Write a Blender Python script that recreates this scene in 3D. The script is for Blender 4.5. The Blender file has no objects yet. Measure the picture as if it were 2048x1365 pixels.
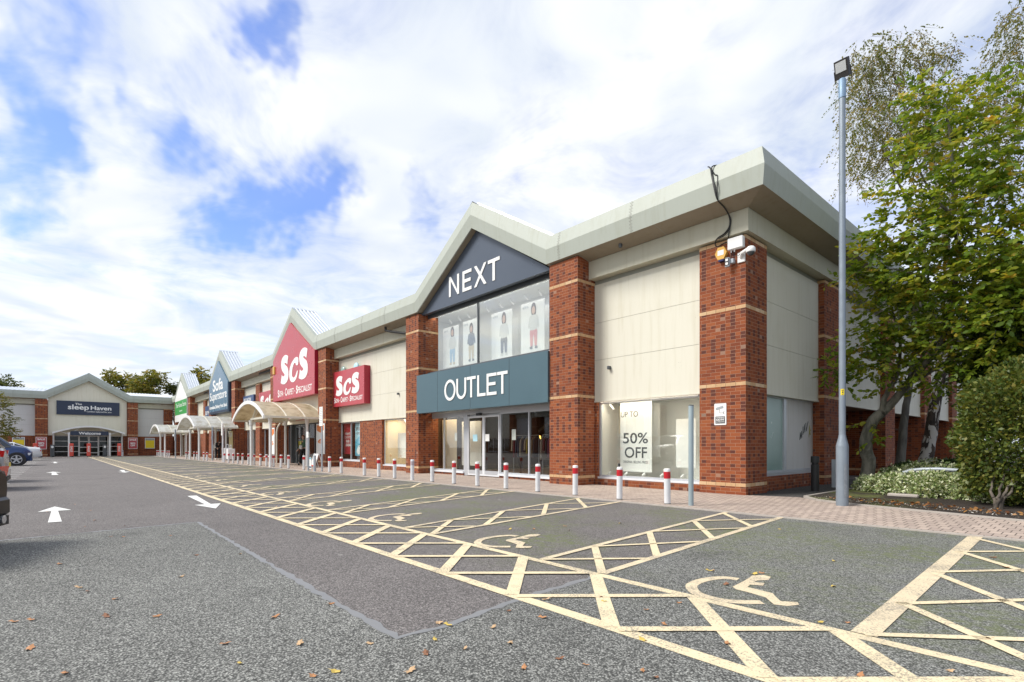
import bpy, math, random
import numpy as np
from mathutils import Vector, Matrix
R = random.Random(7)
sc = bpy.context.scene
COL = sc.collection
PI = math.pi

# ---------------------------------------------------------------- place geometry (metres)
CAM = (5.103, -11.052, 1.08)
FPX, CX, HY = 1043.0, 1024.0, 891.0
TH = math.atan(909 / 1043.0); SN, CS = math.sin(TH), math.cos(TH)
FW = Vector((-CS, SN, 0)); RT = Vector((SN, CS, 0))
def gz(x): return 0.0022 * x                      # the car park falls gently to the far end
def ray(px, py): return FW + RT * ((px - CX) / FPX) + Vector((0, 0, (HY - py) / FPX))
def at(px, py, Y):                                # point of the plane y = Y
    d = ray(px, py); k = (Y - CAM[1]) / d.y
    return Vector(CAM) + d * k
def atx(px, py, X):
    d = ray(px, py); k = (X - CAM[0]) / d.x
    return Vector(CAM) + d * k
def deep(px, py, z): return Vector(CAM) + ray(px, py) * z
def ground(px, py):                               # point of the sloping ground plane
    d = ray(px, py)
    k = (0.0022 * CAM[0] - CAM[2]) / (d.z - 0.0022 * d.x)
    return Vector(CAM) + d * k

# ---------------------------------------------------------------- mesh helpers
class MB:
    def __init__(s): s.v = []; s.f = []; s.m = []
    def add(s, vs, fs, mi=0):
        b = len(s.v); s.v += [tuple(v) for v in vs]
        for f in fs: s.f.append([b + i for i in f]); s.m.append(mi)
        return s
    def box(s, x0, x1, y0, y1, z0, z1, mi=0):
        v = [(x0,y0,z0),(x1,y0,z0),(x1,y1,z0),(x0,y1,z0),(x0,y0,z1),(x1,y0,z1),(x1,y1,z1),(x0,y1,z1)]
        return s.add(v, [(0,3,2,1),(4,5,6,7),(0,1,5,4),(1,2,6,5),(2,3,7,6),(3,0,4,7)], mi)
    def obox(s, c, ux, uy, uz, mi=0):             # oriented box: centre and half-axis vectors
        c = Vector(c); ux, uy, uz = Vector(ux), Vector(uy), Vector(uz)
        v = [c + a*ux + b*uy + d*uz for d in (-1,1) for a, b in ((-1,-1),(1,-1),(1,1),(-1,1))]
        return s.add(v, [(0,3,2,1),(4,5,6,7),(0,1,5,4),(1,2,6,5),(2,3,7,6),(3,0,4,7)], mi)
    def rbox(s, x0, x1, y0, y1, z0, z1, b=0.01, mi=0):   # box with chamfered edges
        v = []; 
        for (zz, i) in ((z0, b), (z0 + b, 0), (z1 - b, 0), (z1, b)):
            v += [(x0+i,y0+b,zz),(x0+b,y0+i,zz),(x1-b,y0+i,zz),(x1-i,y0+b,zz),(x1-i,y1-b,zz),(x1-b,y1-i,zz),(x0+b,y1-i,zz),(x0+i,y1-b,zz)]
        f = [tuple(range(7,-1,-1)), tuple(range(24,32))]
        for r in range(3):
            for k in range(8):
                a = r*8+k; c = r*8+(k+1) % 8
                f.append((a, c, c+8, a+8))
        return s.add(v, f, mi)
    def prism(s, poly, a0, a1, ax='y', mi=0):     # polygon swept along an axis; poly in the two other axes
        n = len(poly)
        def mk(p, a):
            return (p[0], a, p[1]) if ax == 'y' else (a, p[0], p[1]) if ax == 'x' else (p[0], p[1], a)
        v = [mk(p, a0) for p in poly] + [mk(p, a1) for p in poly]
        area = sum(poly[i][0]*poly[(i+1)%n][1] - poly[(i+1)%n][0]*poly[i][1] for i in range(n))
        flip = (area > 0) == (ax in 'xz')
        f0, f1 = list(range(n)), list(range(n, 2*n))
        fs = [f0[::-1] if flip else f0, f1 if flip else f1[::-1]]
        for i in range(n):
            j = (i+1) % n
            q = (i, j, n+j, n+i)
            fs.append(q if flip else q[::-1])
        return s.add(v, fs, mi)
    def tube(s, pts, r, n=8, mi=0, caps=True):
        pts = [Vector(p) for p in pts]; m = len(pts)
        rs = r if isinstance(r, (list, tuple)) else [r]*m
        b = len(s.v); up = None
        for i, p in enumerate(pts):
            t = (pts[min(i+1, m-1)] - pts[max(i-1, 0)]).normalized()
            if up is None:
                up = t.orthogonal().normalized()
            else:
                up = (up - t*up.dot(t))
                up = up.normalized() if up.length > 1e-6 else t.orthogonal().normalized()
            w = t.cross(up)
            for k in range(n):
                a = 2*PI*k/n
                s.v.append(tuple(p + (up*math.cos(a) + w*math.sin(a))*rs[i]))
        for i in range(m-1):
            for k in range(n):
                a = b+i*n+k; c = b+i*n+(k+1) % n
                s.f.append([a, c, c+n, a+n]); s.m.append(mi)
        if caps:
            s.f.append([b+k for k in range(n)][::-1]); s.m.append(mi)
            s.f.append([b+(m-1)*n+k for k in range(n)]); s.m.append(mi)
        return s
    def lathe(s, prof, n=16, c=(0,0,0), mi=0, ax='z'):
        b = len(s.v)
        for (r, z) in prof:
            for k in range(n):
                a = 2*PI*k/n; x, y = r*math.cos(a), r*math.sin(a)
                p = (x, y, z) if ax == 'z' else (x, z, y) if ax == 'y' else (z, x, y)
                s.v.append((c[0]+p[0], c[1]+p[1], c[2]+p[2]))
        rev = ax == 'y'
        for i in range(len(prof)-1):
            for k in range(n):
                a = b+i*n+k; d = b+i*n+(k+1) % n
                q = [a, d, d+n, a+n]
                s.f.append(q[::-1] if rev else q); s.m.append(mi)
        f0 = [b+k for k in range(n)]; f1 = [b+(len(prof)-1)*n+k for k in range(n)]
        s.f.append(f0 if rev else f0[::-1]); s.m.append(mi); s.f.append(f1[::-1] if rev else f1); s.m.append(mi)
        return s
    def ball(s, c, rx, ry=None, rz=None, n=12, mi=0):
        ry = ry or rx; rz = rz or rx; m = n//2
        b = len(s.v)
        for i in range(m+1):
            t = PI*i/m
            for k in range(n):
                a = 2*PI*k/n
                s.v.append((c[0]+rx*math.sin(t)*math.cos(a), c[1]+ry*math.sin(t)*math.sin(a), c[2]-rz*math.cos(t)))
        for i in range(m):
            for k in range(n):
                a = b+i*n+k; d = b+i*n+(k+1) % n
                s.f.append([a, d, d+n, a+n]); s.m.append(mi)
        return s
    def build(s, name, mats, parent=None, smooth=None):
        me = bpy.data.meshes.new(name)
        me.from_pydata(s.v, [], s.f)
        mats = mats if isinstance(mats, (list, tuple)) else [mats]
        for m in mats: me.materials.append(m)
        if len(mats) > 1: me.polygons.foreach_set('material_index', s.m)
        if smooth is not None:
            me.shade_smooth()
            if smooth: me.set_sharp_from_angle(angle=math.radians(smooth))
        me.update()
        return link(bpy.data.objects.new(name, me), parent)

def link(o, parent=None):
    COL.objects.link(o)
    if parent is not None:
        o.parent = parent
        r = parent
        while r.parent is not None: r = r.parent
        if parent.parent is None: o.matrix_parent_inverse = Matrix.Translation(-Vector(r.location))
    return o
def tag(o, label=None, cat=None, group=None, kind=None):
    if label: o['label'] = label
    if cat: o['category'] = cat
    if group: o['group'] = group
    if kind: o['kind'] = kind
    return o
def thing(name, label, cat, loc=(0,0,0), group=None):
    o = bpy.data.objects.new(name, None); o.empty_display_size = 0.2
    COL.objects.link(o); o.location = loc
    return tag(o, label, cat, group)
def structure(o): o['kind'] = 'structure'; return o
def copy_tree(o, parent=None):
    c = o.copy(); COL.objects.link(c)
    if parent is not None: c.parent = parent
    for ch in o.children: copy_tree(ch, c)
    return c
def move_to(o, loc, rz=0):
    o.location = loc; o.rotation_euler = (0, 0, rz)

# text as flat extruded mesh, facing -Y, lower-left of its box at (x, z)
def text_data(body, bold=0.0, depth=0.01):
    cu = bpy.data.curves.new('t', 'FONT'); cu.body = body; cu.size = 1.0
    cu.offset = bold; cu.extrude = depth/2; cu.resolution_u = 4
    o = bpy.data.objects.new('t', cu); COL.objects.link(o)
    bpy.context.view_layer.update()
    dg = bpy.context.evaluated_depsgraph_get()
    me = o.evaluated_get(dg).to_mesh()
    v = [tuple(p.co) for p in me.vertices]; f = [list(p.vertices) for p in me.polygons]
    o.evaluated_get(dg).to_mesh_clear()
    COL.objects.unlink(o); bpy.data.objects.remove(o); bpy.data.curves.remove(cu)
    return v, f
def text(mb, body, x0, x1, z0, z1, y, bold=0.0, depth=0.01, mi=0, ax='y'):
    v, f = text_data(body, bold, 1.0)
    xs = [p[0] for p in v]; ys = [p[1] for p in v]
    a, b, c, d = min(xs), max(xs), min(ys), max(ys)
    out = []
    for p in v:
        X = x0 + (p[0]-a)/(b-a)*(x1-x0); Z = z0 + (p[1]-c)/(d-c)*(z1-z0); D = -p[2]*depth
        out.append((X, y+D, Z) if ax == 'y' else (y-D, X, Z))
    if mb is not None: mb.add(out, f, mi)
    return mb
def smooth_loop(pts, k=4):                         # closed Catmull-Rom
    n = len(pts); out = []
    for i in range(n):
        p0, p1, p2, p3 = (np.array(pts[(i+j-1) % n], float) for j in range(4))
        for q in range(k):
            t = q/k
            out.append(tuple(0.5*((2*p1)+(-p0+p2)*t+(2*p0-5*p1+4*p2-p3)*t*t+(-p0+3*p1-3*p2+p3)*t**3)))
    return out
def stroke_poly(a, b, w):
    a, b = Vector(a), Vector(b); d = (b-a).normalized(); n = Vector((-d.y, d.x))*w/2
    return [tuple(a+n), tuple(a-n), tuple(b-n), tuple(b+n)]
# ---------------------------------------------------------------- materials
def newmat(name):
    m = bpy.data.materials.new(name); m.use_nodes = True
    nt = m.node_tree; nt.nodes.clear()
    out = nt.nodes.new('ShaderNodeOutputMaterial')
    return m, nt, out
class NT:
    def __init__(s, nt): s.nt = nt
    def n(s, t, **k):
        x = s.nt.nodes.new(t)
        for a, b in k.items(): setattr(x, a, b)
        return x
    def set(s, x, i, v):
        if hasattr(v, 'is_output') or isinstance(v, bpy.types.NodeSocket): s.nt.links.new(v, x.inputs[i])
        else: x.inputs[i].default_value = v
    def math(s, op, a, b=None, c=None, clamp=False):
        x = s.n('ShaderNodeMath', operation=op, use_clamp=clamp)
        s.set(x, 0, a)
        if b is not None: s.set(x, 1, b)
        if c is not None: s.set(x, 2, c)
        return x.outputs[0]
    def vmath(s, op, a, b=None, out=0):
        x = s.n('ShaderNodeVectorMath', operation=op)
        s.set(x, 0, a)
        if b is not None:
            s.set(x, 3 if op == 'SCALE' else 1, b)
        return x.outputs[out]
    def mix(s, f, a, b, mode='MIX'):
        x = s.n('ShaderNodeMix', data_type='RGBA', blend_type=mode)
        s.set(x, 0, f); s.set(x, 6, a); s.set(x, 7, b)
        return x.outputs[2]
    def ramp(s, f, pts, mode='LINEAR'):
        x = s.n('ShaderNodeValToRGB'); cr = x.color_ramp; cr.interpolation = mode
        while len(cr.elements) < len(pts): cr.elements.new(0.5)
        for e, (p, c) in zip(cr.elements, pts):
            e.position = p; e.color = c if len(c) == 4 else (*c, 1)
        s.set(x, 0, f); return x.outputs[0]
    def noise(s, v, scale, detail=3, rough=0.5, dist=0.0, out=0, dim='3D'):
        x = s.n('ShaderNodeTexNoise', noise_dimensions=dim)
        if v is not None: s.set(x, 'Vector', v)
        s.set(x, 'Scale', scale); s.set(x, 'Detail', detail); s.set(x, 'Roughness', rough); s.set(x, 'Distortion', dist)
        return x.outputs[out]
    def smooth(s, v, lo, hi):
        x = s.n('ShaderNodeMapRange', interpolation_type='SMOOTHSTEP')
        s.set(x, 0, v); s.set(x, 1, lo); s.set(x, 2, hi)
        return x.outputs[0]
    def obj(s): return s.n('ShaderNodeTexCoord').outputs['Object']
    def bump(s, h, strength=0.3, dist=0.01):
        x = s.n('ShaderNodeBump'); s.set(x, 'Strength', strength); s.set(x, 'Distance', dist); s.set(x, 'Height', h)
        return x.outputs[0]
    def bsdf(s, out, col, rough=0.5, metal=0.0, normal=None, spec=None, **k):
        x = s.n('ShaderNodeBsdfPrincipled')
        s.set(x, 'Base Color', col if not isinstance(col, tuple) or len(col) == 4 else (*col, 1))
        s.set(x, 'Roughness', rough); s.set(x, 'Metallic', metal)
        if normal is not None: s.set(x, 'Normal', normal)
        if spec is not None: s.set(x, 'Specular IOR Level', spec)
        for a, b in k.items(): s.set(x, a, b)
        s.nt.links.new(x.outputs[0], out.inputs[0])
        return x
def c4(c): return (c[0], c[1], c[2], 1)
def plain(name, col, rough=0.5, metal=0.0, var=0.08, scale=3.0, fine=0.0, spec=None, bump=0.0, **k):
    """coloured surface with soft wear: two scales of noise on colour and gloss"""
    m, nt, out = newmat(name); N = NT(nt)
    co = N.obj()
    a = N.noise(co, scale, 5, 0.6)
    f = N.math('SUBTRACT', a, 0.5)
    f = N.math('MULTIPLY_ADD', f, 2*var, 1.0)
    if fine:
        b = N.noise(co, scale*25, 2, 0.5)
        f = N.math('ADD', f, N.math('MULTIPLY', N.math('SUBTRACT', b, 0.5), 2*fine))
    col2 = N.vmath('SCALE', c4(col)[:3], f)
    rr = N.math('MULTIPLY_ADD', N.math('SUBTRACT', a, 0.5), 0.25, rough, clamp=True)
    nor = N.bump(N.noise(co, scale*12, 3), bump, 0.01) if bump else None
    N.bsdf(out, col2, rr, metal, nor, spec, **k)
    return m
def emit(name, col, st):
    m, nt, out = newmat(name); N = NT(nt)
    x = N.n('ShaderNodeEmission'); N.set(x, 0, c4(col)); N.set(x, 1, st); nt.links.new(x.outputs[0], out.inputs[0]); return m

def brick_mat(name, tint=1.0):
    m, nt, out = newmat(name); N = NT(nt)
    co = N.obj(); geo = N.n('ShaderNodeNewGeometry')
    tc = N.n('ShaderNodeTexCoord')
    sx = N.n('ShaderNodeSeparateXYZ'); N.set(sx, 0, co)
    sn = N.n('ShaderNodeSeparateXYZ'); N.set(sn, 0, tc.outputs['Normal'])
    isx = N.math('GREATER_THAN', N.math('ABSOLUTE', sn.outputs[0]), 0.7)
    u = N.math('ADD', N.math('MULTIPLY', sx.outputs[0], N.math('SUBTRACT', 1.0, isx)), N.math('MULTIPLY', sx.outputs[1], isx))
    z = sx.outputs[2]
    row = N.math('FLOOR', N.math('DIVIDE', z, 0.075))
    par = N.math('FLOORED_MODULO', row, 2.0)
    u2 = N.math('ADD', N.math('DIVIDE', u, 0.225), N.math('MULTIPLY', par, 0.5))
    bi = N.math('FLOOR', u2); fu = N.math('FRACT', u2); fz = N.math('FRACT', N.math('DIVIDE', z, 0.075))
    hb = N.math('FLOOR', N.math('MULTIPLY', u2, 2.0))
    def wn(a, b, c):
        cx = N.n('ShaderNodeCombineXYZ'); N.set(cx, 0, a); N.set(cx, 1, b); N.set(cx, 2, c)
        w = N.n('ShaderNodeTexWhiteNoise', noise_dimensions='3D'); N.set(w, 0, cx.outputs[0]); return w.outputs[0]
    r1 = wn(bi, row, isx); r2 = wn(hb, row, N.math('ADD', isx, 5.0))
    base = N.ramp(r1, [(0.0,(0.175,0.038,0.011)),(0.25,(0.215,0.048,0.013)),(0.6,(0.255,0.063,0.017)),(0.85,(0.285,0.078,0.022)),(1.0,(0.195,0.045,0.015))])
    nz = N.noise(co, 22.0, 3, 0.6)
    dk = N.smooth(N.math('ADD', r2, N.math('MULTIPLY', N.math('SUBTRACT', nz, 0.5), 0.30)), 0.50, 0.66)
    dk = N.math('MULTIPLY', dk, N.math('FLOORED_MODULO', N.math('ADD', hb, row), 2.0))
    col = N.mix(N.math('MULTIPLY', dk, .9), base, (0.082, 0.022, 0.015, 1))
    # a few bleached headers
    r3 = wn(hb, row, N.math('ADD', isx, 11.0))
    col = N.mix(N.math('MULTIPLY', N.math('GREATER_THAN', r3, 0.988), 0.5), col, (0.36, 0.26, 0.19, 1))
    g = N.math('MULTIPLY_ADD', N.noise(co, 90.0, 2), 0.5, 0.75)
    col = N.vmath('MULTIPLY', col, N.vmath('SCALE', (1,1,1), g))
    mu = N.math('MINIMUM', fu, N.math('SUBTRACT', 1.0, fu)); mz = N.math('MINIMUM', fz, N.math('SUBTRACT', 1.0, fz))
    mm = N.math('MAXIMUM', N.math('LESS_THAN', mu, 0.020), N.math('LESS_THAN', mz, 0.062))
    big = N.noise(co, 0.7, 4, 0.6)
    mort = N.mix(N.smooth(big, 0.4, 0.65), (0.34, 0.175, 0.105, 1), (0.24, 0.14, 0.095, 1))
    col = N.mix(N.math('MULTIPLY', mm, 0.9), col, mort)
    # damp streaks and grime
    st = N.n('ShaderNodeMapping'); N.set(st, 0, co); st.inputs['Scale'].default_value = (2.2, 2.2, 0.25)
    gr = N.smooth(N.noise(st.outputs[0], 1.6, 4, 0.65), 0.55, 0.8)
    col = N.mix(N.math('MULTIPLY', gr, 0.28), col, (0.09, 0.05, 0.04, 1))
    col = N.vmath('SCALE', col, tint)
    N.bsdf(out, col, 0.85, 0, N.bump(N.math('SUBTRACT', 1.0, mm), 0.35, 0.006))
    return m
def pale_brick():
    m, nt, out = newmat('pale_band_brick'); N = NT(nt)
    co = N.obj(); tc = N.n('ShaderNodeTexCoord')
    sx = N.n('ShaderNodeSeparateXYZ'); N.set(sx, 0, co)
    sn = N.n('ShaderNodeSeparateXYZ'); N.set(sn, 0, tc.outputs['Normal'])
    isx = N.math('GREATER_THAN', N.math('ABSOLUTE', sn.outputs[0]), 0.7)
    u = N.math('ADD', N.math('MULTIPLY', sx.outputs[0], N.math('SUBTRACT', 1.0, isx)), N.math('MULTIPLY', sx.outputs[1], isx))
    u2 = N.math('DIVIDE', u, 0.225); fu = N.math('FRACT', u2)
    w = N.n('ShaderNodeTexWhiteNoise', noise_dimensions='1D'); N.set(w, 'W', N.math('FLOOR', u2))
    col = N.ramp(w.outputs[0], [(0,(0.50,0.31,0.16)),(0.5,(0.58,0.39,0.22)),(1,(0.62,0.46,0.30))])
    col = N.vmath('SCALE', col, N.math('MULTIPLY_ADD', N.noise(co, 14, 4, .6), 0.5, 0.75))
    col = N.mix(N.math('MULTIPLY', N.math('LESS_THAN', fu, 0.05), 0.8), col, (0.22,0.13,0.08,1))
    N.bsdf(out, col, 0.85); return m
def panel_mat(name, col, dirt=0.35, scuff=0.0):
    m, nt, out = newmat(name); N = NT(nt); co = N.obj()
    mp = N.n('ShaderNodeMapping'); N.set(mp, 0, co); mp.inputs['Scale'].default_value = (5.0, 5.0, 0.35)
    a = N.noise(co, 0.8, 5, .6); s = N.noise(mp.outputs[0], 1.5, 5, .65)
    c = N.mix(N.math('MULTIPLY', N.smooth(s, .45, .85), dirt), c4(col), c4((col[0]*.72, col[1]*.68, col[2]*.55)))
    c = N.mix(N.math('MULTIPLY', N.smooth(a, .5, .8), dirt*.7), c, c4((col[0]*.78, col[1]*.76, col[2]*.66)))
    if scuff:
        b = N.noise(co, 2.3, 2, .5); d = N.noise(co, 30, 4, .75)
        k = N.math('MULTIPLY', N.smooth(b, .60, .68), N.smooth(d, .62, .70))
        c = N.mix(N.math('MULTIPLY', k, scuff), c, (.12,.11,.09,1))
    N.bsdf(out, c, 0.55, 0, N.bump(N.noise(co, 260, 2), 0.08, 0.003)); return m
def glass_mat(name, tint=(0.92,0.95,0.94), f0=.09):
    m, nt, out = newmat(name); N = NT(nt)
    t = N.n('ShaderNodeBsdfTransparent'); N.set(t, 0, c4(tint))
    g = N.n('ShaderNodeBsdfGlossy'); N.set(g, 'Roughness', 0.0); N.set(g, 0, (1,1,1,1))
    ge = N.n('ShaderNodeNewGeometry')
    k = N.math('ABSOLUTE', N.vmath('DOT_PRODUCT', ge.outputs['Normal'], ge.outputs['Incoming'], out=1))
    k = N.math('POWER', N.math('SUBTRACT', 1.0, k), 4.0)
    x = N.n('ShaderNodeMixShader'); N.set(x, 0, N.math('MULTIPLY_ADD', k, 1-f0, f0, clamp=True))
    nt.links.new(t.outputs[0], x.inputs[1]); nt.links.new(g.outputs[0], x.inputs[2]); nt.links.new(x.outputs[0], out.inputs[0])
    return m
def leaf_mat(name, cols, trans=0.35, rough=0.45, bright=1.0):
    m, nt, out = newmat(name); N = NT(nt)
    at_ = N.n('ShaderNodeAttribute', attribute_name='tone')
    col = N.ramp(at_.outputs['Fac'], [(i/(len(cols)-1), tuple(x*bright for x in c)) for i, c in enumerate(cols)])
    p = N.n('ShaderNodeBsdfPrincipled'); N.set(p, 'Base Color', col); N.set(p, 'Roughness', rough); N.set(p, 'Specular IOR Level', 0.35)
    t = N.n('ShaderNodeBsdfTranslucent'); N.set(t, 0, N.vmath('MULTIPLY', col, (1.5, 1.35, 0.7)))
    x = N.n('ShaderNodeMixShader'); N.set(x, 0, trans)
    nt.links.new(p.outputs[0], x.inputs[1]); nt.links.new(t.outputs[0], x.inputs[2]); nt.links.new(x.outputs[0], out.inputs[0])
    return m
def bark_mat(name, c1, c2, scale=8.0, zs=0.3, patch=None):
    m, nt, out = newmat(name); N = NT(nt); co = N.obj()
    mp = N.n('ShaderNodeMapping'); N.set(mp, 0, co); mp.inputs['Scale'].default_value = (1, 1, zs)
    a = N.noise(mp.outputs[0], scale, 6, .65, .4)
    c = N.mix(N.smooth(a, .35, .65), c4(c1), c4(c2))
    if patch:
        mp2 = N.n('ShaderNodeMapping'); N.set(mp2, 0, co); mp2.inputs['Scale'].default_value = (1, 1, .45)
        b = N.noise(mp2.outputs[0], 5.5, 3, .6, .8)
        c = N.mix(N.smooth(b, .49, .53), c, c4(patch))
    N.bsdf(out, c, .9, 0, N.bump(a, .7, .03)); return m

M = {}
M['brick'] = brick_mat('red_brick')
M['band'] = pale_brick()
M['cream'] = panel_mat('cream_cladding', (0.665, 0.645, 0.545), 0.45, 0.9)
M['cream2'] = panel_mat('pale_cladding', (0.62, 0.62, 0.60), 0.25)
M['creamwall'] = panel_mat('cream_render', (0.76, 0.72, 0.585), 0.4)
M['fascia'] = panel_mat('grey_green_fascia_metal', (0.385, 0.415, 0.365), 0.45)
M['beam'] = panel_mat('beam_metal', (0.52, 0.505, 0.40), 0.5)
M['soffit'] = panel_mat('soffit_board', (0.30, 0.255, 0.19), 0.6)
M['roof'] = plain('roof_sheet', (0.60, 0.64, 0.68), 0.35, 0.3, 0.08, 1.5)
M['seam'] = plain('seam', (0.30, 0.31, 0.27), 0.6)
M['alu'] = plain('grey_aluminium', (0.52, 0.54, 0.57), 0.35, 0.35, 0.06)
M['alulight'] = plain('white_sill', (0.74, 0.76, 0.79), 0.35, 0.1, 0.06)
M['aludark'] = plain('dark_frame', (0.10, 0.11, 0.12), 0.4, 0.3, 0.1)
M['glass'] = glass_mat('shop_glass', (0.94, 0.96, 0.95), .065)
M['glassfar'] = glass_mat('far_glass', (0.80, 0.82, 0.82), .02)
M['glassup'] = glass_mat('upper_glass', (0.93, 0.95, 0.94), .15)
M['frost'] = plain('frosted_glass', (0.27, 0.39, 0.36), 0.22, 0, 0.1, 0.8, spec=0.6)
M['signdark'] = plain('slate_sign_panel', (0.085, 0.105, 0.14), 0.32, 0.25, 0.10, 0.8, spec=0.6)
M['signteal'] = plain('teal_sign_panel', (0.075, 0.135, 0.165), 0.34, 0.2, 0.12, 0.8, spec=0.6)
M['black'] = plain('black', (0.012, 0.012, 0.014), 0.5)
M['letter'] = plain('white_letters', (0.82, 0.82, 0.80), 0.4, 0, 0.03)
M['red'] = plain('red_sign', (0.44, 0.045, 0.06), 0.3, 0, 0.12, 1.2, spec=0.7)
M['redside'] = plain('red_return', (0.36, 0.006, 0.03), 0.35, 0, 0.08)
M['blue'] = plain('blue_sign', (0.035, 0.075, 0.19), 0.35, 0, 0.1, 1.0, spec=0.7)
M['sofablue'] = plain('slate_blue_sign', (0.085, 0.17, 0.255), 0.3, 0, 0.12, 0.6, spec=0.7)
M['navy'] = plain('navy_sign', (0.022, 0.035, 0.07), 0.4, 0, 0.1)
M['green'] = plain('green_sign', (0.045, 0.33, 0.075), 0.35, 0, 0.08, 1.0)
M['white'] = plain('white_paint', (0.80, 0.80, 0.79), 0.4, 0, 0.05)
M['offwhite'] = plain('cream_paint', (0.72, 0.69, 0.58), 0.4, 0, 0.08)
M['grey'] = plain('grey_galvanised', (0.38, 0.42, 0.46), 0.5, 0.25, 0.16, 6.0, 0.08)
M['post'] = plain('pale_blue_grey_paint', (0.27, 0.335, 0.36), 0.45, 0, 0.1, 4.0)
M['rubber'] = plain('black_rubber', (0.018, 0.018, 0.019), 0.55, 0, 0.2, 9)
M['yellow'] = plain('yellow_poster', (0.80, 0.62, 0.02), 0.5, 0, 0.05)
M['orange'] = plain('orange_print', (0.75, 0.22, 0.05), 0.5, 0, 0.06)
M['coral'] = plain('coral_board', (0.70, 0.085, 0.055), 0.45, 0, 0.08)
M['cyan'] = plain('cyan_print', (0.10, 0.45, 0.62), 0.45, 0, 0.2, 1.2)
M['cyanlight'] = plain('pale_cyan_print', (0.42, 0.68, 0.78), 0.45, 0, 0.1, 1.2)
M['amber'] = plain('amber_plastic', (0.66, 0.38, 0.075), 0.35, 0, 0.06)
M['bluecap'] = plain('blue_plastic', (0.02, 0.025, 0.12), 0.3, 0, 0.06)
M['ink'] = plain('dark_print', (0.075, 0.08, 0.085), 0.6, 0, 0.1)
M['inkgrey'] = plain('grey_print', (0.33, 0.36, 0.38), 0.6, 0, 0.1)
M['paper'] = plain('white_card', (0.80, 0.80, 0.78), 0.6, 0, 0.03)
M['whitewall'] = plain('display_wall', (0.74, 0.74, 0.71), 0.6, 0, 0.04)
M['beige'] = plain('warm_display_wall', (0.72, 0.63, 0.47), 0.6, 0, 0.05)
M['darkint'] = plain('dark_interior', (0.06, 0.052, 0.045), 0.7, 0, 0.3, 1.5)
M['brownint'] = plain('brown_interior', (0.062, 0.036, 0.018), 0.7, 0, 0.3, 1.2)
M['woodfloor'] = plain('wood_floor', (0.30, 0.17, 0.08), 0.35, 0, 0.3, 2.0)
M['skin'] = plain('skin', (0.55, 0.33, 0.24), 0.5, 0, 0.05)
M['canopyclear'] = None

def canopy_mat(name, col):
    m, nt, out = newmat(name); N = NT(nt); co = N.obj()
    mp = N.n('ShaderNodeMapping'); N.set(mp, 0, co); mp.inputs['Scale'].default_value = (1.2, 1.2, 1.2)
    a = N.smooth(N.noise(mp.outputs[0], 1.6, 5, .65), .4, .75)
    c = N.mix(a, c4(col), c4((col[0]*.62, col[1]*.56, col[2]*.42)))
    p = N.n('ShaderNodeBsdfPrincipled'); N.set(p, 'Base Color', c); N.set(p, 'Roughness', .35)
    t = N.n('ShaderNodeBsdfTranslucent'); N.set(t, 0, c)
    x = N.n('ShaderNodeMixShader'); N.set(x, 0, .4)
    nt.links.new(p.outputs[0], x.inputs[1]); nt.links.new(t.outputs[0], x.inputs[2]); nt.links.new(x.outputs[0], out.inputs[0]); return m
M['canopytan'] = canopy_mat('tan_polycarbonate', (.70,.62,.45))
M['canopywhite'] = canopy_mat('white_polycarbonate', (.72,.73,.70))

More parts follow.
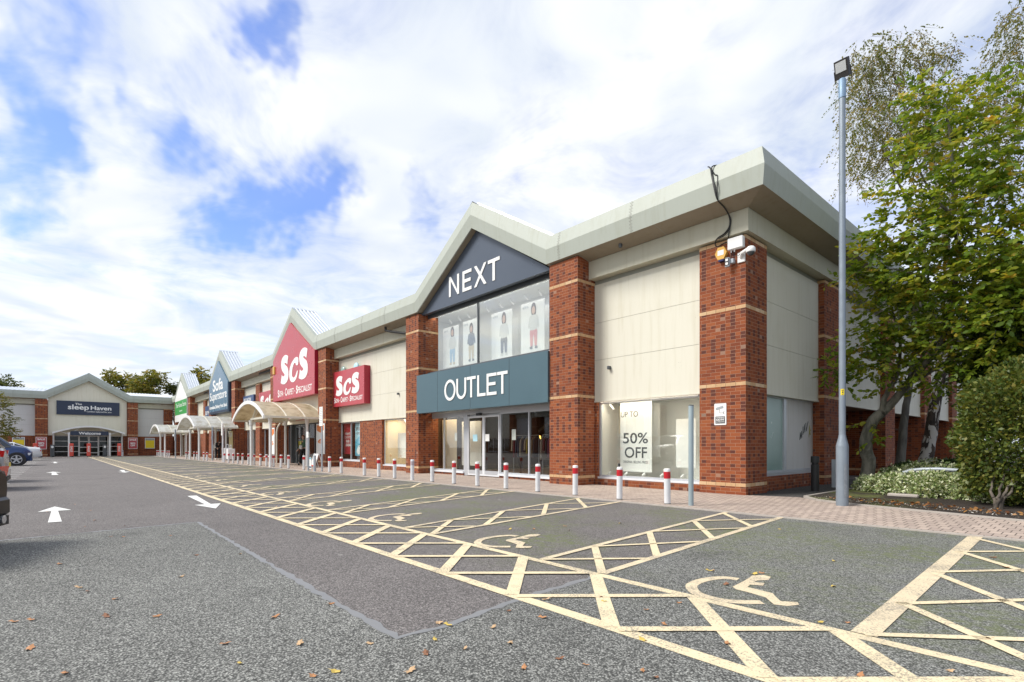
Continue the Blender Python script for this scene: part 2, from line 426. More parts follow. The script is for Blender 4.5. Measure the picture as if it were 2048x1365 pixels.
# ---- ground materials
def asphalt(name, dark, light, cell, moss=0.0, contrast=1.0, tint=(1,1,1), worn=0.25):
    m, nt, out = newmat(name); N = NT(nt); co = N.obj()
    v = N.n('ShaderNodeTexVoronoi', feature='F1'); N.set(v, 'Vector', co); N.set(v, 'Scale', 1.0/cell)
    w = N.n('ShaderNodeSeparateColor'); N.set(w, 0, v.outputs['Color'])
    fine = N.noise(co, 2.2/cell, 2, .6)
    k = N.math('ADD', N.math('MULTIPLY', w.outputs[0], .62), N.math('MULTIPLY', fine, .38))
    col = N.ramp(k, [(0.16, dark), (0.45, tuple((a+b)/2*.85 for a, b in zip(dark, light))), (0.72, light), (0.93, tuple(min(1, x*1.55) for x in light))])
    gap = N.smooth(v.outputs['Distance'], .38, .68)
    col = N.vmath('SCALE', col, N.math('MULTIPLY_ADD', gap, -.55*contrast, 1.0))
    big = N.noise(co, .22, 4, .6); mid = N.noise(co, 1.3, 4, .65)
    col = N.vmath('SCALE', col, N.math('MULTIPLY_ADD', N.math('SUBTRACT', big, .5), worn*2, 1.0))
    col = N.vmath('SCALE', col, N.math('MULTIPLY_ADD', N.math('SUBTRACT', mid, .5), worn*1.6, 1.0))
    st = N.smooth(N.noise(N.vmath('ADD', co, (31.0, 7.0, 0.0)), .8, 5, .62), .58, .74)      # oil and water stains
    col = N.vmath('SCALE', col, N.math('MULTIPLY_ADD', st, -.34, 1.0))
    if moss:
        b = N.noise(co, .55, 5, .65); f2 = N.noise(co, 11, 4, .7)
        sx = N.n('ShaderNodeSeparateXYZ'); N.set(sx, 0, co)
        zone = N.math('MULTIPLY', N.smooth(sx.outputs[1], -8.6, -6.5), N.math('SUBTRACT', 1.0, N.smooth(sx.outputs[1], -2.9, -2.7)))
        k2 = N.math('MULTIPLY', N.math('MULTIPLY', N.smooth(b, .40, .68), N.smooth(f2, .35, .65)), N.math('MULTIPLY', zone, moss))
        col = N.mix(N.math('MINIMUM', k2, .9), col, (0.12, 0.14, 0.055, 1))
    # small pale chippings and gum spots
    v2 = N.n('ShaderNodeTexVoronoi', feature='F1'); N.set(v2, 'Vector', co); N.set(v2, 'Scale', 1.6)
    w2 = N.n('ShaderNodeSeparateColor'); N.set(w2, 0, v2.outputs['Color'])
    spot = N.math('MULTIPLY', N.math('LESS_THAN', v2.outputs['Distance'], N.math('MULTIPLY', w2.outputs[1], .055)), N.math('GREATER_THAN', w2.outputs[2], .45))
    col = N.mix(N.math('MULTIPLY', spot, .6), col, (.36,.35,.33,1))
    N.bsdf(out, col, .88, 0, N.bump(N.math('ADD', N.math('MULTIPLY', w.outputs[0], .6), N.math('MULTIPLY', fine, .6)), .55*contrast, cell*.6))
    return m
M['asphalt'] = asphalt('worn_purple_grey_asphalt', (.075,.068,.065), (.245,.225,.215), .0095, moss=1.1, contrast=.8)
M['coarse'] = asphalt('coarse_grey_asphalt', (.080,.082,.075), (.345,.347,.32), .0095, moss=1.0, contrast=1.3)
M['path'] = asphalt('dark_footpath_asphalt', (.04,.038,.036), (.11,.105,.10), .012)
M['tar'] = plain('grey_joint_sealer', (.20,.205,.21), .6, 0, .2, 6, .1)
def paint_mat(name, col, wear=.5, under=(.14,.135,.13)):
    m, nt, out = newmat(name); N = NT(nt); co = N.obj()
    a = N.noise(co, 70, 3, .7); b = N.noise(co, 2.4, 4, .65)
    v = N.n('ShaderNodeTexVoronoi', feature='DISTANCE_TO_EDGE'); N.set(v, 'Vector', N.vmath('ADD', co, N.vmath('SCALE', N.noise(co, 6, 3, out=1), .25))); N.set(v, 'Scale', 5.5)
    crack = N.math('MULTIPLY', N.math('LESS_THAN', v.outputs['Distance'], .014), N.smooth(b, .45, .6))
    th = N.math('MULTIPLY_ADD', b, -wear, .82)
    k = N.smooth(N.math('SUBTRACT', a, th), -.05, .12)
    c = N.vmath('SCALE', c4(col)[:3], N.math('MULTIPLY_ADD', N.noise(co, 9, 4, .6), .35, .82))
    c = N.mix(N.math('MULTIPLY', k, .75), c, c4(under))
    c = N.mix(N.math('MULTIPLY', crack, .5), c, (.16,.14,.12,1))
    sm = N.smooth(N.noise(co, 1.1, 5, .68), .52, .72)           # tyre grime
    c = N.mix(N.math('MULTIPLY', sm, .32), c, (.24,.22,.19,1))
    N.bsdf(out, c, .75, 0, N.bump(a, .3, .004)); return m
M['yline'] = paint_mat('yellow_road_paint', (.71, .595, .385), .53)
M['ylineworn'] = paint_mat('worn_yellow_road_paint', (.66, .55, .37), .56)
M['wline'] = paint_mat('white_road_paint', (.72, .72, .69), .42)
def paving():
    m, nt, out = newmat('pink_block_paving'); N = NT(nt); co = N.obj()
    mp = N.n('ShaderNodeMapping'); N.set(mp, 0, co); mp.inputs['Rotation'].default_value = (0, 0, PI/2)
    b = N.n('ShaderNodeTexBrick'); N.set(b, 'Vector', co); N.set(b, 'Scale', 1.0)
    b.offset = .5; N.set(b, 'Brick Width', .118); N.set(b, 'Row Height', .236); N.set(b, 'Mortar Size', .0065); N.set(b, 'Mortar Smooth', .25); N.set(b, 'Bias', 0.0)
    N.set(b, 'Color1', (.43,.345,.285,1)); N.set(b, 'Color2', (.33,.262,.222,1)); N.set(b, 'Mortar', (.095,.075,.062,1))
    big = N.noise(co, .6, 5, .6); f = N.noise(co, 130, 2, .6)
    c = N.vmath('SCALE', b.outputs['Color'], N.math('MULTIPLY_ADD', N.math('SUBTRACT', big, .5), .5, 1.05))
    c = N.vmath('SCALE', c, N.math('MULTIPLY_ADD', N.math('SUBTRACT', f, .5), .5, 1.0))
    N.bsdf(out, c, .85, 0, N.bump(N.math('SUBTRACT', 1.0, b.outputs['Fac']), .5, .006)); return m
M['paving'] = paving()
M['edging'] = plain('concrete_edging', (.40,.36,.32), .85, 0, .2, 5, .1)
def soil():
    m, nt, out = newmat('bed_soil'); N = NT(nt); co = N.obj()
    a = N.noise(co, 26, 5, .7); b = N.noise(co, 1.2, 4, .6)
    c = N.ramp(a, [(.3,(.012,.009,.007)),(.6,(.045,.032,.024)),(.8,(.09,.07,.055))])
    sx = N.n('ShaderNodeSeparateXYZ'); N.set(sx, 0, co)
    k = N.math('MULTIPLY', N.smooth(b, .42, .6), N.math('SUBTRACT', 1.0, N.smooth(sx.outputs[0], 2.0, 3.2)))
    c = N.mix(k, c, N.ramp(a, [(.3,(.05,.06,.015)),(.7,(.15,.165,.04))]))
    N.bsdf(out, c, .95, 0, N.bump(a, .9, .03)); return m
M['soil'] = soil()

# ---------------------------------------------------------------- camera, sky, sun
cd = bpy.data.cameras.new('camera'); co_ = bpy.data.objects.new('camera', cd); COL.objects.link(co_)
co_.location = CAM; co_.rotation_euler = (PI/2, 0, math.atan2(CS, SN))
cd.sensor_width = 36; cd.lens = FPX/2048*36; cd.shift_y = (HY-682.5)/2048; cd.clip_start = .05; cd.clip_end = 2000
sc.camera = co_
SUN_EL, SUN_AZ = math.radians(47), math.atan2(-0.50, -0.87)
w = bpy.data.worlds.new('World'); sc.world = w; w.use_nodes = True
nt = w.node_tree; nt.nodes.clear(); N = NT(nt)
sky = N.n('ShaderNodeTexSky', sky_type='NISHITA'); sky.sun_disc = False; sky.sun_elevation = SUN_EL; sky.sun_rotation = SUN_AZ
sky.air_density = 1.0; sky.dust_density = 0.6; sky.ozone_density = 2.0
SEED = (11.3, 2.2, 5.0)
dirv = N.n('ShaderNodeTexCoord').outputs['Generated']
dirv = N.vmath('NORMALIZE', dirv)
sx = N.n('ShaderNodeSeparateXYZ'); N.set(sx, 0, dirv)
zz = N.math('MAXIMUM', sx.outputs[2], 0.035)
inv = N.math('DIVIDE', 1.0, N.math('ADD', zz, .10))
pl = N.vmath('SCALE', dirv, inv)
warp = N.vmath('SCALE', N.vmath('SUBTRACT', N.noise(pl, 1.1, 2, .6, out=1), (.5,.5,.5)), .9)
pw = N.vmath('ADD', pl, warp)
n1 = N.noise(N.vmath('ADD', pw, SEED), 1.15, 5, .6); n2 = N.noise(N.vmath('ADD', pw, (5.2,1.3,7.7)), 4.2, 5, .65)
cov = N.math('MULTIPLY_ADD', N.math('SUBTRACT', n1, .5), 1.0, .41)
cov = N.math('MULTIPLY_ADD', N.math('SUBTRACT', n2, .5), .75, cov)
# breaks in the cloud deck, each a direction in the sky with its own spread
wd = N.vmath('NORMALIZE', N.vmath('ADD', dirv, N.vmath('SCALE', N.vmath('SUBTRACT', N.noise(dirv, 5.5, 4, .7, out=1), (.5,.5,.5)), .26)))
HOLES = [(20,150,110,.50),(60,250,80,.44),(10,350,90,.50),(130,330,70,.36),(40,30,70,.25),(150,60,80,.12),(230,190,55,.30),(550,60,70,.42),(595,5,60,.36),(575,385,90,.55),(500,430,75,.50),(650,395,70,.45),(690,330,60,.15),(420,440,65,.40),
         (415,270,55,.34),(330,250,60,.2),(820,420,50,.34),(1080,200,90,.24),(560,120,50,.25),(1290,20,110,.16),(1600,180,110,.2),(380,180,70,.15),(1250,330,80,.1)]
THICK = [(1350,250,450,.20),(850,230,260,.14),(300,560,300,.16),(300,120,110,.16),(360,40,100,.15),(270,350,80,.12),(740,440,80,.25),(1500,60,200,.1),(200,430,120,.2),(760,280,120,.12)]
for (px, py, rpx, amt) in [(a, b, c, -d) for a, b, c, d in HOLES]+THICK:
    rad = rpx/FPX*(1/(1+((px-CX)**2+(py-HY)**2)/FPX**2))**.75
    dist = N.vmath('DISTANCE', wd, tuple(ray(px, py).normalized()), out=1)
    f = N.math('SUBTRACT', 1.0, N.smooth(dist, 0.0, rad*1.5))
    cov = N.math('MULTIPLY_ADD', f, amt, cov)
for dvec, rad, amt in [((-.45,-.80,.40), 1.1, .34), ((.3,-.9,.4), .9, .3)]:      # the sky behind the camera is mostly cloud
    dist = N.vmath('DISTANCE', dirv, tuple(Vector(dvec).normalized()), out=1)
    cov = N.math('MULTIPLY_ADD', N.math('SUBTRACT', 1.0, N.smooth(dist, rad*.4, rad)), amt, cov)
cf = N.math('MULTIPLY_ADD', N.smooth(cov, -.14, .74), .90, .10)
shade = N.noise(N.vmath('ADD', pw, (3.3, 8.1, 1.2)), 1.6, 3, .55)
ccol = N.mix(N.smooth(shade, .35, .68), (7.2, 7.8, 8.6, 1), (10.2, 10.2, 10.2, 1))
hz = N.math('SUBTRACT', 1.0, N.smooth(sx.outputs[2], 0.02, 0.22))
skyc = N.vmath('MULTIPLY', sky.outputs[0], (1.18, 1.45, 2.15))
skyc = N.mix(N.math('MULTIPLY', hz, .72), skyc, (6.9, 8.0, 9.4, 1))
fin = N.mix(cf, skyc, ccol)
w.cycles.sampling_method = 'MANUAL'; w.cycles.sample_map_resolution = 256
bg = N.n('ShaderNodeBackground'); N.set(bg, 0, fin); N.set(bg, 1, 0.088)
wo = N.n('ShaderNodeOutputWorld'); nt.links.new(bg.outputs[0], wo.inputs[0])
sd = bpy.data.lights.new('sun', 'SUN'); sd.energy = 3.3; sd.angle = math.radians(20); sd.color = (1, .955, .89)
so = bpy.data.objects.new('sun', sd); COL.objects.link(so)
tosun = Vector((math.sin(SUN_AZ)*math.cos(SUN_EL), math.cos(SUN_AZ)*math.cos(SUN_EL), math.sin(SUN_EL)))
so.rotation_euler = tosun.to_track_quat('Z', 'Y').to_euler()
so.location = (0, -20, 30)
sc.view_settings.view_transform = 'Standard'; sc.view_settings.look = 'None'; sc.view_settings.gamma = 1; sc.view_settings.exposure = 0.37
sc.cycles.max_bounces = 8; sc.cycles.diffuse_bounces = 4; sc.cycles.glossy_bounces = 4; sc.cycles.transparent_max_bounces = 16
sc.cycles.sample_clamp_indirect = 6
# ---------------------------------------------------------------- ground
def sheet(name, polys, mat, dz, parent=None):
    mb = MB()
    for p in polys:
        a = sum(p[i][0]*p[(i+1)%len(p)][1]-p[(i+1)%len(p)][0]*p[i][1] for i in range(len(p)))
        q = p if a > 0 else p[::-1]
        mb.add([(x, y, gz(x)+dz) for x, y in q], [list(range(len(q)))])
    return mb.build(name, mat, parent)
def jag(pts, amp, step, rnd, closed=False):        # ragged copy of a polyline
    out = []
    for a, b in zip(pts[:-1], pts[1:]):
        d = math.hypot(b[0]-a[0], b[1]-a[1]); n = max(1, int(d/step))
        for i in range(n):
            t = i/n; nx, ny = -(b[1]-a[1])/d, (b[0]-a[0])/d; k = rnd.uniform(-amp, amp)
            out.append((a[0]+(b[0]-a[0])*t+nx*k, a[1]+(b[1]-a[1])*t+ny*k))
    out.append(pts[-1]); return out
rg = random.Random(3)
structure(sheet('car_park', [[(-300,-200),(200,-200),(200,200),(-300,200)]], M['asphalt'], 0))
edge = jag([(1.92,-2.99),(2.18,-6.0),(2.34,-7.7),(2.40,-8.7),(2.52,-9.3),(2.50,-9.62),(1.2,-9.62),(-3.36,-9.56),(-3.22,-11.2),(-3.05,-13.0),(-3.0,-30)], .012, .07, rg)
structure(sheet('resurfaced_asphalt', [edge+[(60,-30),(60,-2.99)]], M['coarse'], .003))
def ribbon(pts, w, rnd, jw=.3):
    polys = []; L = []; Rr = []
    for i, p in enumerate(pts):
        a = Vector(pts[max(0, i-1)]); b = Vector(pts[min(len(pts)-1, i+1)]); d = (b-a).normalized(); n = Vector((-d.y, d.x))
        ww = w/2*(1+rnd.uniform(-jw, jw))
        L.append(Vector(p)+n*ww); Rr.append(Vector(p)-n*ww)
    for i in range(len(pts)-1): polys.append([tuple(L[i]), tuple(Rr[i]), tuple(Rr[i+1]), tuple(L[i+1])])
    return polys
structure(sheet('asphalt_joint_seal', ribbon(edge[20:], .05, rg, .45), M['tar'], .005))
# pavement: flush pink blocks with a pale edging strip
K = -2.93
pv = [(-69.2, K), (60, K), (60, 3.0), (4.4, -1.0), (2.0, -.40), (1.35, -.05), (.93, .45), (.93, .62), (.0, .3), (-.2, .1), (-69.2, .1)]
structure(sheet('pavement', [[(-69.2,K),(4.4,K),(4.4,-1.0),(2.0,-.40),(1.35,-.05),(.93,.40),(0,.05),(-69.2,.05)], [(4.4,K),(60,K),(60,-14.9*.2),(4.4,-1.0)]], M['paving'], .014))
mb = MB(); mb.prism([(-69.2,K-.06),(40,K-.06),(40,K),(-69.2,K)], -.05, .0, 'z')
for i in range(len(mb.v)):
    x, y, z = mb.v[i]; mb.v[i] = (x, y, gz(x)+(.02 if z > -.01 else -.06))
structure(mb.build('pavement_edging', M['edging']))
structure(sheet('pavement_far_end', [[(-69.6,-40),(-66.3,-40),(-66.3,K),(-69.6,K)]], M['paving'], .015))
# footpath along the end wall and the planted bed
structure(sheet('footpath', [[(-.3,.05),(.93,.40),(.93,4.2),(1.15,6),(1.15,34),(-.3,34)]], M['path'], .010))
bed = [(.99,.50),(1.38,0.0),(2.02,-.35),(4.4,-.95),(14,-3.4),(40,-3.4),(40,45),(1.2,45),(1.2,6),(.99,4.2)]
mb = MB(); n = len(bed)
gx0 = MB()
random_b = random.Random(11)
# bed surface: gently mounded grid clipped to a generous rectangle inside the edging
def inside(p, poly):
    c = False; j = len(poly)-1
    for i in range(len(poly)):
        xi, yi = poly[i]; xj, yj = poly[j]
        if (yi > p[1]) != (yj > p[1]) and p[0] < (xj-xi)*(p[1]-yi)/(yj-yi)+xi: c = not c
        j = i
    return c
fan = [(x, y, gz(x)+.03) for x, y in bed]
rings = []
cxb, cyb = 5.0, 6.0
for k in range(0, 9):
    t = 1-(k/9)**1.0
    rings.append([(cxb+(x-cxb)*t, cyb+(y-cyb)*t, gz(x)+.03+.12*(1-t)+(random_b.uniform(-.012,.012) if k else 0)) for x, y in sum([[bed[i], tuple((np.array(bed[i])+np.array(bed[(i+1)%n]))/2)] for i in range(n)], [])])
m2 = len(rings[0])
for r in rings: mb.v += r
for k in range(len(rings)-1):
    for i in range(m2):
        a = k*m2+i; b = k*m2+(i+1) % m2
        mb.f.append([a, b, b+m2, a+m2]); mb.m.append(0)
mb.f.append([(len(rings)-1)*m2+i for i in range(m2)]); mb.m.append(0)
structure(mb.build('planted_bed', M['soil'], smooth=60))
mb = MB()
path = bed[-1:]+bed[:4]+[(8,-1.86)]
for a, b in zip(path[:-1], path[1:]):
    d = Vector((b[0]-a[0], b[1]-a[1])).normalized(); nn = Vector((-d.y, d.x))*.03
    mb.prism([(a[0]+nn.x,a[1]+nn.y),(a[0]-nn.x,a[1]-nn.y),(b[0]-nn.x,b[1]-nn.y),(b[0]+nn.x,b[1]+nn.y)], -.1, .045, 'z')
structure(mb.build('bed_edging', M['edging']))

# ---------------------------------------------------------------- painted markings
LW = .085
def seg(a, b, w=LW): return stroke_poly(a, b, w)
lines = []
YO, YI = -8.60, -7.68
lines.append([(-66, YO-.05), (-66, YO+.05), (9, YO+.05), (9, YO-.05)])
lines.append([(-66, YI-.045), (-66, YI+.045), (9, YI+.045), (9, YI-.045)])
structure(sheet('walkway_edge_lines', lines, M['yline'], .006))
d1 = []; d2 = []
for k in range(-75, 8):
    x = 1.40+.89*k
    d1.append(seg((x, YI), (x+.89, YO), .10)); d2.append(seg((x+.05, YO), (x+.85, YI), .075))
structure(sheet('walkway_hatching', d1, M['yline'], .008)); structure(sheet('walkway_cross_hatching', d2, M['yline'], .010))
def lerp(a, b, t): return (a[0]+(b[0]-a[0])*t, a[1]+(b[1]-a[1])*t)
strips = [((4.07,-2.99),(4.19,-7.63),(4.98,-2.99),(5.05,-7.63)), ((1.07,-2.99),(1.60,-7.63),(1.90,-2.99),(2.32,-7.63)), ((-2.02,-2.99),(-.95,-7.63),(-1.03,-2.99),(-.29,-7.63)), ((-4.95,-2.99),(-3.50,-7.63),(-4.1,-2.99),(-2.9,-7.63)),
          ((-8.05,-2.99),(-6.15,-7.63),(-7.2,-2.99),(-5.4,-7.63))]
for k in range(9):
    o = 3.05*(k+1); sk = 2.0
    strips.append(((-8.05-o,-2.99),(-6.15-o,-7.63),(-7.2-o,-2.99),(-5.4-o,-7.63)))
bl, bd = [], []
for i, (a, b, c, d) in enumerate(strips):
    bl.append(seg(a, b, .13 if i == 0 else .075)); bl.append(seg(c, d, .08))
    ts = [(0.03,.255),(.27,.52),(.55,.80),(.81,1.0)]
    for t0, t1 in ts:
        bd.append(seg(lerp(a,b,t0), lerp(c,d,t1), .075)); 
        bd.append(seg(lerp(a,b,min(1,t1+.02)), lerp(c,d,t0+.02), .06))
for k in range(7):
    x = -38-3.0*k
    bl.append(seg((x,-2.99),(x+1.9,-7.63),.08))
structure(sheet('bay_lines', bl, M['ylineworn'], .008)); structure(sheet('bay_hatching', bd, M['yline'], .010))
def z2(x, y): return ground(1200+x/2.415, 960+y/2.415)
def z1(x, y): return ground(600+x/2.926, 900+y/2.926)
def g2(p): return (p.x, p.y)
def pix_stroke(pts, zf, w):
    P = [g2(zf(*p)) for p in pts]
    # resample with a spline so the wheel reads round
    Q = []
    for i in range(len(P)-1):
        p0, p1, p2, p3 = (np.array(P[min(max(j,0),len(P)-1)]) for j in (i-1,i,i+1,i+2))
        for q in range(4):
            t = q/4; Q.append(tuple(.5*((2*p1)+(-p0+p2)*t+(2*p0-5*p1+4*p2-p3)*t*t+(-p0+3*p1-3*p2+p3)*t**3)))
    Q.append(P[-1]); return ribbon(Q, w, random.Random(1), 0)
wheel = [(668,484),(600,476),(520,483),(462,500),(441,520),(470,553),(560,580),(660,593),(783,595)]
bodyp = [z2(*p) for p in [(640,520),(700,490),(735,466),(790,463),(825,472),(815,487),(760,490),(745,497),(795,502),(788,515),(725,510),(712,522),(760,533),(835,552),(850,570),(872,590),(955,595),(962,608),(905,614),(840,606),(800,572),(720,548),(655,532)]]
def symbol(name, polys):
    o = sheet(name, polys, M['ylineworn'], .006); structure(o)
ref = np.array([g2(p) for p in bodyp]); wp = pix_stroke(wheel, z2, .085)
# centre lines of the bays, from the hatched strips
def bay_frame(i):
    a, b, c, d = strips[i]; e, f, g, h = strips[i-1]
    return np.array([(d[0]+f[0])/2, -7.63]), np.array([(c[0]+e[0])/2, -2.99])
o0, t0 = bay_frame(1)
for i in range(1, 9):
    o1, t1 = bay_frame(i)
    def mp(p):
        p = np.array(p); t = (p[1]+7.63)/4.64
        return tuple(p + (o1-o0)*(1-t) + (t1-t0)*t)
    symbol('disabled_bay_symbol', [[mp(p) for p in ref]]+[[mp(p) for p in q] for q in wp])
# white lane arrows
def arrow(tip, tail, w, hw, hl, name='lane_arrow'):
    tip, tail = Vector(tip), Vector(tail); d = (tip-tail).normalized(); n = Vector((-d.y, d.x)); nk = tip-d*hl
    structure(sheet(name, [[tuple(tip), tuple(nk+n*hw), tuple(nk+n*w*.55), tuple(tail+n*w), tuple(tail-n*w), tuple(nk-n*w*.55), tuple(nk-n*hw)]], M['wline'], .006))
arrow((-7.25,-11.09), (-4.70,-11.08), .075, .21, .85)
arrow((-24.6,-11.2), (-21.1,-11.12), .10, .24, 1.2)
arrow((-5.0,-9.0), (-7.95,-8.86), .085, .21, .85); arrow((-21.5,-8.95), (-24.5,-8.85), .09, .22, 1.0)
arrow((-44,-11.2), (-40,-11.15), .1, .25, 1.3)
dash = []
for k in range(26):
    x = -14.2-1.72*k-.02*k*k*0
    dash.append(seg((x,-12.10),(x,-13.0),.14))
structure(sheet('left_bay_lines', dash, M['wline'], .006))
# litter on the asphalt: each leaf a thing of its own
def leaf_piece(n=7):
    mb = MB(); pts = []
    for k in range(n*2):
        a = 2*PI*k/(n*2); r = (1 if k % 2 == 0 else .62)*(1+.5*abs(math.cos(a)))
        pts.append((r*math.cos(a)*.5, r*math.sin(a)*.38, .06+.10*math.cos(2*a)+.06*math.sin(3*a)))
    mb.add([(0,0,.02)]+pts, [(0, 1+i, 1+(i+1) % len(pts)) for i in range(len(pts))]); return mb
lm = [plain('fallen_leaf_orange', (.42,.20,.085), .7, 0, .25, 20), plain('fallen_leaf_tan', (.50,.33,.18), .7, 0, .25, 20), plain('fallen_leaf_brown', (.22,.10,.05), .7, 0, .25, 20), plain('fallen_leaf_yellow', (.55,.40,.09), .7, 0, .25, 20)]
names = ['dry orange brown fallen leaf lying on the asphalt', 'curled pale tan fallen leaf lying on the asphalt', 'dark brown fallen leaf lying on the asphalt', 'yellow fallen leaf lying on the asphalt']
lp = [leaf_piece(n).build('fallen_leaf', m, smooth=30) for n, m in zip((5,7,6,5), lm)]
seen_leaf = set()
lz = [(157,1177),(175,1185),(230,1200),(213,1235),(340,1073),(247,1075),(222,1075),(392,1112),(313,1235),(150,1010),(550,1236),(362,1155),(878,1248),(896,1252),(986,1257),(870,1282),(1017,1224),(1092,1201),(1208,1205),(1020,1289),(852,1310),(670,1346),(626,1355),(1172,1333),(1048,1339),(1285,1345),(1292,1222),(1329,1251),(1200,1196),(1357,1208),(1452,1171),(1418,1143),(1426,1143),(1509,1150),(1523,1148),(1668,1124),(1667,1175),(1640,1247),(1694,1248),(1986,1117),(2012,1137),(1720,1355),(1310,1358),(552,1015),(450,1290),(28,1246),(62,1242),(170,1055),(190,1042),(250,1053),(120,1130),(95,1025),(180,1022),(1285,1282),(1020,1060),(1068,1060),(1130,1054),(480,1110),(660,1210),(600,1290),(740,1290),(1085,1237),(1455,1290),(1900,1345),(130,1350),(60,1300),(480,1330),(1560,1060),(1240,1048),(1138,1062),(905,1040),(1980,1280),(820,1345),(930,1300),(1120,1320)]
for i, (px, py) in enumerate(lz):
    k = R.choice([0,0,1,1,2,3]); p = ground(px, py)
    o = lp[k] if k not in seen_leaf else lp[k].copy()
    if k in seen_leaf: COL.objects.link(o)
    seen_leaf.add(k)
    s = R.uniform(.030,.055); o.scale = (s, s*R.uniform(.7,1.1), s*.8)
    o.location = (p.x, p.y, p.z+.009); o.rotation_euler = (R.uniform(-.2,.2), R.uniform(-.2,.2), R.uniform(0,6.28))
    tag(o, names[k], 'fallen leaf', 'fallen leaves on the asphalt')
for k in range(4):
    if k not in seen_leaf: bpy.data.objects.remove(lp[k])
# ---------------------------------------------------------------- retail buildings
BANDS = [(.1875,.2625),(2.370,2.445),(4.020,4.095)]
def pillar(root, x0, x1, y0, y1, ztop, bands=BANDS, topband=False, zb=-.35):
    p = MB().box(x0, x1, y0, y1, zb, ztop).build('pillar', M['brick'], root)
    bs = list(bands)
    if topband: bs.append((ztop-.075, ztop))
    else: bs.append((5.475, 5.55)) if ztop > 5.7 else None
    for z0, z1 in bs: MB().box(x0-.003, x1+.003, y0-.003, y1+.003, z0, z1+(.002 if z1 == ztop else 0)).build('pale_band', M['band'], p)
    return p
def panels(root, a, b, d=0.15, axis='x', mat='cream', z=(2.30,3.42,4.44,5.50)):
    mb = MB()
    for z0, z1 in zip(z[:-1], z[1:]):
        if axis == 'x': mb.box(a, b, d, d+.09, z0+.004, z1-.004)
        else: mb.box(d-.09, d, a, b, z0+.004, z1-.004)
    # drip flashing along the bottom edge and dark backing in the joints
    if axis == 'x':
        mb.box(a, b, d-.02, d+.10, z[0]-.035, z[0]+.002); mb.box(a, b, d+.012, d+.08, z[0], z[-1]-.01, 1); mb.box(a, b, d+.02, d+.1, z[-1], z[-1]+.14, 1)
    else:
        mb.box(d-.10, d+.02, a, b, z[0]-.035, z[0]+.002); mb.box(d-.08, d-.012, a, b, z[0], z[-1]-.01, 1); mb.box(d-.1, d-.02, a, b, z[-1], z[-1]+.14, 1)
    return mb.build('cladding_panel', [M[mat], M['seam']], root)
def window(root, x0, x1, z0, z1, y, posts=(), rails=(), fm='alu', gm='glass', fw=.05, sill=True, dep=.06, name='window'):
    f = MB(); d = dep
    f.box(x0, x0+fw, y-d/2, y+d/2, z0, z1); f.box(x1-fw, x1, y-d/2, y+d/2, z0, z1)
    f.box(x0+fw, x1-fw, y-d/2, y+d/2, z1-fw, z1); f.box(x0+fw, x1-fw, y-d/2, y+d/2, z0, z0+fw)
    for p in posts: f.box(p-fw/2, p+fw/2, y-d/2-.002, y+d/2+.002, z0+fw, z1-fw)
    for r in rails: f.box(x0+fw, x1-fw, y-d/2+.004, y+d/2-.004, r-fw/2, r+fw/2)
    o = f.build(name, M[fm], root)
    MB().box(x0+fw, x1-fw, y-.004, y+.004, z0+fw, z1-fw).build('pane', M[gm], o)
    if sill: MB().box(x0-.02, x1+.02, y-d/2-.07, y+d/2, z0-.05, z0-.002).build('sill', M['alulight'], o)
    return o
def interior(root, x0, x1, y0, y1, z0, z1, wall='darkint', floor='darkint', ceil=None):
    mb = MB(); e = .04
    mb.box(x0-e, x1+e, y1, y1+e, z0-e, z1+e); mb.box(x0-e, x0, y0, y1, z0-e, z1+e); mb.box(x1, x1+e, y0, y1, z0-e, z1+e)
    mb.box(x0, x1, y0, y1, z1, z1+e, 2); mb.box(x0, x1, y0, y1, z0-e, z0, 1)
    return mb.build('interior', [M[wall], M[floor], M[ceil or wall]], root)
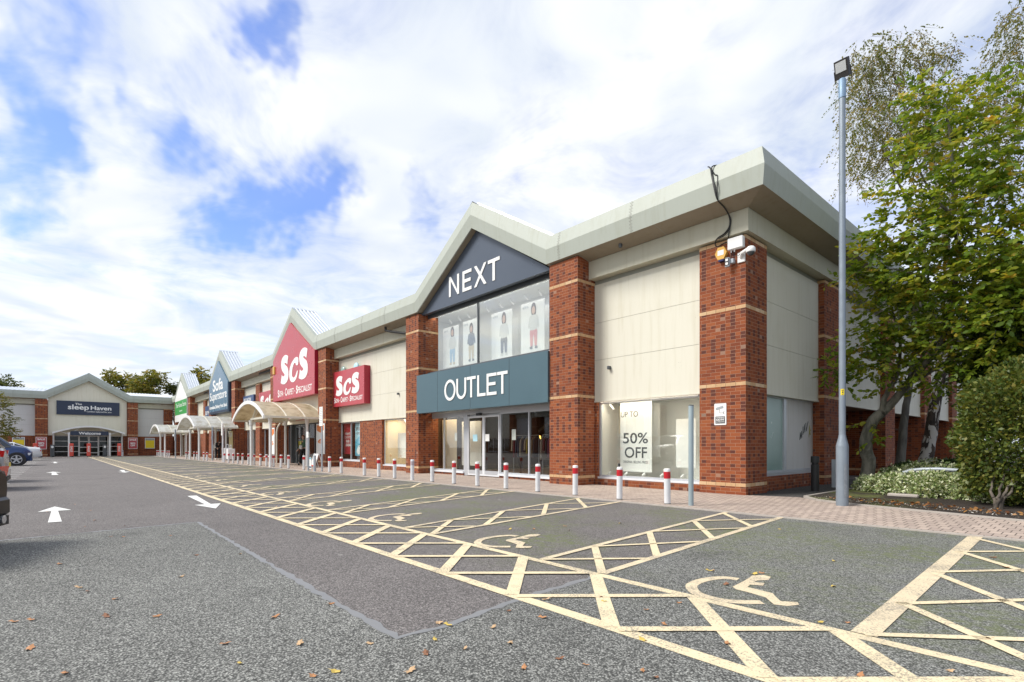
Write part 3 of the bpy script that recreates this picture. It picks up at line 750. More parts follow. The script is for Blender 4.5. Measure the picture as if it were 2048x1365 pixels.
def fascia(root, x0, x1, c, corner=None, endlen=0, ends=True):
    """bent metal fascia: three edge lines (top, crease, bottom) that climb over the gable"""
    def path(off, foot, zf, za):
        pts = [(x0, -off, zf), (c-foot, -off, zf), (c, -off, za), (c+foot, -off, zf)]
        if corner is not None: pts += [(corner+off, -off, zf), (corner+off, endlen, zf)]
        else: pts.append((x1, -off, zf))
        return pts
    T, F_, B = path(.60, 3.69, 6.97, 9.21), path(.68, 3.58, 6.59, 8.77), path(.63, 3.53, 6.20, 8.34)
    back = path(.40, 3.69, 6.975, 9.212)
    inn = path(.60, 3.50, 6.20, 8.33)
    mb = MB(); n = len(T)
    for A, Bq in ((B, F_), (F_, T), (T, back)):
        b0 = len(mb.v); mb.v += A+Bq
        for i in range(n-1): mb.f.append([b0+i, b0+i+1, b0+n+i+1, b0+n+i]); mb.m.append(0)
    # folded-back lip under the bottom edge
    b0 = len(mb.v); mb.v += inn+B
    for i in range(n-1): mb.f.append([b0+i, b0+i+1, b0+n+i+1, b0+n+i]); mb.m.append(0)
    # sheet joints
    def joint(x):
        for (o0, z0, o1, z1) in ((.632, 6.21, .681, 6.59), (.681, 6.59, .601, 6.965)):
            mb.add([(x-.012, -o0-.002, z0), (x+.012, -o0-.002, z0), (x+.012, -o1-.002, z1), (x-.012, -o1-.002, z1)], [(0,1,2,3)], 1)
            for k in range(5):
                t = (k+.5)/5
                for s in (-.035, .035): mb.box(x+s-.006, x+s+.006, -(o0+(o1-o0)*t)-.008, -(o0+(o1-o0)*t)+.004, z0+(z1-z0)*t-.006, z0+(z1-z0)*t+.006, 1)
    xs = [x for x in (c-3.69-2.4, c-3.69-4.6, c+3.69+.35, c+3.69+2.75) if x0+.2 < x < x1-.2]
    for x in xs: joint(x)
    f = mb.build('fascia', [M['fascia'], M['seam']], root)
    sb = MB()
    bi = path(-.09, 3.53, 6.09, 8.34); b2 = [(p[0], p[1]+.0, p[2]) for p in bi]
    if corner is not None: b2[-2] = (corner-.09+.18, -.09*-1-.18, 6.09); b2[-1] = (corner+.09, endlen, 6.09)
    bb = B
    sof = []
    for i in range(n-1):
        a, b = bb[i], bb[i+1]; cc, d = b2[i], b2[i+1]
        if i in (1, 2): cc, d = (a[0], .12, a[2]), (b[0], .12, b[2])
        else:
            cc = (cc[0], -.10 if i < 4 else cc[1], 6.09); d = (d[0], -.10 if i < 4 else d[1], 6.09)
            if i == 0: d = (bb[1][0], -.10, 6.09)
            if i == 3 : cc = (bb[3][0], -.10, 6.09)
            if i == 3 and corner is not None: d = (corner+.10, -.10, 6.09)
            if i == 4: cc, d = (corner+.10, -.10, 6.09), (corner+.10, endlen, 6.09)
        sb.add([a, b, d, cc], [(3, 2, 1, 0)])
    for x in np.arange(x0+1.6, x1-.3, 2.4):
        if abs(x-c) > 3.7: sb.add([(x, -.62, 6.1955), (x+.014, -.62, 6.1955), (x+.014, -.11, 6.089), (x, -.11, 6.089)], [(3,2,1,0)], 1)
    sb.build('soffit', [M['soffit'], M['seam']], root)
def ribbed(mb, a, b, c, d, n, h, mi=0):           # ribbed sheet between edges a-b (near) and d-c; ribs run a->d
    a, b, c, d = map(Vector, (a, b, c, d)); nrm = (b-a).cross(d-a).normalized()
    top, bot = [], []
    for i in range(n):
        for (t, k) in ((0,0),(.55,0),(.65,1),(.9,1)):
            u = (i+t)/n
            top.append(a+(b-a)*u+nrm*h*k); bot.append(d+(c-d)*u+nrm*h*k)
    top.append(b); bot.append(c); m = len(top); b0 = len(mb.v)
    mb.v += [tuple(p) for p in top+bot]
    for i in range(m-1): mb.f.append([b0+i, b0+i+1, b0+m+i+1, b0+m+i]); mb.m.append(mi)
def roofs(root, x0, x1, c, depth=14, ribs=True, flat=False):
    mb = MB()
    z1 = 6.7 if flat else 6.92+.105*(depth+.40)
    for a, b, y in ((x0, c-3.70, -.42), (c-3.70, c+3.70, .79), (c+3.70, x1, -.42)):
        za = 6.92+(z1-6.92)*(y+.42)/(depth+.42)
        if ribs: ribbed(mb, (a,y,za), (b,y,za), (b,depth,z1), (a,depth,z1), max(2, int((b-a)/.33)), .04)
        else: mb.add([(a,y,za),(b,y,za),(b,depth,z1),(a,depth,z1)], [(0,1,2,3)])
    mb.build('roof', M['roof'], root)
    g = MB(); y0, y1 = -.56, .78
    ribbed(g, (c+.02,y0,9.20), (c+.02,y1,9.20), (c+3.78,y1,6.90), (c+3.78,y0,6.90), 6, -.045)
    ribbed(g, (c-.02,y1,9.20), (c-.02,y0,9.20), (c-3.78,y0,6.90), (c-3.78,y1,6.90), 6, -.045)
    g.prism([(c-3.7,6.9),(c+3.7,6.9),(c,9.17)], y1-.03, y1-.002, 'y')
    g.add([(c-.16,y0-.03,9.13),(c,y0-.03,9.245),(c+.16,y0-.03,9.13),(c-.16,y1+.03,9.13),(c,y1+.03,9.245),(c+.16,y1+.03,9.13)], [(0,1,4,3),(1,2,5,4)])
    g.build('gable_roof', M['roof'], root)
def beam(root, a, b): return MB().box(a, b, -.10, .34, 5.61, 6.085).build('eaves_beam', M['beam'], root)
def brickwall(root, a, b, z0=-.35, z1=2.34, y0=.16, y1=.36): return MB().box(a, b, y0, y1, z0, z1).build('brick_wall', M['brick'], root)
def gable_board(root, c, zb, y=-.16, hw=3.72):
    p = [(c-hw,zb),(c+hw,zb),(c+hw,6.22),(c+3.53,6.24),(c,8.38),(c-3.53,6.24),(c-hw,6.22)]
    return MB().prism(p, y, y+.12, 'y').build('gable_panel', M['creamwall'], root)
def carcass(root, x0, x1, depth):                  # side and back walls so that the shell is closed
    mb = MB(); mb.box(x0, x1, depth-.3, depth-.01, -.4, 6.9); mb.box(x0+.02, x0+.3, .4, depth-.3, -.4, 6.9)
    mb.build('rear_wall', M['brick'], root)

# --- unit 1: the outlet on the corner
u1 = thing('retail_unit', 'nearest brick and cream shop unit with dark NEXT gable and OUTLET board, on the corner', 'shop building', (-8.9, 0, 0))
C1 = -8.92
END = 31
fascia(u1, -17.85, .63, C1, corner=0.0, endlen=END)
roofs(u1, -17.85, .4, C1, END-1, ribs=False, flat=True)
# corner pillar with open step on its side
pillar(u1, -1.06, 0, 0, 1.04, 5.575, topband=True)
pillar(u1, -5.33, -4.27, -.55, .35, 6.155); pillar(u1, -13.40, -12.44, -.55, .35, 6.155)
beam(u1, -4.268, .098); beam(u1, -17.85, -13.402)
MB().box(-.34, .099, .342, END, 5.61, 6.085).build('eaves_beam', M['beam'], u1)
panels(u1, -4.268, -1.062); panels(u1, -17.85, -13.402)
# display window right of the entrance
window(u1, -4.20, -1.062, .22, 2.262, .30)
brickwall(u1, -4.268, -1.062, z1=.165)
MB().box(-4.268, -4.20, .16, .36, .17, 2.262).build('brick_wall', M['brick'], u1)
interior(u1, -4.25, -.62, .36, 1.55, .20, 2.30, 'whitewall', 'whitewall')
# window near the shared wall, with brick beside it
window(u1, -16.82, -14.60, .20, 2.262, .30); brickwall(u1, -17.85, -16.84); brickwall(u1, -16.84, -13.402, z1=.145); 
MB().box(-14.598, -13.402, .16, .36, .15, 2.262).build('brick_wall', M['brick'], u1)
interior(u1, -16.9, -14.5, .37, 1.4, .2, 2.30, 'beige', 'beige')
# gable bay: upper display window, lower shopfront
window(u1, -12.70, -5.70, 3.86, 6.07, -.10, posts=(-9.23,), fm='aludark', gm='glassup', fw=.06, sill=False)
MB().box(-12.75, -5.65, -.20, -.06, 3.80, 3.857).build('window_sill', M['alulight'], u1)
MB().box(-12.44, -5.33, -.14, .02, 6.073, 6.20).build('window_head', M['aludark'], u1)
interior(u1, -12.9, -5.45, -.06, 1.25, 3.85, 6.12, 'whitewall', 'whitewall')
MB().box(-12.44, -5.33, .06, .12, 2.175, 2.36).build('door_header', M['alu'], u1)
sf = window(u1, -12.84, -10.28, .135, 2.172, .10, posts=(-11.62,), sill=False); MB().box(-12.9, -10.26, -.02, .13, .07, .132).build('sill', M['alulight'], sf)
sf = window(u1, -8.27, -5.42, .135, 2.172, .10, posts=(-6.86,), sill=False); MB().box(-8.29, -5.33, -.02, .13, .07, .132).build('sill', M['alulight'], sf)
brickwall(u1, -12.44, -10.30, z1=.068, y0=.02, y1=.2); brickwall(u1, -8.25, -5.33, z1=.068, y0=.02, y1=.2)
MB().box(-10.278, -10.08, .05, .16, 0, 2.172).build('door_jamb', M['alu'], u1)
for a, b in ((-10.07, -9.155), (-9.145, -8.285)):
    d = window(u1, a, b, .02, 2.10, .085, fm='alulight', sill=False, fw=.055, name='sliding_door')
    MB().box(a+.06, b-.06, .05, .12, .08, .20).build('kick_plate', M['alu'], d)
    MB().box((a+b)/2-.16 if a < -10 else a+.08, (a+b)/2+.10 if a < -10 else a+.30, .07, .078, 1.22, 1.46).build('door_notice', M['cyanlight'] if a < -10 else M['paper'], d)
MB().rbox(-9.50, -9.22, -.02, .06, 2.12, 2.20, .015).build('door_sensor', M['black'], u1)
MB().box(-10.1, -8.27, .16, .2, 2.11, 2.172).build('door_jamb', M['alu'], u1)
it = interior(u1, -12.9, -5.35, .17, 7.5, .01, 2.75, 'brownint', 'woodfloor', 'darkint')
# end wall facing the planted bed
def end_window():
    y0, y1 = 1.06, 4.80
    f = MB(); X = -.30
    for a, b in ((y0, y0+.06), (2.66, 2.80), (y1-.06, y1)): f.box(X-.03, X+.04, a, b, .42, 2.28)
    for a, b in ((y0+.06, 2.66), (2.80, y1-.06)):
        f.box(X-.03, X+.035, a, b, .42, .47); f.box(X-.03, X+.035, a, b, 2.24, 2.28)
    f.box(X-.03, X+.10, y0, y1, .345, .418)
    w = f.build('window', M['alu'], u1)
    MB().box(X-.015, X, y0+.06, 2.66, .47, 2.24).build('frosted_pane', M['frost'], w)
    b = MB().box(X-.012, X+.01, 2.80, y1-.06, .47, 2.24).build('boarded_pane', panel_mat('dirty_white_board', (.60,.59,.575), .6, .6), w)
    g = MB()
    rr = random.Random(5)
    pts = [[(3.72,1.22),(3.76,1.42),(3.80,1.25),(3.85,1.46),(3.87,1.28)], [(3.93,1.36),(3.95,1.58)], [(3.99,1.40),(4.05,1.64),(4.08,1.43)], [(4.02,1.5),(4.09,1.52)], [(4.14,1.68),(4.17,1.46),(4.30,1.72)]]
    for s in pts:
        for p, q in zip(s[:-1], s[1:]): g.tube([(X+.012, p[0], p[1]), (X+.012, q[0], q[1])], .011, 6)
    g.build('graffiti', M['ink'], w)
    g = MB()
    for s in [[(4.36,1.30),(4.42,1.62),(4.47,1.36),(4.39,1.42),(4.5,1.5)]]:
        for p, q in zip(s[:-1], s[1:]): g.tube([(X+.012, p[0], p[1]), (X+.012, q[0], q[1])], .010, 6)
    g.build('graffiti', plain('olive_ink', (.30,.27,.06), .6), w)
end_window()
MB().box(-.40, -.14, 1.045, 4.648, -.35, .343).build('brick_wall', M['brick'], u1)
MB().box(-1.45, -1.25, 4.802, END, -.35, 2.29).build('brick_wall', M['brick'], u1)
MB().box(-1.25, -.24, 4.802, END, 2.292, 2.40).build('soffit', M['soffit'], u1)
MB().box(-.40, -.24, 4.802-.0, 4.65, .343, .35).build('brick_wall', M['brick'], u1) if False else None
ys = [4.65, 10.5, 16.3, 22.1, 27.9]
prev = 1.042
for y in ys:
    panels(u1, prev+.001, y-.001, -.15, 'y'); pillar(u1, -1.25 if y > 5 else -.50, 0, y, y+1.2, 5.575, topband=True); prev = y+1.2
MB().box(-17.8, -.35, END-.3, END, -.4, 6.9).build('rear_wall', M['brick'], u1)
MB().box(-17.83, -17.6, 2, END-.3, -.4, 6.9).build('rear_wall', M['brick'], u1)

# --- the three units further along the terrace
def entrance(root, a, b, fm='aludark', door=(None, None), zt=2.36, y=.10, posts=(), rails=(), wall='darkint', fl='darkint', dep=5, base=.0):
    o = window(root, a, b, base, zt, y, posts=posts, rails=rails, fm=fm, sill=False, fw=.06)
    if door[0] is not None:
        d = MB(); x0, x1 = door; d.box(x0, x0+.09, y-.07, y+.02, base, zt-.1); d.box(x1-.09, x1, y-.07, y+.02, base, zt-.1); d.box(x0+.09, x1-.09, y-.07, y+.02, zt-.2, zt-.1)
        d.box((x0+x1)/2-.05, (x0+x1)/2+.05, y-.07, y+.02, base, zt-.2)
        d.build('door_frame', M[fm], root)
    interior(root, a, b, y+.07, y+dep, base, zt+.2, wall, fl)
    return o
u2 = thing('retail_unit', 'brick and cream shop unit with tall red ScS gable sign, second from the corner', 'shop building', (-26.7, 0, -.05))
C2 = -26.70
fascia(u2, -35.9, -17.852, C2); roofs(u2, -35.9, -17.852, C2)
pillar(u2, -22.72, -21.66, -.55, .35, 6.155, zb=-.5); pillar(u2, -31.0, -29.95, -.55, .35, 6.155, zb=-.5); pillar(u2, -36.38, -35.34, -.02, .6, 5.575, topband=True, zb=-.5)
beam(u2, -21.658, -17.852); beam(u2, -35.9, -31.002)
panels(u2, -21.658, -17.852); panels(u2, -35.338, -31.002)
gable_board(u2, C2, 2.36)
window(u2, -21.655, -19.15, .32, 2.262, .30, posts=(-20.45,)); brickwall(u2, -21.658, -19.15, z0=-.5, z1=.26); brickwall(u2, -19.15, -17.852, z0=-.5)
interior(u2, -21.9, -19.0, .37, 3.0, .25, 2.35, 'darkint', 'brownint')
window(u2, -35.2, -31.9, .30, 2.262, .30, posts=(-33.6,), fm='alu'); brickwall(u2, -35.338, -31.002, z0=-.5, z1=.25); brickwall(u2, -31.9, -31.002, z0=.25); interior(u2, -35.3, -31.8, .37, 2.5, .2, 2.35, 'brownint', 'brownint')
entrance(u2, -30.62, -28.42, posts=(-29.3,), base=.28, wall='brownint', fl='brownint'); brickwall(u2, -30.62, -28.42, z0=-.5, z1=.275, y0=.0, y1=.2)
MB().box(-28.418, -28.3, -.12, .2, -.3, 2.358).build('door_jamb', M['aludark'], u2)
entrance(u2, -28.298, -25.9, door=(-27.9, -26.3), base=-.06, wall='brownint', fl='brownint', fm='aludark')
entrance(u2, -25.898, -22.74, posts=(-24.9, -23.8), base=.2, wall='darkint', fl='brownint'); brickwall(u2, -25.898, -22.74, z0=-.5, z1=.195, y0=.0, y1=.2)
carcass(u2, -35.9, -17.86, 14)
u3 = thing('retail_unit', 'brick shop unit with slate blue Sofa Superstore gable sign, third from the corner', 'shop building', (-45.0, 0, -.1))
C3 = -45.0
fascia(u3, -54.2, -35.902, C3); roofs(u3, -54.2, -35.902, C3)
pillar(u3, -41.12, -40.05, -.55, .35, 6.155, zb=-.5); pillar(u3, -49.4, -48.4, -.55, .35, 6.155, zb=-.5); pillar(u3, -54.75, -53.7, -.02, .6, 5.575, topband=True, zb=-.5)
beam(u3, -40.048, -35.902); beam(u3, -54.2, -49.402)
panels(u3, -40.048, -36.382); panels(u3, -53.698, -49.402); gable_board(u3, C3, 2.36)
window(u3, -39.7, -36.6, .25, 2.262, .30, posts=(-38.2,)); brickwall(u3, -40.048, -36.382, z0=-.5, z1=.20); interior(u3, -39.8, -36.5, .37, 2.5, .1, 2.35, 'whitewall', 'brownint')
MB().box(-40.048, -39.72, .16, .36, .2, 2.262).build('brick_wall', M['brick'], u3)
window(u3, -53.4, -50.2, .25, 2.262, .30, posts=(-51.8,)); brickwall(u3, -53.698, -49.402, z0=-.5, z1=.20); interior(u3, -53.5, -50.1, .37, 2.5, .1, 2.35, 'whitewall', 'brownint')
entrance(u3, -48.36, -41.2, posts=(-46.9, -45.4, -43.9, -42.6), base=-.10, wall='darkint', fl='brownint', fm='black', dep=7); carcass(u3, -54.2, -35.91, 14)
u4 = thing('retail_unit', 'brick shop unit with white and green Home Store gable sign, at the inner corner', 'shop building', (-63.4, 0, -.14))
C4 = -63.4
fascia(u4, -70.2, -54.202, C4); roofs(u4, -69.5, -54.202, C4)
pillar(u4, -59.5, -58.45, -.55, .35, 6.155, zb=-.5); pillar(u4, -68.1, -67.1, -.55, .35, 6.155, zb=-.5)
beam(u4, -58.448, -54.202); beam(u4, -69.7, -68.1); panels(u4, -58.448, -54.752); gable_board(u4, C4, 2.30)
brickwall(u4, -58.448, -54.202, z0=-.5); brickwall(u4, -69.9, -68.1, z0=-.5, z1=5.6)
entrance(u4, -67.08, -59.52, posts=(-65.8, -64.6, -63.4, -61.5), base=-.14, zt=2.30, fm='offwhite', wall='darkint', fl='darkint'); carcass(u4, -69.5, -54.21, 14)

# --- unit facing us at the far end (built in its own frame, then turned)
def far_unit(name, label, loc, rz, main=True):
    root = thing(name, label, 'shop building', (0, 0, 0))
    c = 0
    fascia(root, -9.5, 8.3, c); roofs(root, -9.5, 9.4, c)
    pillar(root, 3.45, 4.42, -.55, .35, 6.155, zb=-.6); pillar(root, -4.42, -3.42, -.55, .35, 6.155, zb=-.6)
    if main: pillar(root, 7.0, 7.9, -.10, .5, 5.575, topband=True, zb=-.6)
    pillar(root, -9.5, -8.3, -.10, .5, 5.575, topband=True, zb=-.6)
    beam(root, 4.422, 8.4); beam(root, -9.5, -4.422)
    panels(root, 4.422, 6.998, mat='cream2'); panels(root, -8.298, -4.422, mat='cream2'); gable_board(root, c, 2.30, hw=3.40)
    brickwall(root, 4.422, 8.4, z0=-.6); brickwall(root, -8.298, -4.422, z0=-.6); brickwall(root, -3.418, -3.0, z0=-.6, z1=2.28, y0=-.10, y1=.2); brickwall(root, 3.0, 3.448, z0=-.6, z1=2.28, y0=-.10, y1=.2)
    if main:
        window(root, -2.95, -1.70, -.02, 2.28, .02, rails=(.55,1.12,1.70), fm='white', sill=False, fw=.05, gm='glassfar'); window(root, 1.70, 2.95, -.02, 2.28, .02, rails=(.55,1.12,1.70), fm='white', sill=False, fw=.05, gm='glassfar')
        window(root, -1.68, -.86, -.02, 2.28, .02, rails=(.55,1.12,1.70), fm='white', sill=False, fw=.05, gm='glassfar'); window(root, .86, 1.68, -.02, 2.28, .02, rails=(.55,1.12,1.70), fm='white', sill=False, fw=.05, gm='glassfar')
        for a, b in ((-.85, -.005), (.005, .85)): window(root, a, b, -.02, 2.28, .0, rails=(.40,1.02,1.66), fm='white', sill=False, fw=.08, gm='glassfar', name='entrance_door')
    else:
        window(root, -2.95, 2.95, -.02, 2.28, .02, posts=(-1.5,0,1.5), fm='white', sill=False, fw=.10)
    interior(root, -2.98, 2.98, .07, 5, -.02, 2.4, 'darkint', 'brownint')
    MB().box(-9.5, 9.4, 13.6, 14, -.5, 6.9).build('rear_wall', M['brick'], root)
    root.location = loc; root.rotation_euler = (0, 0, rz)
    for ch in root.children: ch.matrix_parent_inverse = Matrix.Identity(4)
    return root
uf = far_unit('retail_unit', 'shop unit facing the camera across the end of the car park, navy Sleep Haven sign', (-69.75, -8.42, -.16), PI/2)
for X_, lab in ((-28, 'shop unit across the car park mirrored in the corner display window'), (-46, 'shop unit across the car park mirrored in the rightmost outlet shop pane'), (-64, 'shop unit across the car park mirrored in the outlet sliding doors')):
    far_unit('retail_unit', 'brick '+lab, (X_, -46, -.05), PI, main=False)

# ---------------------------------------------------------------- shop signs
def poly_letters(mb, polys, y, d=.02, mi=0):
    for i, p in enumerate(polys): mb.prism(p, y-d-.0007*(i % 3), y, 'y', mi)
def bar(a, b, w): return stroke_poly(a, b, w)
# slate triangle: the four letters are drawn as bars
s = thing('gable_sign', 'dark slate triangular NEXT sign under the gable of the corner shop', 'shop sign', (-8.95, -.4, 6.1))
MB().prism([(-12.44,6.115),(-5.46,6.115),(-5.46,6.16),(-8.93,8.335),(-12.44,6.16)], -.40, -.24, 'y').build('sign_panel', M['signdark'], s)
mb = MB(); y = -.402
def rect(x0, x1, z0, z1): return [(x0,z0),(x1,z0),(x1,z1),(x0,z1)]
poly_letters(mb, [rect(-10.55,-10.44,6.41,7.12), [(-10.55,7.12),(-10.44,7.12),(-9.93,6.41),(-10.02,6.41)], rect(-10.04,-9.93,6.41,7.12)], y)
poly_letters(mb, [rect(-9.72,-9.61,6.41,7.12), rect(-9.61,-9.2,7.01,7.12), rect(-9.61,-9.25,6.71,6.82), rect(-9.61,-9.2,6.41,6.52)], y)
poly_letters(mb, [[(-9.05,6.41),(-8.92,6.41),(-8.38,7.12),(-8.51,7.12)], [(-9.05,7.12),(-8.92,7.12),(-8.38,6.41),(-8.51,6.41)]], y)
poly_letters(mb, [rect(-8.3,-7.7,7.01,7.12), rect(-8.06,-7.94,6.41,7.01)], y)
mb.build('lettering', M['letter'], s)
s = thing('fascia_sign', 'wide teal board reading OUTLET above the shop doors', 'shop sign', (-8.85, -.5, 2.3))
sp = MB(); sp.box(-12.46, -5.331, -.62, -.30, 2.30, 3.755)
for x in (-11.0, -9.0, -7.0): sp.box(x-.006, x+.006, -.6215, -.62, 2.31, 3.75, 1)
sp.build('sign_panel', [M['signteal'], M['black']], s)
MB().box(-12.40, -5.34, -.30, -.02, 2.33, 3.74).build('sign_box', M['aludark'], s)
mb = MB(); y = -.622; X = lambda v: -8.78+(v+8.78)*.975; W = .095; Zb, Zt = 2.68, 3.375
def ring(cx, cz, rx, rz, w, a0=0, a1=360, n=40):
    out = []
    for i in range(n):
        t0, t1 = (math.radians(a0+(a1-a0)*k/n) for k in (i, i+1))
        P = lambda t, k: (cx+(rx-k)*math.cos(t), cz+(rz-k)*math.sin(t))
        out.append([P(t0,0), P(t1,0), P(t1,w), P(t0,w)])
    return out
poly_letters(mb, ring(X(-10.21),(2.65+3.39)/2,.345,.37,W), y)
poly_letters(mb, ring(X(-9.51),2.66+.29,.285,.29,W,180,360,24)+[rect(X(-9.51)-.285,X(-9.51)-.285+W,2.95,Zt), rect(X(-9.51)+.285-W,X(-9.51)+.285,2.95,Zt)], y)
for a in (-9.18, -7.52): poly_letters(mb, [rect(X(a),X(a+.51),Zt-W,Zt), rect(X(a+.255)-W/2,X(a+.255)+W/2,Zb,Zt-W)], y)
poly_letters(mb, [rect(X(-8.58),X(-8.58)+W,Zb,Zt), rect(X(-8.58)+W,X(-8.13),Zb,Zb+W)], y)
poly_letters(mb, [rect(X(-8.07),X(-8.07)+W,Zb,Zt)]+[rect(X(-8.07)+W,X(-7.56-k),z,z+W) for z, k in ((Zb,0),(Zb+.31,.05),(Zt-W,0))], y)
mb.build('lettering', M['letter'], s)

# red sofa shop: fat drawn letters
S2 = [(733,355),(715,332),(690,321),(662,326),(632,350),(605,390),(585,445),(576,515),(579,590),(592,650),(618,702),(645,735),(655,762),(641,786),(619,797),(599,790),(588,768),(580,850),(567,940),(590,958),(625,970),(665,955),(702,915),(726,860),(739,790),(740,710),(731,640),(712,588),(690,562),(664,540),(652,518),(660,499),(682,497),(705,520),(714,524),(722,450)]
CC = [(557,570),(550,530),(525,510),(495,525),(460,572),(422,640),(396,720),(382,810),(381,900),(393,970),(413,1010),(440,1025),(470,1015),(502,978),(526,920),(541,850),(545,790),(530,800),(514,852),(495,902),(470,932),(450,930),(437,902),(432,850),(437,780),(450,710),(470,650),(489,628),(503,640),(510,668),(526,683),(546,668),(556,620)]
def glyphs(s, front, x0, x1, z0, z1):
    """the three letters, drawn flat on the sign face, mapped from the big sign's own face into x0..x1, z0..z1"""
    def face(p): q = at(540+p[0]/9.745, 660+p[1]/9.745, -.80); return (q.x, q.z)
    a = [face(p) for p in smooth_loop(S2, 3)]; b = [face(p) for p in smooth_loop(CC, 3)]
    ax = [p[0] for p in a]; az = [p[1] for p in a]
    w = max(ax)-min(ax)
    c = [(p[0]-min(ax)-28.05, p[1]+(0.0)) for p in a]      # first S is the same letter shifted left
    allx = [p[0] for p in a+b+c]; allz = [p[1] for p in a+b+c]
    mn, mx, mz, Mz = min(allx), max(allx), min(allz), max(allz)
    f = lambda p: (x0+(p[0]-mn)/(mx-mn)*(x1-x0), z0+(p[1]-mz)/(Mz-mz)*(z1-z0))
    mb = MB()
    for L in (c, b, a): mb.prism([f(p) for p in L], front-.014, front+.002, 'y')
    mb.build('lettering', M['letter'], s)
def smallcaps(mb, words, x0, x1, z0, h, y, depth=.012):
    tot = 0; items = []
    for wd in words:
        if wd == '.': items.append(('.', .28)); tot += .28+.22; continue
        items.append((wd[0], .55)); items.append((wd[1:], .46*len(wd[1:]))); tot += .55+.46*len(wd[1:])+.22
    k = (x1-x0)/(tot-.22); x = x0; i = 0
    for t, w in items:
        if t == '.':
            mb.box(x+.04*k, x+.04*k+h*.16, y-depth, y, z0+h*.3, z0+h*.46); x += (.28+.22)*k
        elif len(t) == 1 and t.isupper() and i+1 < len(items):
            text(mb, t, x, x+(w-.06)*k, z0-h*.06, z0+h, y, .025, depth); x += w*k
        else:
            text(mb, t.upper(), x, x+(w-.03)*k, z0, z0+h*.78, y, .006, depth); x += (w+.22)*k
        i += 1
s = thing('gable_sign', 'tall red pointed gable sign with white ScS letters above the arched canopy', 'shop sign', (-25.9, -.75, 3.8))
MB().prism([(-29.1,3.83),(-22.50,3.83),(-22.50,6.08),(-25.72,8.06),(-27.30,8.06),(-29.1,6.0)] if False else [(-29.85,3.83),(-22.78,3.83),(-22.78,6.17),(-23.08,6.27),(-26.70,8.30),(-29.85,6.42)], -.72, -.50, 'y').build('sign_panel', [M['red']], s)
MB().box(-22.779, -22.765, -.70, -.17, 3.83, 6.17).build('sign_return', M['redside'], s)
MB().box(-29.83, -22.80, -.499, -.17, 3.87, 6.15).build('sign_box', M['redside'], s)
q0, q1 = at(540+215/9.745, 750, -.72), at(540+740/9.745, 750, -.72)
glyphs(s, -.721, q0.x, q1.x, 4.75, 6.50)
mb = MB(); a, b = at(540+155/9.745, 780, -.72).x, at(540+820/9.745, 780, -.72).x
smallcaps(mb, ['Sofa','.','Carpet','.','Specialist'], a, b, 4.06, .44, -.721); mb.build('lettering', M['letter'], s)
def scs_small(label, x0, x1, z0, z1):
    s = thing('wall_sign', label, 'shop sign', ((x0+x1)/2, 0, z0))
    MB().box(x0, x1, -.16, .148, z0, z1).build('sign_panel', M['red'], s)
    MB().box(x1+.0005, x1+.012, -.155, .145, z0, z1).build('sign_return', M['redside'], s)
    w = x1-x0; h = z1-z0
    glyphs(s, -.161, x0+w*.10, x1-w*.14, z0+h*.29, z0+h*.86)
    mb = MB(); smallcaps(mb, ['Sofa','.','Carpet','.','Specialist'], x0+w*.04, x1-w*.04, z0+h*.11, h*.15, -.161); mb.build('lettering', M['letter'], s)
scs_small('square red ScS wall sign on the cream panel between dark and red gables', -21.64, -18.0, 3.07, 4.87)
scs_small('red ScS wall sign half hidden behind the brick pillar left of the red gable sign', -35.0, -31.3, 3.0, 4.82)
# globe lamps behind the square sign
for x, lab, mt in ((-20.75, 'dull teal round float standing on top of the square red wall sign', 'cyan'), (-19.2, 'pale round float on top of the square red wall sign', 'cyanlight')):
    o = MB().ball((x, 0, 4.90), .26, .10, .24, 14).build('globe_float', M['frost'] if mt == 'cyan' else M['cyanlight'], smooth=60); tag(o, lab, 'float')
# welcome sign over the sofa shop door
s = thing('door_sign', 'small red Welcome to ScS sign over the glazed sofa shop entrance', 'shop sign', (-27, -.2, 2.6))
MB().box(-28.45, -25.70, -.24, -.17, 2.56, 2.92).build('sign_panel', M['red'], s)
mb = MB(); text(mb, 'Welcome to', -28.25, -27.0, 2.66, 2.82, -.241, .01, .01); text(mb, 'ScS', -26.85, -26.1, 2.62, 2.86, -.241, .03, .01); mb.build('lettering', M['letter'], s)

s = thing('gable_sign', 'slate blue pointed gable sign reading Sofa Superstore', 'shop sign', (-45, -.75, 3.8))
MB().prism([(-48.40,3.84),(-41.62,3.84),(-41.62,6.22),(-45.0,8.28),(-48.40,6.30)], -.72, -.60, 'y').build('sign_panel', M['sofablue'], s)
MB().box(-48.41, -41.61, -.599, -.17, 3.80, 6.2).build('sign_box', M['navy'], s)
MB().box(-48.40, -41.62, -.722, -.7205, 3.845, 4.02).build('sign_stripe', M['navy'], s)
mb = MB(); text(mb, 'Sofa', -46.9, -43.2, 5.75, 6.75, -.722, .022, .01); text(mb, 'Superstore', -48.0, -41.95, 4.78, 5.72, -.722, .01, .01); text(mb, 'Immediate Delivery From Stock', -48.15, -41.8, 4.16, 4.56, -.722, .02, .01); mb.build('lettering', M['letter'], s)
def board(name, label, cat, x0, x1, z0, z1, y0, y1, mat, texts=(), lm='letter', extra=None):
    s = thing(name, label, cat, ((x0+x1)/2, y0, z0))
    MB().box(x0, x1, y0, y1, z0, z1).build('sign_panel', M[mat] if isinstance(mat, str) else mat, s)
    if texts:
        mb = MB()
        for t in texts: text(mb, t[0], t[1], t[2], t[3], t[4], y0-.002, t[5] if len(t) > 5 else .02, .006)
        mb.build('lettering', M[lm], s)
    if extra: extra(s)
    return s
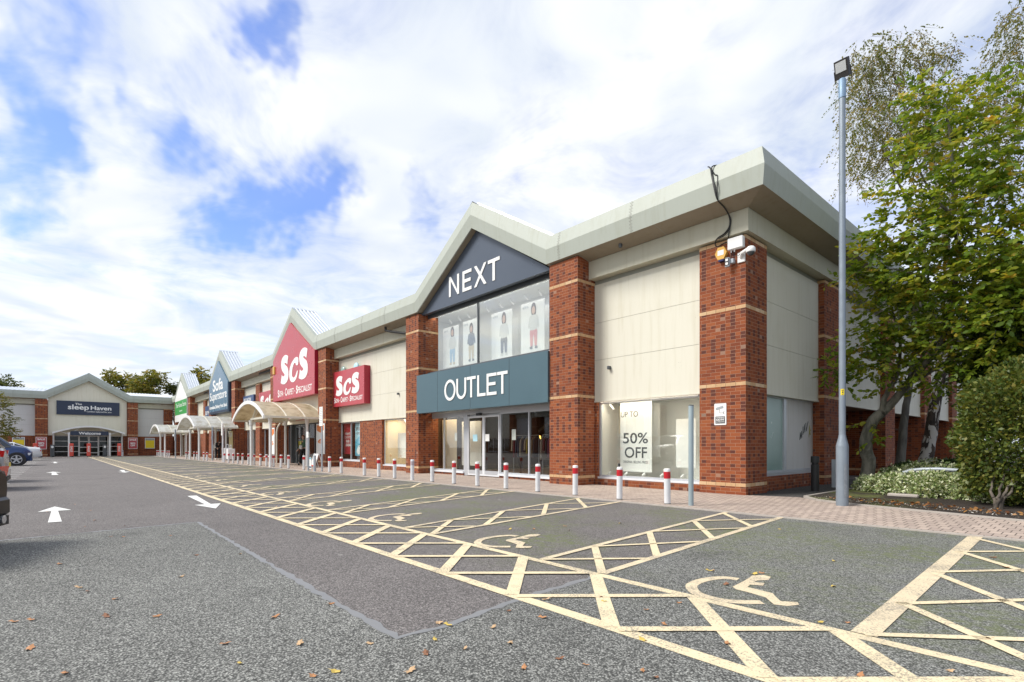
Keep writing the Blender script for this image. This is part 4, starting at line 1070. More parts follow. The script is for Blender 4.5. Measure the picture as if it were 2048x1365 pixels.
board('wall_sign', 'blue BUY NOW wall sign between the blue gable and the red gable', 'shop sign', -39.3, -36.45, 2.9, 4.85, -.14, .148, 'blue', [('BUY NOW', -39.1, -37.1, 4.36, 4.68, .01)])
board('wall_sign', 'blue wall sign mostly hidden by the pillar left of the slate blue gable sign', 'shop sign', -53.2, -50.0, 2.9, 4.85, -.14, .148, 'blue', [('BUY NOW', -53.0, -50.3, 4.0, 4.4)])
board('door_sign', 'navy notice board over the blue sofa shop entrance, left of two', 'shop sign', -47.9, -46.0, 2.40, 2.86, -.22, -.17, 'navy', [('Welcome', -47.6, -46.3, 2.60, 2.76)])
board('door_sign', 'navy notice board over the blue sofa shop entrance, right of two', 'shop sign', -45.4, -43.6, 2.40, 2.86, -.22, -.17, 'navy', [('Welcome', -45.1, -43.9, 2.60, 2.76)])
s = thing('gable_sign', 'white pointed gable sign with a green band reading The Home Store', 'shop sign', (-63.4, -.7, 3.7))
MB().prism([(-66.9,3.75),(-59.55,3.75),(-59.55,6.2),(-63.4,8.25),(-66.9,6.3)], -.68, -.55, 'y').build('sign_panel', M['white'], s)
MB().box(-66.88, -59.57, -.685, -.6805, 4.52, 6.10).build('green_band', M['green'], s)
mb = MB(); text(mb, 'The Home Store', -66.2, -60.0, 5.36, 5.86, -.686, .0, .008); text(mb, 'home', -63.9, -62.2, 4.85, 5.05, -.686, 0, .008); mb.build('lettering', M['letter'], s)
MB().box(-66.7, -59.7, -.549, -.17, 3.8, 6.1).build('sign_box', M['white'], s)
board('door_sign', 'green strip sign over the white framed shop entrance at the inner corner', 'shop sign', -65.9, -60.2, 2.42, 2.72, -.22, -.17, 'green', [('The Home Store', -64.8, -61.4, 2.50, 2.64, 0)])

# ---- far unit's signs: same builders on the wall plane x = -69.75 (drawn flat, then turned)
def far_place(o):
    o.location = (-69.75, -8.42, -.16); o.rotation_euler = (0, 0, PI/2)
def far_board(name, label, cat, a, b, z0, z1, d, mat, texts=(), lm='letter', thick=.1, extra=None):
    s = thing(name, label, cat, (0, 0, 0))
    MB().box(a, b, -d, -d+thick, z0, z1).build('sign_panel', M[mat], s)
    if texts:
        mb = MB()
        for t in texts: text(mb, t[0], t[1], t[2], t[3], t[4], -d-.003, t[5] if len(t) > 5 else .02, .006)
        mb.build('lettering', M[lm], s)
    if extra: extra(s)
    far_place(s); return s
far_board('shop_sign', 'navy Sleep Haven sign on the cream gable of the far shop unit', 'shop sign', -2.72, 2.72, 4.58, 6.08, .34, 'navy', [('The', -1.18, -.60, 5.66, 5.88, .02), ('sleep', -1.78, .0, 5.0, 5.70, .022), ('Haven', .15, 1.98, 5.17, 5.62, .025), ('Comfort tailored for you', -.2, 1.98, 4.86, 5.05, .015)])
far_board('door_sign', 'dark Welcome board under the curved canopy of the far shop', 'shop sign', -1.60, 1.60, 2.30, 2.76, 2.46, 'navy', [('Welcome', -.93, .93, 2.38, 2.68, .03)])
def sale(a):
    def ex(s):
        w = .87
        mb = MB()
        for q in ((a,a+.04,.82,2.10),(a+w-.04,a+w,.82,2.10),(a+.04,a+w-.04,.82,.86),(a+.04,a+w-.04,2.06,2.10)): mb.box(q[0],q[1],-.605,-.585,q[2],q[3])
        mb.build('border', M['white'], s)
    return ex
for a, lab in ((-4.36,'red SALE poster with white border on the left brick pillar of the far shop'), (3.50,'red SALE poster with white border on the right brick pillar of the far shop')):
    far_board('wall_poster', lab, 'poster', a, a+.87, .82, 2.10, .59, 'red', [('SALE', a+.12, a+.75, 1.78, 1.98, .04), ('50%', a+.2, a+.68, 1.36, 1.56, .05), ('OFF', a+.22, a+.64, 1.12, 1.32, .05)], thick=.03, extra=sale(a))
for a, lab in ((-6.13,'yellow poster on the brick wall behind the parked cars, left of the far shop entrance'), (5.2,'yellow poster on the brick wall right of the far shop entrance')):
    def ex(s, a=a): MB().box(a, a+.86, -.022, -.016, 1.83, 2.06).build('header_strip', M['inkgrey'], s)
    far_board('wall_poster', lab, 'poster', a-.05, a+.91, .86, 2.10, -.0, 'white', thick=.15, extra=lambda s, a=a: (MB().box(a, a+.86, -.012, -.002, .92, 1.82).build('yellow_sheet', M['yellow'], s), MB().box(a, a+.86, -.012, -.002, 1.83, 2.05).build('header_strip', M['inkgrey'], s)))

# ---------------------------------------------------------------- posters and window displays
def hung(name, label, x0, x1, z0, z1, y, mat='paper', texts=(), lm='ink', parts=None):
    s = thing(name, label, 'poster', ((x0+x1)/2, y, z0))
    MB().box(x0, x1, y, y+.012, z0, z1).build('sheet', M[mat], s)
    if texts:
        mb = MB()
        for t in texts: text(mb, t[0], t[1], t[2], t[3], t[4], y-.0015, t[5] if len(t) > 5 else .0, .003)
        mb.build('lettering', M[lm], s)
    if parts: parts(s)
    return s
def pr(poly, y, mat, name, s, d=.003): MB().prism(poly, y-d, y, 'y').build(name, mat, s)
# the fifty per cent card in the corner window
Yc = .62
def X2(px, Y): return at(px, 850, Y).x
a, b = X2(1240.5, Yc), X2(1303.5, Yc)
zt = lambda py, px=1270, Y=Yc: at(px, py, Y).z
def row(t, pa, pb, ya, yb, bold=0): return (t, X2(pa,Yc), X2(pb,Yc), zt(yb), zt(ya), bold)
hung('window_card', 'tall white card reading 50% OFF hanging in the corner shop window', a, b, zt(944), 2.24, Yc, 'paper', [row('UP TO',1242,1276,822.5,834), row('50%',1246,1296,866,887.5,.012), row('OFF',1249.5,1294,894.5,916.5,.012), row('ORIGINAL SELLING PRICE',1246,1295.5,922,927)], 'ink')
hung('window_card', 'blank grey card hanging behind the 50% OFF card', X2(1296,.95), X2(1320,.95), zt(915,1310,.95), 2.2, .95, 'whitewall')
hung('window_card', 'blank white panel hanging at the right side of the corner shop window', X2(1352,.8), X2(1392,.8), zt(936,1375,.8), zt(838,1375,.8), .8, 'paper')
hung('window_card', 'cream panel hanging high in the corner shop window, left of the 50% OFF card', X2(1236,1.2), X2(1262,1.2), zt(868,1250,1.2), zt(812,1250,1.2), 1.2, 'beige')
def spot(x, y, z, label, down=True):
    s = thing('spotlight', label, 'spotlight', (x, y, z), 'spotlights in the shop window')
    if down:
        MB().box(x-.02, x+.02, y-.02, y+.02, z-.06, z).build('bracket', M['white'], s)
        d = Vector((.35, .5, -.8)).normalized(); p = Vector((x, y, z-.07))
        MB().tube([p, p+d*.16], [.032, .036], 10).build('lamp_head', M['white'], s, smooth=40)
    else:
        MB().lathe([(.04,0),(.04,.012),(.012,.015),(.012,.09)], 10, (x, y, z)).build('bracket', M['white'], s)
        p = Vector((x, y, z+.10)); d = Vector((.5, .5, .6)).normalized()
        MB().tube([p-d*.03, p+d*.07], [.022, .03], 10).build('lamp_head', M['white'], s, smooth=40)
for i, x in enumerate((-4.05,)): spot(x, .55, 2.28, 'white spotlight hanging at the top left of the corner window')
for i, px in enumerate((1219, 1252, 1287, 1323, 1364)):
    x = at(px, 930, .5).x
    spot(x, .48, .205, ['leftmost of the white uplighters on the corner window sill','second white uplighter from the left on the corner window sill','third white uplighter from the left on the corner window sill','fourth white uplighter from the left on the corner window sill','rightmost of the white uplighters on the corner window sill'][i], False)
# four fashion posters upstairs (plain generic figures)
skin = M['skin']; hairm = plain('poster_hair', (.05,.035,.03), .7); cardw = M['paper']
def figure(s, cx, z0, h, y, hair, top, legs, shoe, pose=0):
    H = h; P = lambda u, v: (cx+u*H*1.12, z0+v*H)
    out = lambda nm, pts, m, k=0: pr([P(*p) for p in smooth_loop(pts, 3)], y-.002*k, m, nm, s)
    out('printed_hair', [(-.06,.78),(-.07,.9),(-.03,1.0),(.03,1.0),(.07,.9),(.065,.76),(.03,.72),(-.03,.72)], hair, 1)
    out('printed_face', [(-.04,.80),(-.042,.88),(0,.935),(.042,.88),(.04,.80),(0,.755)], skin, 2)
    out('printed_top', [(-.10,.72),(-.13,.62),(-.15,.48),(-.11,.47),(-.09,.55),(-.09,.42),(.09,.42),(.09,.55),(.12,.46),(.155,.48),(.13,.63),(.10,.72),(.0,.745)], top, 2)
    out('printed_legs', [(-.09,.42),(-.10,.25),(-.085,.05),(-.03,.05),(-.01,.28),(.01,.28),(.04,.05),(.09,.05),(.10,.25),(.09,.42)], legs, 1)
    out('printed_shoes', [(-.09,.055),(-.10,.0),(-.03,.0),(-.03,.055),(.04,.055),(.04,.0),(.11,.0),(.09,.055)], shoe, 2)
c_den = plain('poster_denim', (.30,.45,.62), .7); c_pink = plain('poster_pink', (.62,.26,.27), .7); c_dk = plain('poster_charcoal', (.16,.17,.19), .7); c_lt = plain('poster_pale_cloth', (.62,.62,.60), .7); c_tan = plain('poster_tan', (.55,.46,.34), .7)
def poster_at(label, pxa, pxb, pyt, pyb, Yp, fx, fh, cl):
    x0, x1 = at(pxa, 650, Yp).x, at(pxb, 650, Yp).x; pm = (pxa+pxb)/2
    z0, z1 = at(pm, pyb, Yp).z, at(pm, pyt, Yp).z
    z0 = max(z0, 3.90)
    hung('fashion_poster', label, x0, x1, z0, z1, Yp, 'paper', [('NEW IN', x0+.08*(x1-x0), x0+.32*(x1-x0), z1-.19*(z1-z0)*.6, z1-.10*(z1-z0)*.6)], 'inkgrey', lambda s: figure(s, x0+fx*(x1-x0), z0+.06*(z1-z0), fh*(z1-z0), Yp-.003, hairm, *cl))
poster_at('fashion poster of a figure in blue trousers, leftmost in the upper window', 886, 917, 654, 735, .35, .62, .92, (c_lt, c_den, c_tan))
poster_at('fashion poster of a figure in dark clothes left of the window bar', 926, 957, 640, 728, .35, .55, .86, (c_dk, c_tan, c_dk))
poster_at('fashion poster of a child in white top and dark trousers', 983, 1024, 623, 718, .35, .62, .9, (c_lt, c_dk, c_lt))
poster_at('fashion poster of a child in a pink skirt, rightmost in the upper window', 1042, 1089, 603, 704, .35, .55, .9, (c_lt, c_pink, c_dk))
hung('window_card', 'blank white hanging panel behind the pink skirt poster in the upper window', -7.35, -6.65, 4.2, 5.6, .8, 'paper'); hung('window_card', 'blank white hanging panel behind the child in the white top poster', -8.95, -8.2, 4.15, 5.45, .8, 'paper')
for i, px in enumerate((862, 877, 899, 917, 935, 973, 1000, 1022, 1050, 1078)):
    x = at(px, 590, .7).x; spot(x, .7, 6.12, 'number %d from the left of the white ceiling spotlights in the upper window' % (i+1) if False else ['far left','second from left','third from left','fourth from left','just left of the bar','just right of the bar','second right of the bar','third right of the bar','next to last on the right','far right'][i]+' white ceiling spotlight in the upper window')
# display panels and stock inside the outlet
hung('display_panel', 'large cream display panel behind the left shopfront pane of the outlet', -12.75, -11.75, .1, 2.1, .75, 'beige'); hung('display_panel', 'pale display panel behind the second shopfront pane of the outlet', -11.6, -10.35, .3, 2.0, .9, 'whitewall')
hung('window_notice', 'small white notice stuck inside the second shopfront pane', -11.0, -10.86, 1.25, 1.55, .14, 'paper'); hung('window_notice', 'small white notice stuck inside the glass right of the doors', -7.75, -7.55, 1.25, 1.6, .14, 'paper')
def rail(x, y, label, seed):
    rr = random.Random(seed); s = thing('clothes_rail', label, 'clothes rail', (x, y, 0))
    mb = MB(); mb.tube([(x-.7,y,0),(x-.7,y,1.45),(x+.7,y,1.45),(x+.7,y,0)], .018, 8); mb.tube([(x-.7,y-.25,.02),(x-.7,y+.25,.02)], .018, 8); mb.tube([(x+.7,y-.25,.02),(x+.7,y+.25,.02)], .018, 8)
    mb.build('rail_frame', M['alu'], s, smooth=40)
    for k in range(11):
        xx = x-.6+k*.12; w = .21; h = rr.uniform(.5,.85); c = rr.choice([(.15,.02,.04),(.03,.03,.05),(.3,.22,.15),(.05,.08,.15),(.35,.30,.05),(.2,.05,.12),(.4,.38,.35)])
        g = MB(); g.prism([(y-w,1.40-h),(y+w,1.40-h),(y+w*.9,1.25),(y+.06,1.41),(y-.06,1.41),(y-w*.9,1.25)], xx-.025, xx+.025, 'x')
        g.build('garment', plain('garment', c, .8, 0, .2, 6), s)
rail(-9.3, 2.2, 'clothes rail of dark garments behind the sliding doors', 1); rail(-7.5, 2.0, 'clothes rail of garments behind the glass right of the doors', 2); rail(-6.6, 3.3, 'clothes rail of garments deep in the shop on the right', 3); rail(-8.6, 4.2, 'clothes rail of garments deep in the shop behind the doors', 4)
for x0, lab in ((-8.0, 'sloping grey beam inside the shop right of the doors'), (-9.0, 'sloping grey beam inside the shop above the doors')):
    o = MB().obox((x0+.5, 3.0, 2.1), (.9,0,.5), (0,.08,0), (-.03,0,.05)).build('stair_beam', M['brownint']); tag(o, lab, 'stair beam')
# pendant lamps lit in the shop
pend = plain('brass_lamp', (.6,.4,.1), .3, .6)
for i, (px, py) in enumerate(((1065,882),(1071,884),(1079,876),(1034,905))):
    p = at(px, py, 3.6); s = thing('pendant_lamp', ['lit pendant lamp low in the shop, left of a pair','lit pendant lamp low in the shop, right of a pair','lit pendant lamp highest in the shop behind the right pane','lit pendant lamp lowest in the shop behind the glass'][i], 'lamp', (p.x, p.y, p.z))
    MB().tube([(p.x,p.y,p.z+.1),(p.x,p.y,2.75)], .006, 5).build('cord', M['black'], s); MB().ball((p.x,p.y,p.z), .06, .06, .1, 10).build('lamp_shade', emit('lamp_glow', (1,.55,.12), 3.0), s, smooth=60)
# red and blue posters in the sofa shop window
hung('window_poster', 'tall red MANY OFFERS END SOON poster in the sofa shop window', -21.5, -20.55, .62, 2.22, .36, 'red', [('MANY',-21.3,-20.72,1.62,1.75,.02),('OFFERS',-21.38,-20.62,1.43,1.56,.0),('END',-21.22,-20.8,1.22,1.36,.05),('SOON',-21.28,-20.7,1.02,1.17,.05)], 'letter')
def fr(s):
    y = .357
    pr([(-20.1,.55),(-19.3,.55),(-19.3,1.4),(-19.6,1.55),(-20.1,1.3)], y, M['cyan'], 'printed_scene', s)
    pr(smooth_loop([(-19.95,.75),(-19.7,.62),(-19.45,.72),(-19.42,1.0),(-19.6,1.08),(-19.8,1.0)],3), y-.003, M['paper'], 'printed_splash', s)
hung('window_poster', 'pale blue FREE poster beside the red poster in the sofa shop window', -20.12, -19.28, .55, 2.24, .36, 'cyanlight', [('FREE',-20.0,-19.4,1.82,1.98,.04),('OFFER',-19.98,-19.42,1.62,1.74,.02)], 'ink', fr)
for k, (x, h, lab) in enumerate(((-16.3,1.15,'cream display panel in the narrow shop window beside the brick pillar'), (-15.3,1.4,'tall cream display panel in the narrow shop window, right of the other'))):
    hung('display_panel', lab, x-.4, x+.35, .5+.4*k, .5+h, .9, 'paper' if k == 0 else 'beige')
spot(-15.9, .8, 2.28, 'white spotlight hanging in the narrow shop window, left of two'); spot(-15.1, .8, 2.28, 'white spotlight hanging in the narrow shop window, right of two')
# posters on the pillars of the sofa shops
def banner(label, x0, x1, z0, z1, y, col, txt):
    s = thing('pillar_banner', label, 'banner', ((x0+x1)/2, y, z0))
    MB().box(x0, x1, y, y+.03, z0, z1).build('sheet', M['paper'] if col != 'yellow' else plain('straw_print', (.72,.62,.30), .6), s)
    m = M['orange'] if col != 'yellow' else M['offwhite']; w = x1-x0; h = z1-z0
    pr([(x0+.08*w,z1-.05*h),(x1-.08*w,z1-.05*h),(x1-.08*w,z1-.22*h),((x0+x1)/2,z1-.30*h),(x0+.08*w,z1-.22*h)], y-.001, m, 'printed_flag', s)
    if txt:
        mb = MB(); text(mb, txt, x0+.2*w, x1-.2*w, z0+.35*h, z0+.5*h, y-.001, .03, .004); mb.build('lettering', m, s)
banner('white and orange banner on the brick pillar right of the red shop entrance', -22.85, -21.72, .62, 2.22, -.60, 'o', '6')
banner('white and orange banner on the brick pillar left of the red shop entrance', -30.9, -30.0, .50, 2.20, -.60, 'o', '6')
banner('straw yellow banner on the brick pillar right of the blue shop entrance', -41.7, -40.6, .45, 2.2, -.60, 'yellow', None)

# ---------------------------------------------------------------- fittings on the corner
s = thing('cctv_sign', 'white CCTV warning sign with a camera picture on the brick corner pillar', 'sign', (-.55, -.01, 1.5))
x0, x1 = at(1428.5,830,-.012).x, at(1452.5,830,-.012).x; z0, z1 = at(1440,850.5,-.012).z, at(1440,807.5,-.012).z; w, h = x1-x0, z1-z0
def rr_poly(x0,x1,z0,z1,r,n=5):
    out = []
    for cx, cz, a in ((x1-r,z1-r,0),(x0+r,z1-r,90),(x0+r,z0+r,180),(x1-r,z0+r,270)):
        for k in range(n+1): t = math.radians(a+90*k/n); out.append((cx+r*math.cos(t), cz+r*math.sin(t)))
    return out
MB().prism(rr_poly(x0,x1,z0,z1,.02), -.012, -.002, 'y').build('sign_panel', M['white'], s)
P = lambda u, v: (x0+u*w, z0+v*h)
pr([P(.10,.76),P(.17,.70),P(.32,.70),P(.40,.73),P(.62,.76),P(.78,.78),P(.74,.89),P(.20,.82)], -.0125, M['inkgrey'], 'camera_picture', s)
mb = MB()
for a, b in ((P(.44,.73),P(.46,.56)),(P(.46,.56),P(.76,.56))): mb.prism(stroke_poly(a, b, .006), -.0145, -.0125, 'y')
mb.prism([P(.80,.50),P(.86,.50),P(.78,.56),P(.86,.62),P(.80,.62),P(.74,.56)], -.0145, -.0125, 'y'); mb.build('camera_bracket_picture', M['ink'], s)
MB().prism(rr_poly(P(.1,0)[0],P(.9,0)[0],P(0,.07)[1],P(0,.40)[1],.01), -.0145, -.0125, 'y').build('black_field', M['ink'], s)
mb = MB(); text(mb,'WARNING',P(.16,0)[0],P(.84,0)[0],P(0,.31)[1],P(0,.37)[1],-.015,.01,.002); text(mb,'CCTV',P(.16,0)[0],P(.84,0)[0],P(0,.20)[1],P(0,.285)[1],-.015,.05,.002); text(mb,'IN OPERATION',P(.16,0)[0],P(.84,0)[0],P(0,.12)[1],P(0,.165)[1],-.015,.01,.002); mb.build('lettering', M['letter'], s)
# junction box, alarm box, lamp unit, dome camera
a, b = at(1454.5,490,-.12), at(1485,490,-.12); zt_, zb_ = at(1470,474,-.12).z, at(1470,497,-.12).z
s = thing('junction_box', 'white junction box at the top of the brick corner pillar', 'junction box', ((a.x+b.x)/2, -.06, zb_))
MB().rbox(a.x, b.x, -.12, -.002, zb_, zt_, .012).build('box_body', M['white'], s)
mb = MB()
for dx in (.06, .13): mb.lathe([(.013,-.05),(.013,0)], 8, (a.x+dx, -.06, zb_))
mb.build('cable_gland', M['white'], s)
mb = MB(); mb.tube([(a.x+.06,-.06,zb_-.04),(a.x+.05,-.05,zb_-.14),(a.x+.02,-.03,zb_-.25)], .006, 6); mb.tube([(a.x+.13,-.06,zb_-.04),(a.x+.12,-.07,zb_-.14),(a.x+.22,-.05,zb_-.15),(b.x+.02,-.04,zb_-.02)], .006, 6); mb.build('cable', M['rubber'], s, smooth=60)
c = at(1441.5,507,-.08); s = thing('alarm_box', 'yellow hexagonal alarm box on the brick corner pillar', 'alarm box', (c.x, -.04, c.z-.15))
hexa = [(c.x+math.cos(math.radians(k*60))*.135, c.z+math.sin(math.radians(k*60))*.155) for k in range(6)]
MB().prism(hexa, -.085, -.002, 'y').build('box_body', M['amber'], s); MB().prism(rect(c.x-.07,c.x+.07,c.z-.045,c.z+.065), -.0875, -.0855, 'y').build('white_label', M['white'], s)
MB().rbox(c.x-.06, c.x+.065, -.083, -.004, c.z-.175, c.z-.136, .006).build('strobe', M['bluecap'], s)
c = at(1454,524,-.14); s = thing('floodlight', 'small grey twin LED floodlight under the alarm box', 'floodlight', (c.x, -.07, c.z-.1))
MB().rbox(c.x-.05, c.x+.05, -.15, -.09, c.z-.11, c.z+.09, .01).build('lamp_body', M['grey'], s); MB().rbox(c.x+.03, c.x+.12, -.10, -.002, c.z-.04, c.z+.06, .008).build('bracket', M['grey'], s)
mb = MB(); mb.box(c.x-.042, c.x+.042, -.156, -.151, c.z-.085, c.z+.075); mb.build('lens_panel', M['black'], s)
for dz in (.01, -.07): MB().box(c.x-.025, c.x+.028, -.161, -.1565, c.z+dz, c.z+dz+.05).build('lens', M['white'], s)
c = at(1502,500,-.16); s = thing('dome_camera', 'white dome security camera at the corner of the brick pillar', 'security camera', (c.x, -.1, c.z-.1))
MB().rbox(-.17, -.002, -.03, -.002, c.z-.16, c.z+.06, .01).build('mount_plate', M['white'], s)
MB().tube([(-.09,-.02,c.z-.06),(-.04,-.09,c.z+.01),(c.x-.02,-.15,c.z+.05),(c.x,-.17,c.z+.03)], [.035,.04,.04,.05], 12).build('bracket', M['white'], s, smooth=50)
MB().lathe([(.02,.07),(.06,.065),(.09,.03),(.095,-.03),(.088,-.05)][::-1], 20, (c.x, -.17, c.z)).build('camera_hood', M['white'], s, smooth=50)
MB().ball((c.x, -.17, c.z-.055), .072, .072, .07, 16).build('dome', plain('smoked_dome', (.05,.055,.06), .08, 0, .05, spec=.8), s, smooth=80)
# cable bundle over the eaves
s = thing('cable_bundle', 'black cables hanging over the eaves down to the brick corner pillar', 'cable', (-.5, -.6, 5.4))
def ev(px, py, Y): return tuple(at(px, py, Y))
for k, pts in enumerate([[ev(1416,334,-.58),ev(1421,337,-.64),ev(1423,350,-.66),ev(1428,375,-.70),ev(1434,398,-.66),ev(1444,409,-.45),ev(1455,425,-.25),ev(1460,438,-.12),ev(1458,455,-.12),ev(1448,468,-.12),ev(1436,476,-.12),ev(1430,486,-.10),ev(1434,494,-.06),ev(1446,488,-.05),ev(1456,484,-.06)],
                         [ev(1434,331,-.58),ev(1424,334,-.64),ev(1424,348,-.665),ev(1429,372,-.70),ev(1435,400,-.65),ev(1446,412,-.42),ev(1457,428,-.2),ev(1461.5,440,-.12),ev(1460,455,-.12),ev(1457,470,-.12),ev(1457,476,-.06)],
                         [ev(1422,338,-.645),ev(1430,350,-.66),ev(1435,352,-.665),ev(1434.5,375,-.70),ev(1434,392,-.66),ev(1438,404,-.60),ev(1450,418,-.34),ev(1459,436,-.13),ev(1459,456,-.125),ev(1450,470,-.125),ev(1437,478,-.125)]]):
    Q = []
    for i in range(len(pts)-1):
        p0, p1, p2, p3 = (np.array(pts[min(max(j,0),len(pts)-1)]) for j in (i-1,i,i+1,i+2))
        for q in range(3):
            t = q/3; Q.append(tuple(.5*((2*p1)+(-p0+p2)*t+(2*p0-5*p1+4*p2-p3)*t*t+(-p0+3*p1-3*p2+p3)*t**3)))
    Q.append(pts[-1]); MB().tube(Q, .013 if k < 2 else .011, 6).build('cable', M['rubber'], s, smooth=60)
# small fittings on the soffits and panels
def smalllamp(px, py, Y, label, name='soffit_sensor', r=.04):
    p = at(px, py, Y); o = MB().lathe([(r,-.05),(r*1.05,-.02),(r*.8,.06)], 12, p).build(name, M['aludark'], smooth=50); tag(o, label, 'sensor')
p = at(1241,481,-.36); o = MB().lathe([(.02,-.06),(.045,-.055),(.05,-.02),(.05,.05)], 12, (p.x,p.y,6.12)).build('soffit_sensor', M['aludark'], smooth=50); tag(o, 'small dark sensor under the eaves between the gable and the corner', 'sensor')
for px, py, lab in ((1219,736,'small grey sensor box on the cream panel left of the corner pillar'), (797,788,'small dark sensor box on the cream panel right of the square red sign')):
    p = at(px, py, .12); o = MB().rbox(p.x-.035, p.x+.035, .05, .149, p.z-.045, p.z+.045, .008).build('sensor_box', M['aludark']); tag(o, lab, 'sensor')
p = at(548,742,-.75); o = MB().rbox(p.x-.16, p.x+.16, -.80, -.58, p.z-.25, p.z+.25, .03).build('alarm_box', M['amber']); tag(o, 'amber alarm box at the left foot of the red gable', 'alarm box')
mb = MB(); a = at(772,653,-.4); b = at(772,660,-.4); c = at(812,677,-.08)
mb.tube([(a.x,-.42,6.18),(a.x,-.42,6.02),(a.x+.35,-.36,5.92),(-13.55,-.14,5.60),(-13.42,-.12,5.55)], .055, 10)
o = mb.build('rainwater_pipe', M['rubber'], smooth=50); tag(o, 'black angled rainwater pipe under the eaves left of the dark gable', 'pipe')
mb = MB(); x = -30.05-.02
mb.tube([(-34.2,-.35,6.10),(-31.2,-.35,6.05),(-30.2,-.62,5.95),(-29.93,-.64,5.6),(-29.93,-.62,2.7)], .06, 8); o = mb.build('rainwater_pipe', M['rubber'], smooth=50); tag(o, 'black rainwater pipe running down beside the red gable sign', 'pipe')
mb = MB(); mb.tube([(-52.5,-.35,6.10),(-50.2,-.35,6.04),(-48.6,-.5,5.9)], .06, 8); o = mb.build('rainwater_pipe', M['rubber'], smooth=50); tag(o, 'black rainwater pipe under the eaves left of the slate blue gable sign', 'pipe')
mb = MB(); p = ground(554,926); mb.tube([(-29.0,-.5,2.55),(-29.3,-.62,2.2),(-29.35,-.66,1.9),(-29.35,-.66,-.05)], .05, 8); o = mb.build('downpipe', M['offwhite'], smooth=50); tag(o, 'cream downpipe beside the red shop entrance', 'pipe')
# lamps that are lit inside the displays
def area(loc, size, e, col, rot=(0,0,0)):
    l = bpy.data.lights.new('display_lamp', 'AREA'); l.shape = 'RECTANGLE'; l.size = size[0]; l.size_y = size[1]; l.energy = e; l.color = col
    o = bpy.data.objects.new('display_lamp', l); COL.objects.link(o); o.location = loc; o.rotation_euler = rot
area((-2.7, .36, 2.27), (2.9, .2), 31, (1, .87, .68)); area((-15.7, .9, 2.27), (2.0, .5), 26, (1, .80, .52)); area((-11.6, .5, 2.6), (2.2, .4), 30, (1, .78, .5))
area((-9.1, .14, 6.10), (6.8, .2), 34, (1, .96, .90)); area((-9.2, 4.2, 2.7), (5, 3), 16, (1, .62, .30)); area((-27, 2.5, 2.5), (6, 2), 60, (1, .88, .7)); area((-45, 3, 2.5), (6, 3), 60, (1, .88, .72)); area((-20.4, 1.5, 2.3), (2, 1), 10, (1, .88, .7))
# ---------------------------------------------------------------- bollards
def make_bollard():
    b = thing('bollard', 'x', 'bollard', (0,0,0))
    MB().lathe([(.057,-.05),(.057,.07),(.0575,.48)], 20).build('post', plain('bollard_white', (.66,.675,.69), .5, 0, .10, 7, .06), b, smooth=40)
    MB().lathe([(.0592,.478),(.0592,.602)], 20).build('red_band', plain('bollard_red', (.50,.012,.022), .4, 0, .12, 8), b, smooth=40)
    MB().lathe([(.058,.600),(.058,.640),(.054,.650),(.03,.658)], 20).build('cap', M['white'], b, smooth=40)
    MB().lathe([(.0582,-.02),(.0582,.028),(.0575,.034)], 20).build('scuffed_foot', plain('bollard_scuff', (.20,.20,.19), .8, 0, .5, 22), b, smooth=40)
    return b
def make_pale_bollard():
    b = thing('bollard', 'x', 'bollard', (0,0,0))
    MB().lathe([(.057,-.05),(.057,.07),(.0575,.48)], 20).build('post', M['alulight'], b, smooth=40)
    MB().lathe([(.0592,.478),(.0592,.602)], 20).build('faded_band', plain('faded_pink_band', (.46,.39,.42), .6, 0, .08), b, smooth=40)
    MB().lathe([(.058,.600),(.058,.640),(.054,.650),(.03,.658)], 20).build('cap', M['alulight'], b, smooth=40)
    return b
B0 = make_bollard()
px_list = [1335,1239,1150.5,1075.5,1012,955,908,864.5,824.6,789.5,757.7,729,682.7,659.2,608,577.5,562,547.4,533.2,521,508.8,497,485.2,476,466.5,457.4,448.7,413.9,407.7,394.5,388.6,377.6,372.7,338.5,334.4,327,324,317.4,314.3]
marks = {0:'nearest the brick corner pillar',1:'with a dark stub on its cap by the corner window',2:'in front of the brick pillar right of the outlet doors',3:'in front of the rightmost outlet shop pane',4:'in front of the pane beside the outlet doors',5:'right in front of the outlet sliding doors',6:'in front of the second outlet shop pane',7:'in front of the leftmost outlet shop pane'}
ordn = ['first','second','third','fourth','fifth','sixth','seventh','eighth','ninth','tenth','eleventh','twelfth','thirteenth','fourteenth','fifteenth','sixteenth','seventeenth','eighteenth','nineteenth','twentieth','twenty-first','twenty-second','twenty-third','twenty-fourth','twenty-fifth','twenty-sixth','twenty-seventh','twenty-eighth','twenty-ninth','thirtieth','thirty-first','thirty-second','thirty-third','thirty-fourth','thirty-fifth','thirty-sixth','thirty-seventh','thirty-eighth','thirty-ninth']
br = random.Random(2)
for i, px in enumerate(px_list):
    X = at(px, 930, -2.70).x
    if i == 8: o = make_pale_bollard()
    else: o = B0 if i == 0 else copy_tree(B0)
    move_to(o, (X, -2.70, gz(X)), br.uniform(0, 6))
    o.rotation_euler = (br.uniform(-.012,.012), br.uniform(-.015,.015), br.uniform(0,6))
    if i == 8: lab = 'white bollard with faded pink band by the pillar left of the outlet'
    elif i in marks: lab = 'red banded bollard '+marks[i]
    else: lab = 'red banded bollard, %s from the corner along the pavement' % ordn[i]
    tag(o, lab, 'bollard', 'red banded bollards along the pavement')
p = at(1239, 934, -2.70); o = MB().lathe([(.02,0),(.022,.05),(.012,.07)], 10, (at(1239,930,-2.7).x-.01, -2.70, .652)).build('padlock_stub', M['rubber'], smooth=40); tag(o, 'dark stub sitting on the cap of a red banded bollard', 'stub')
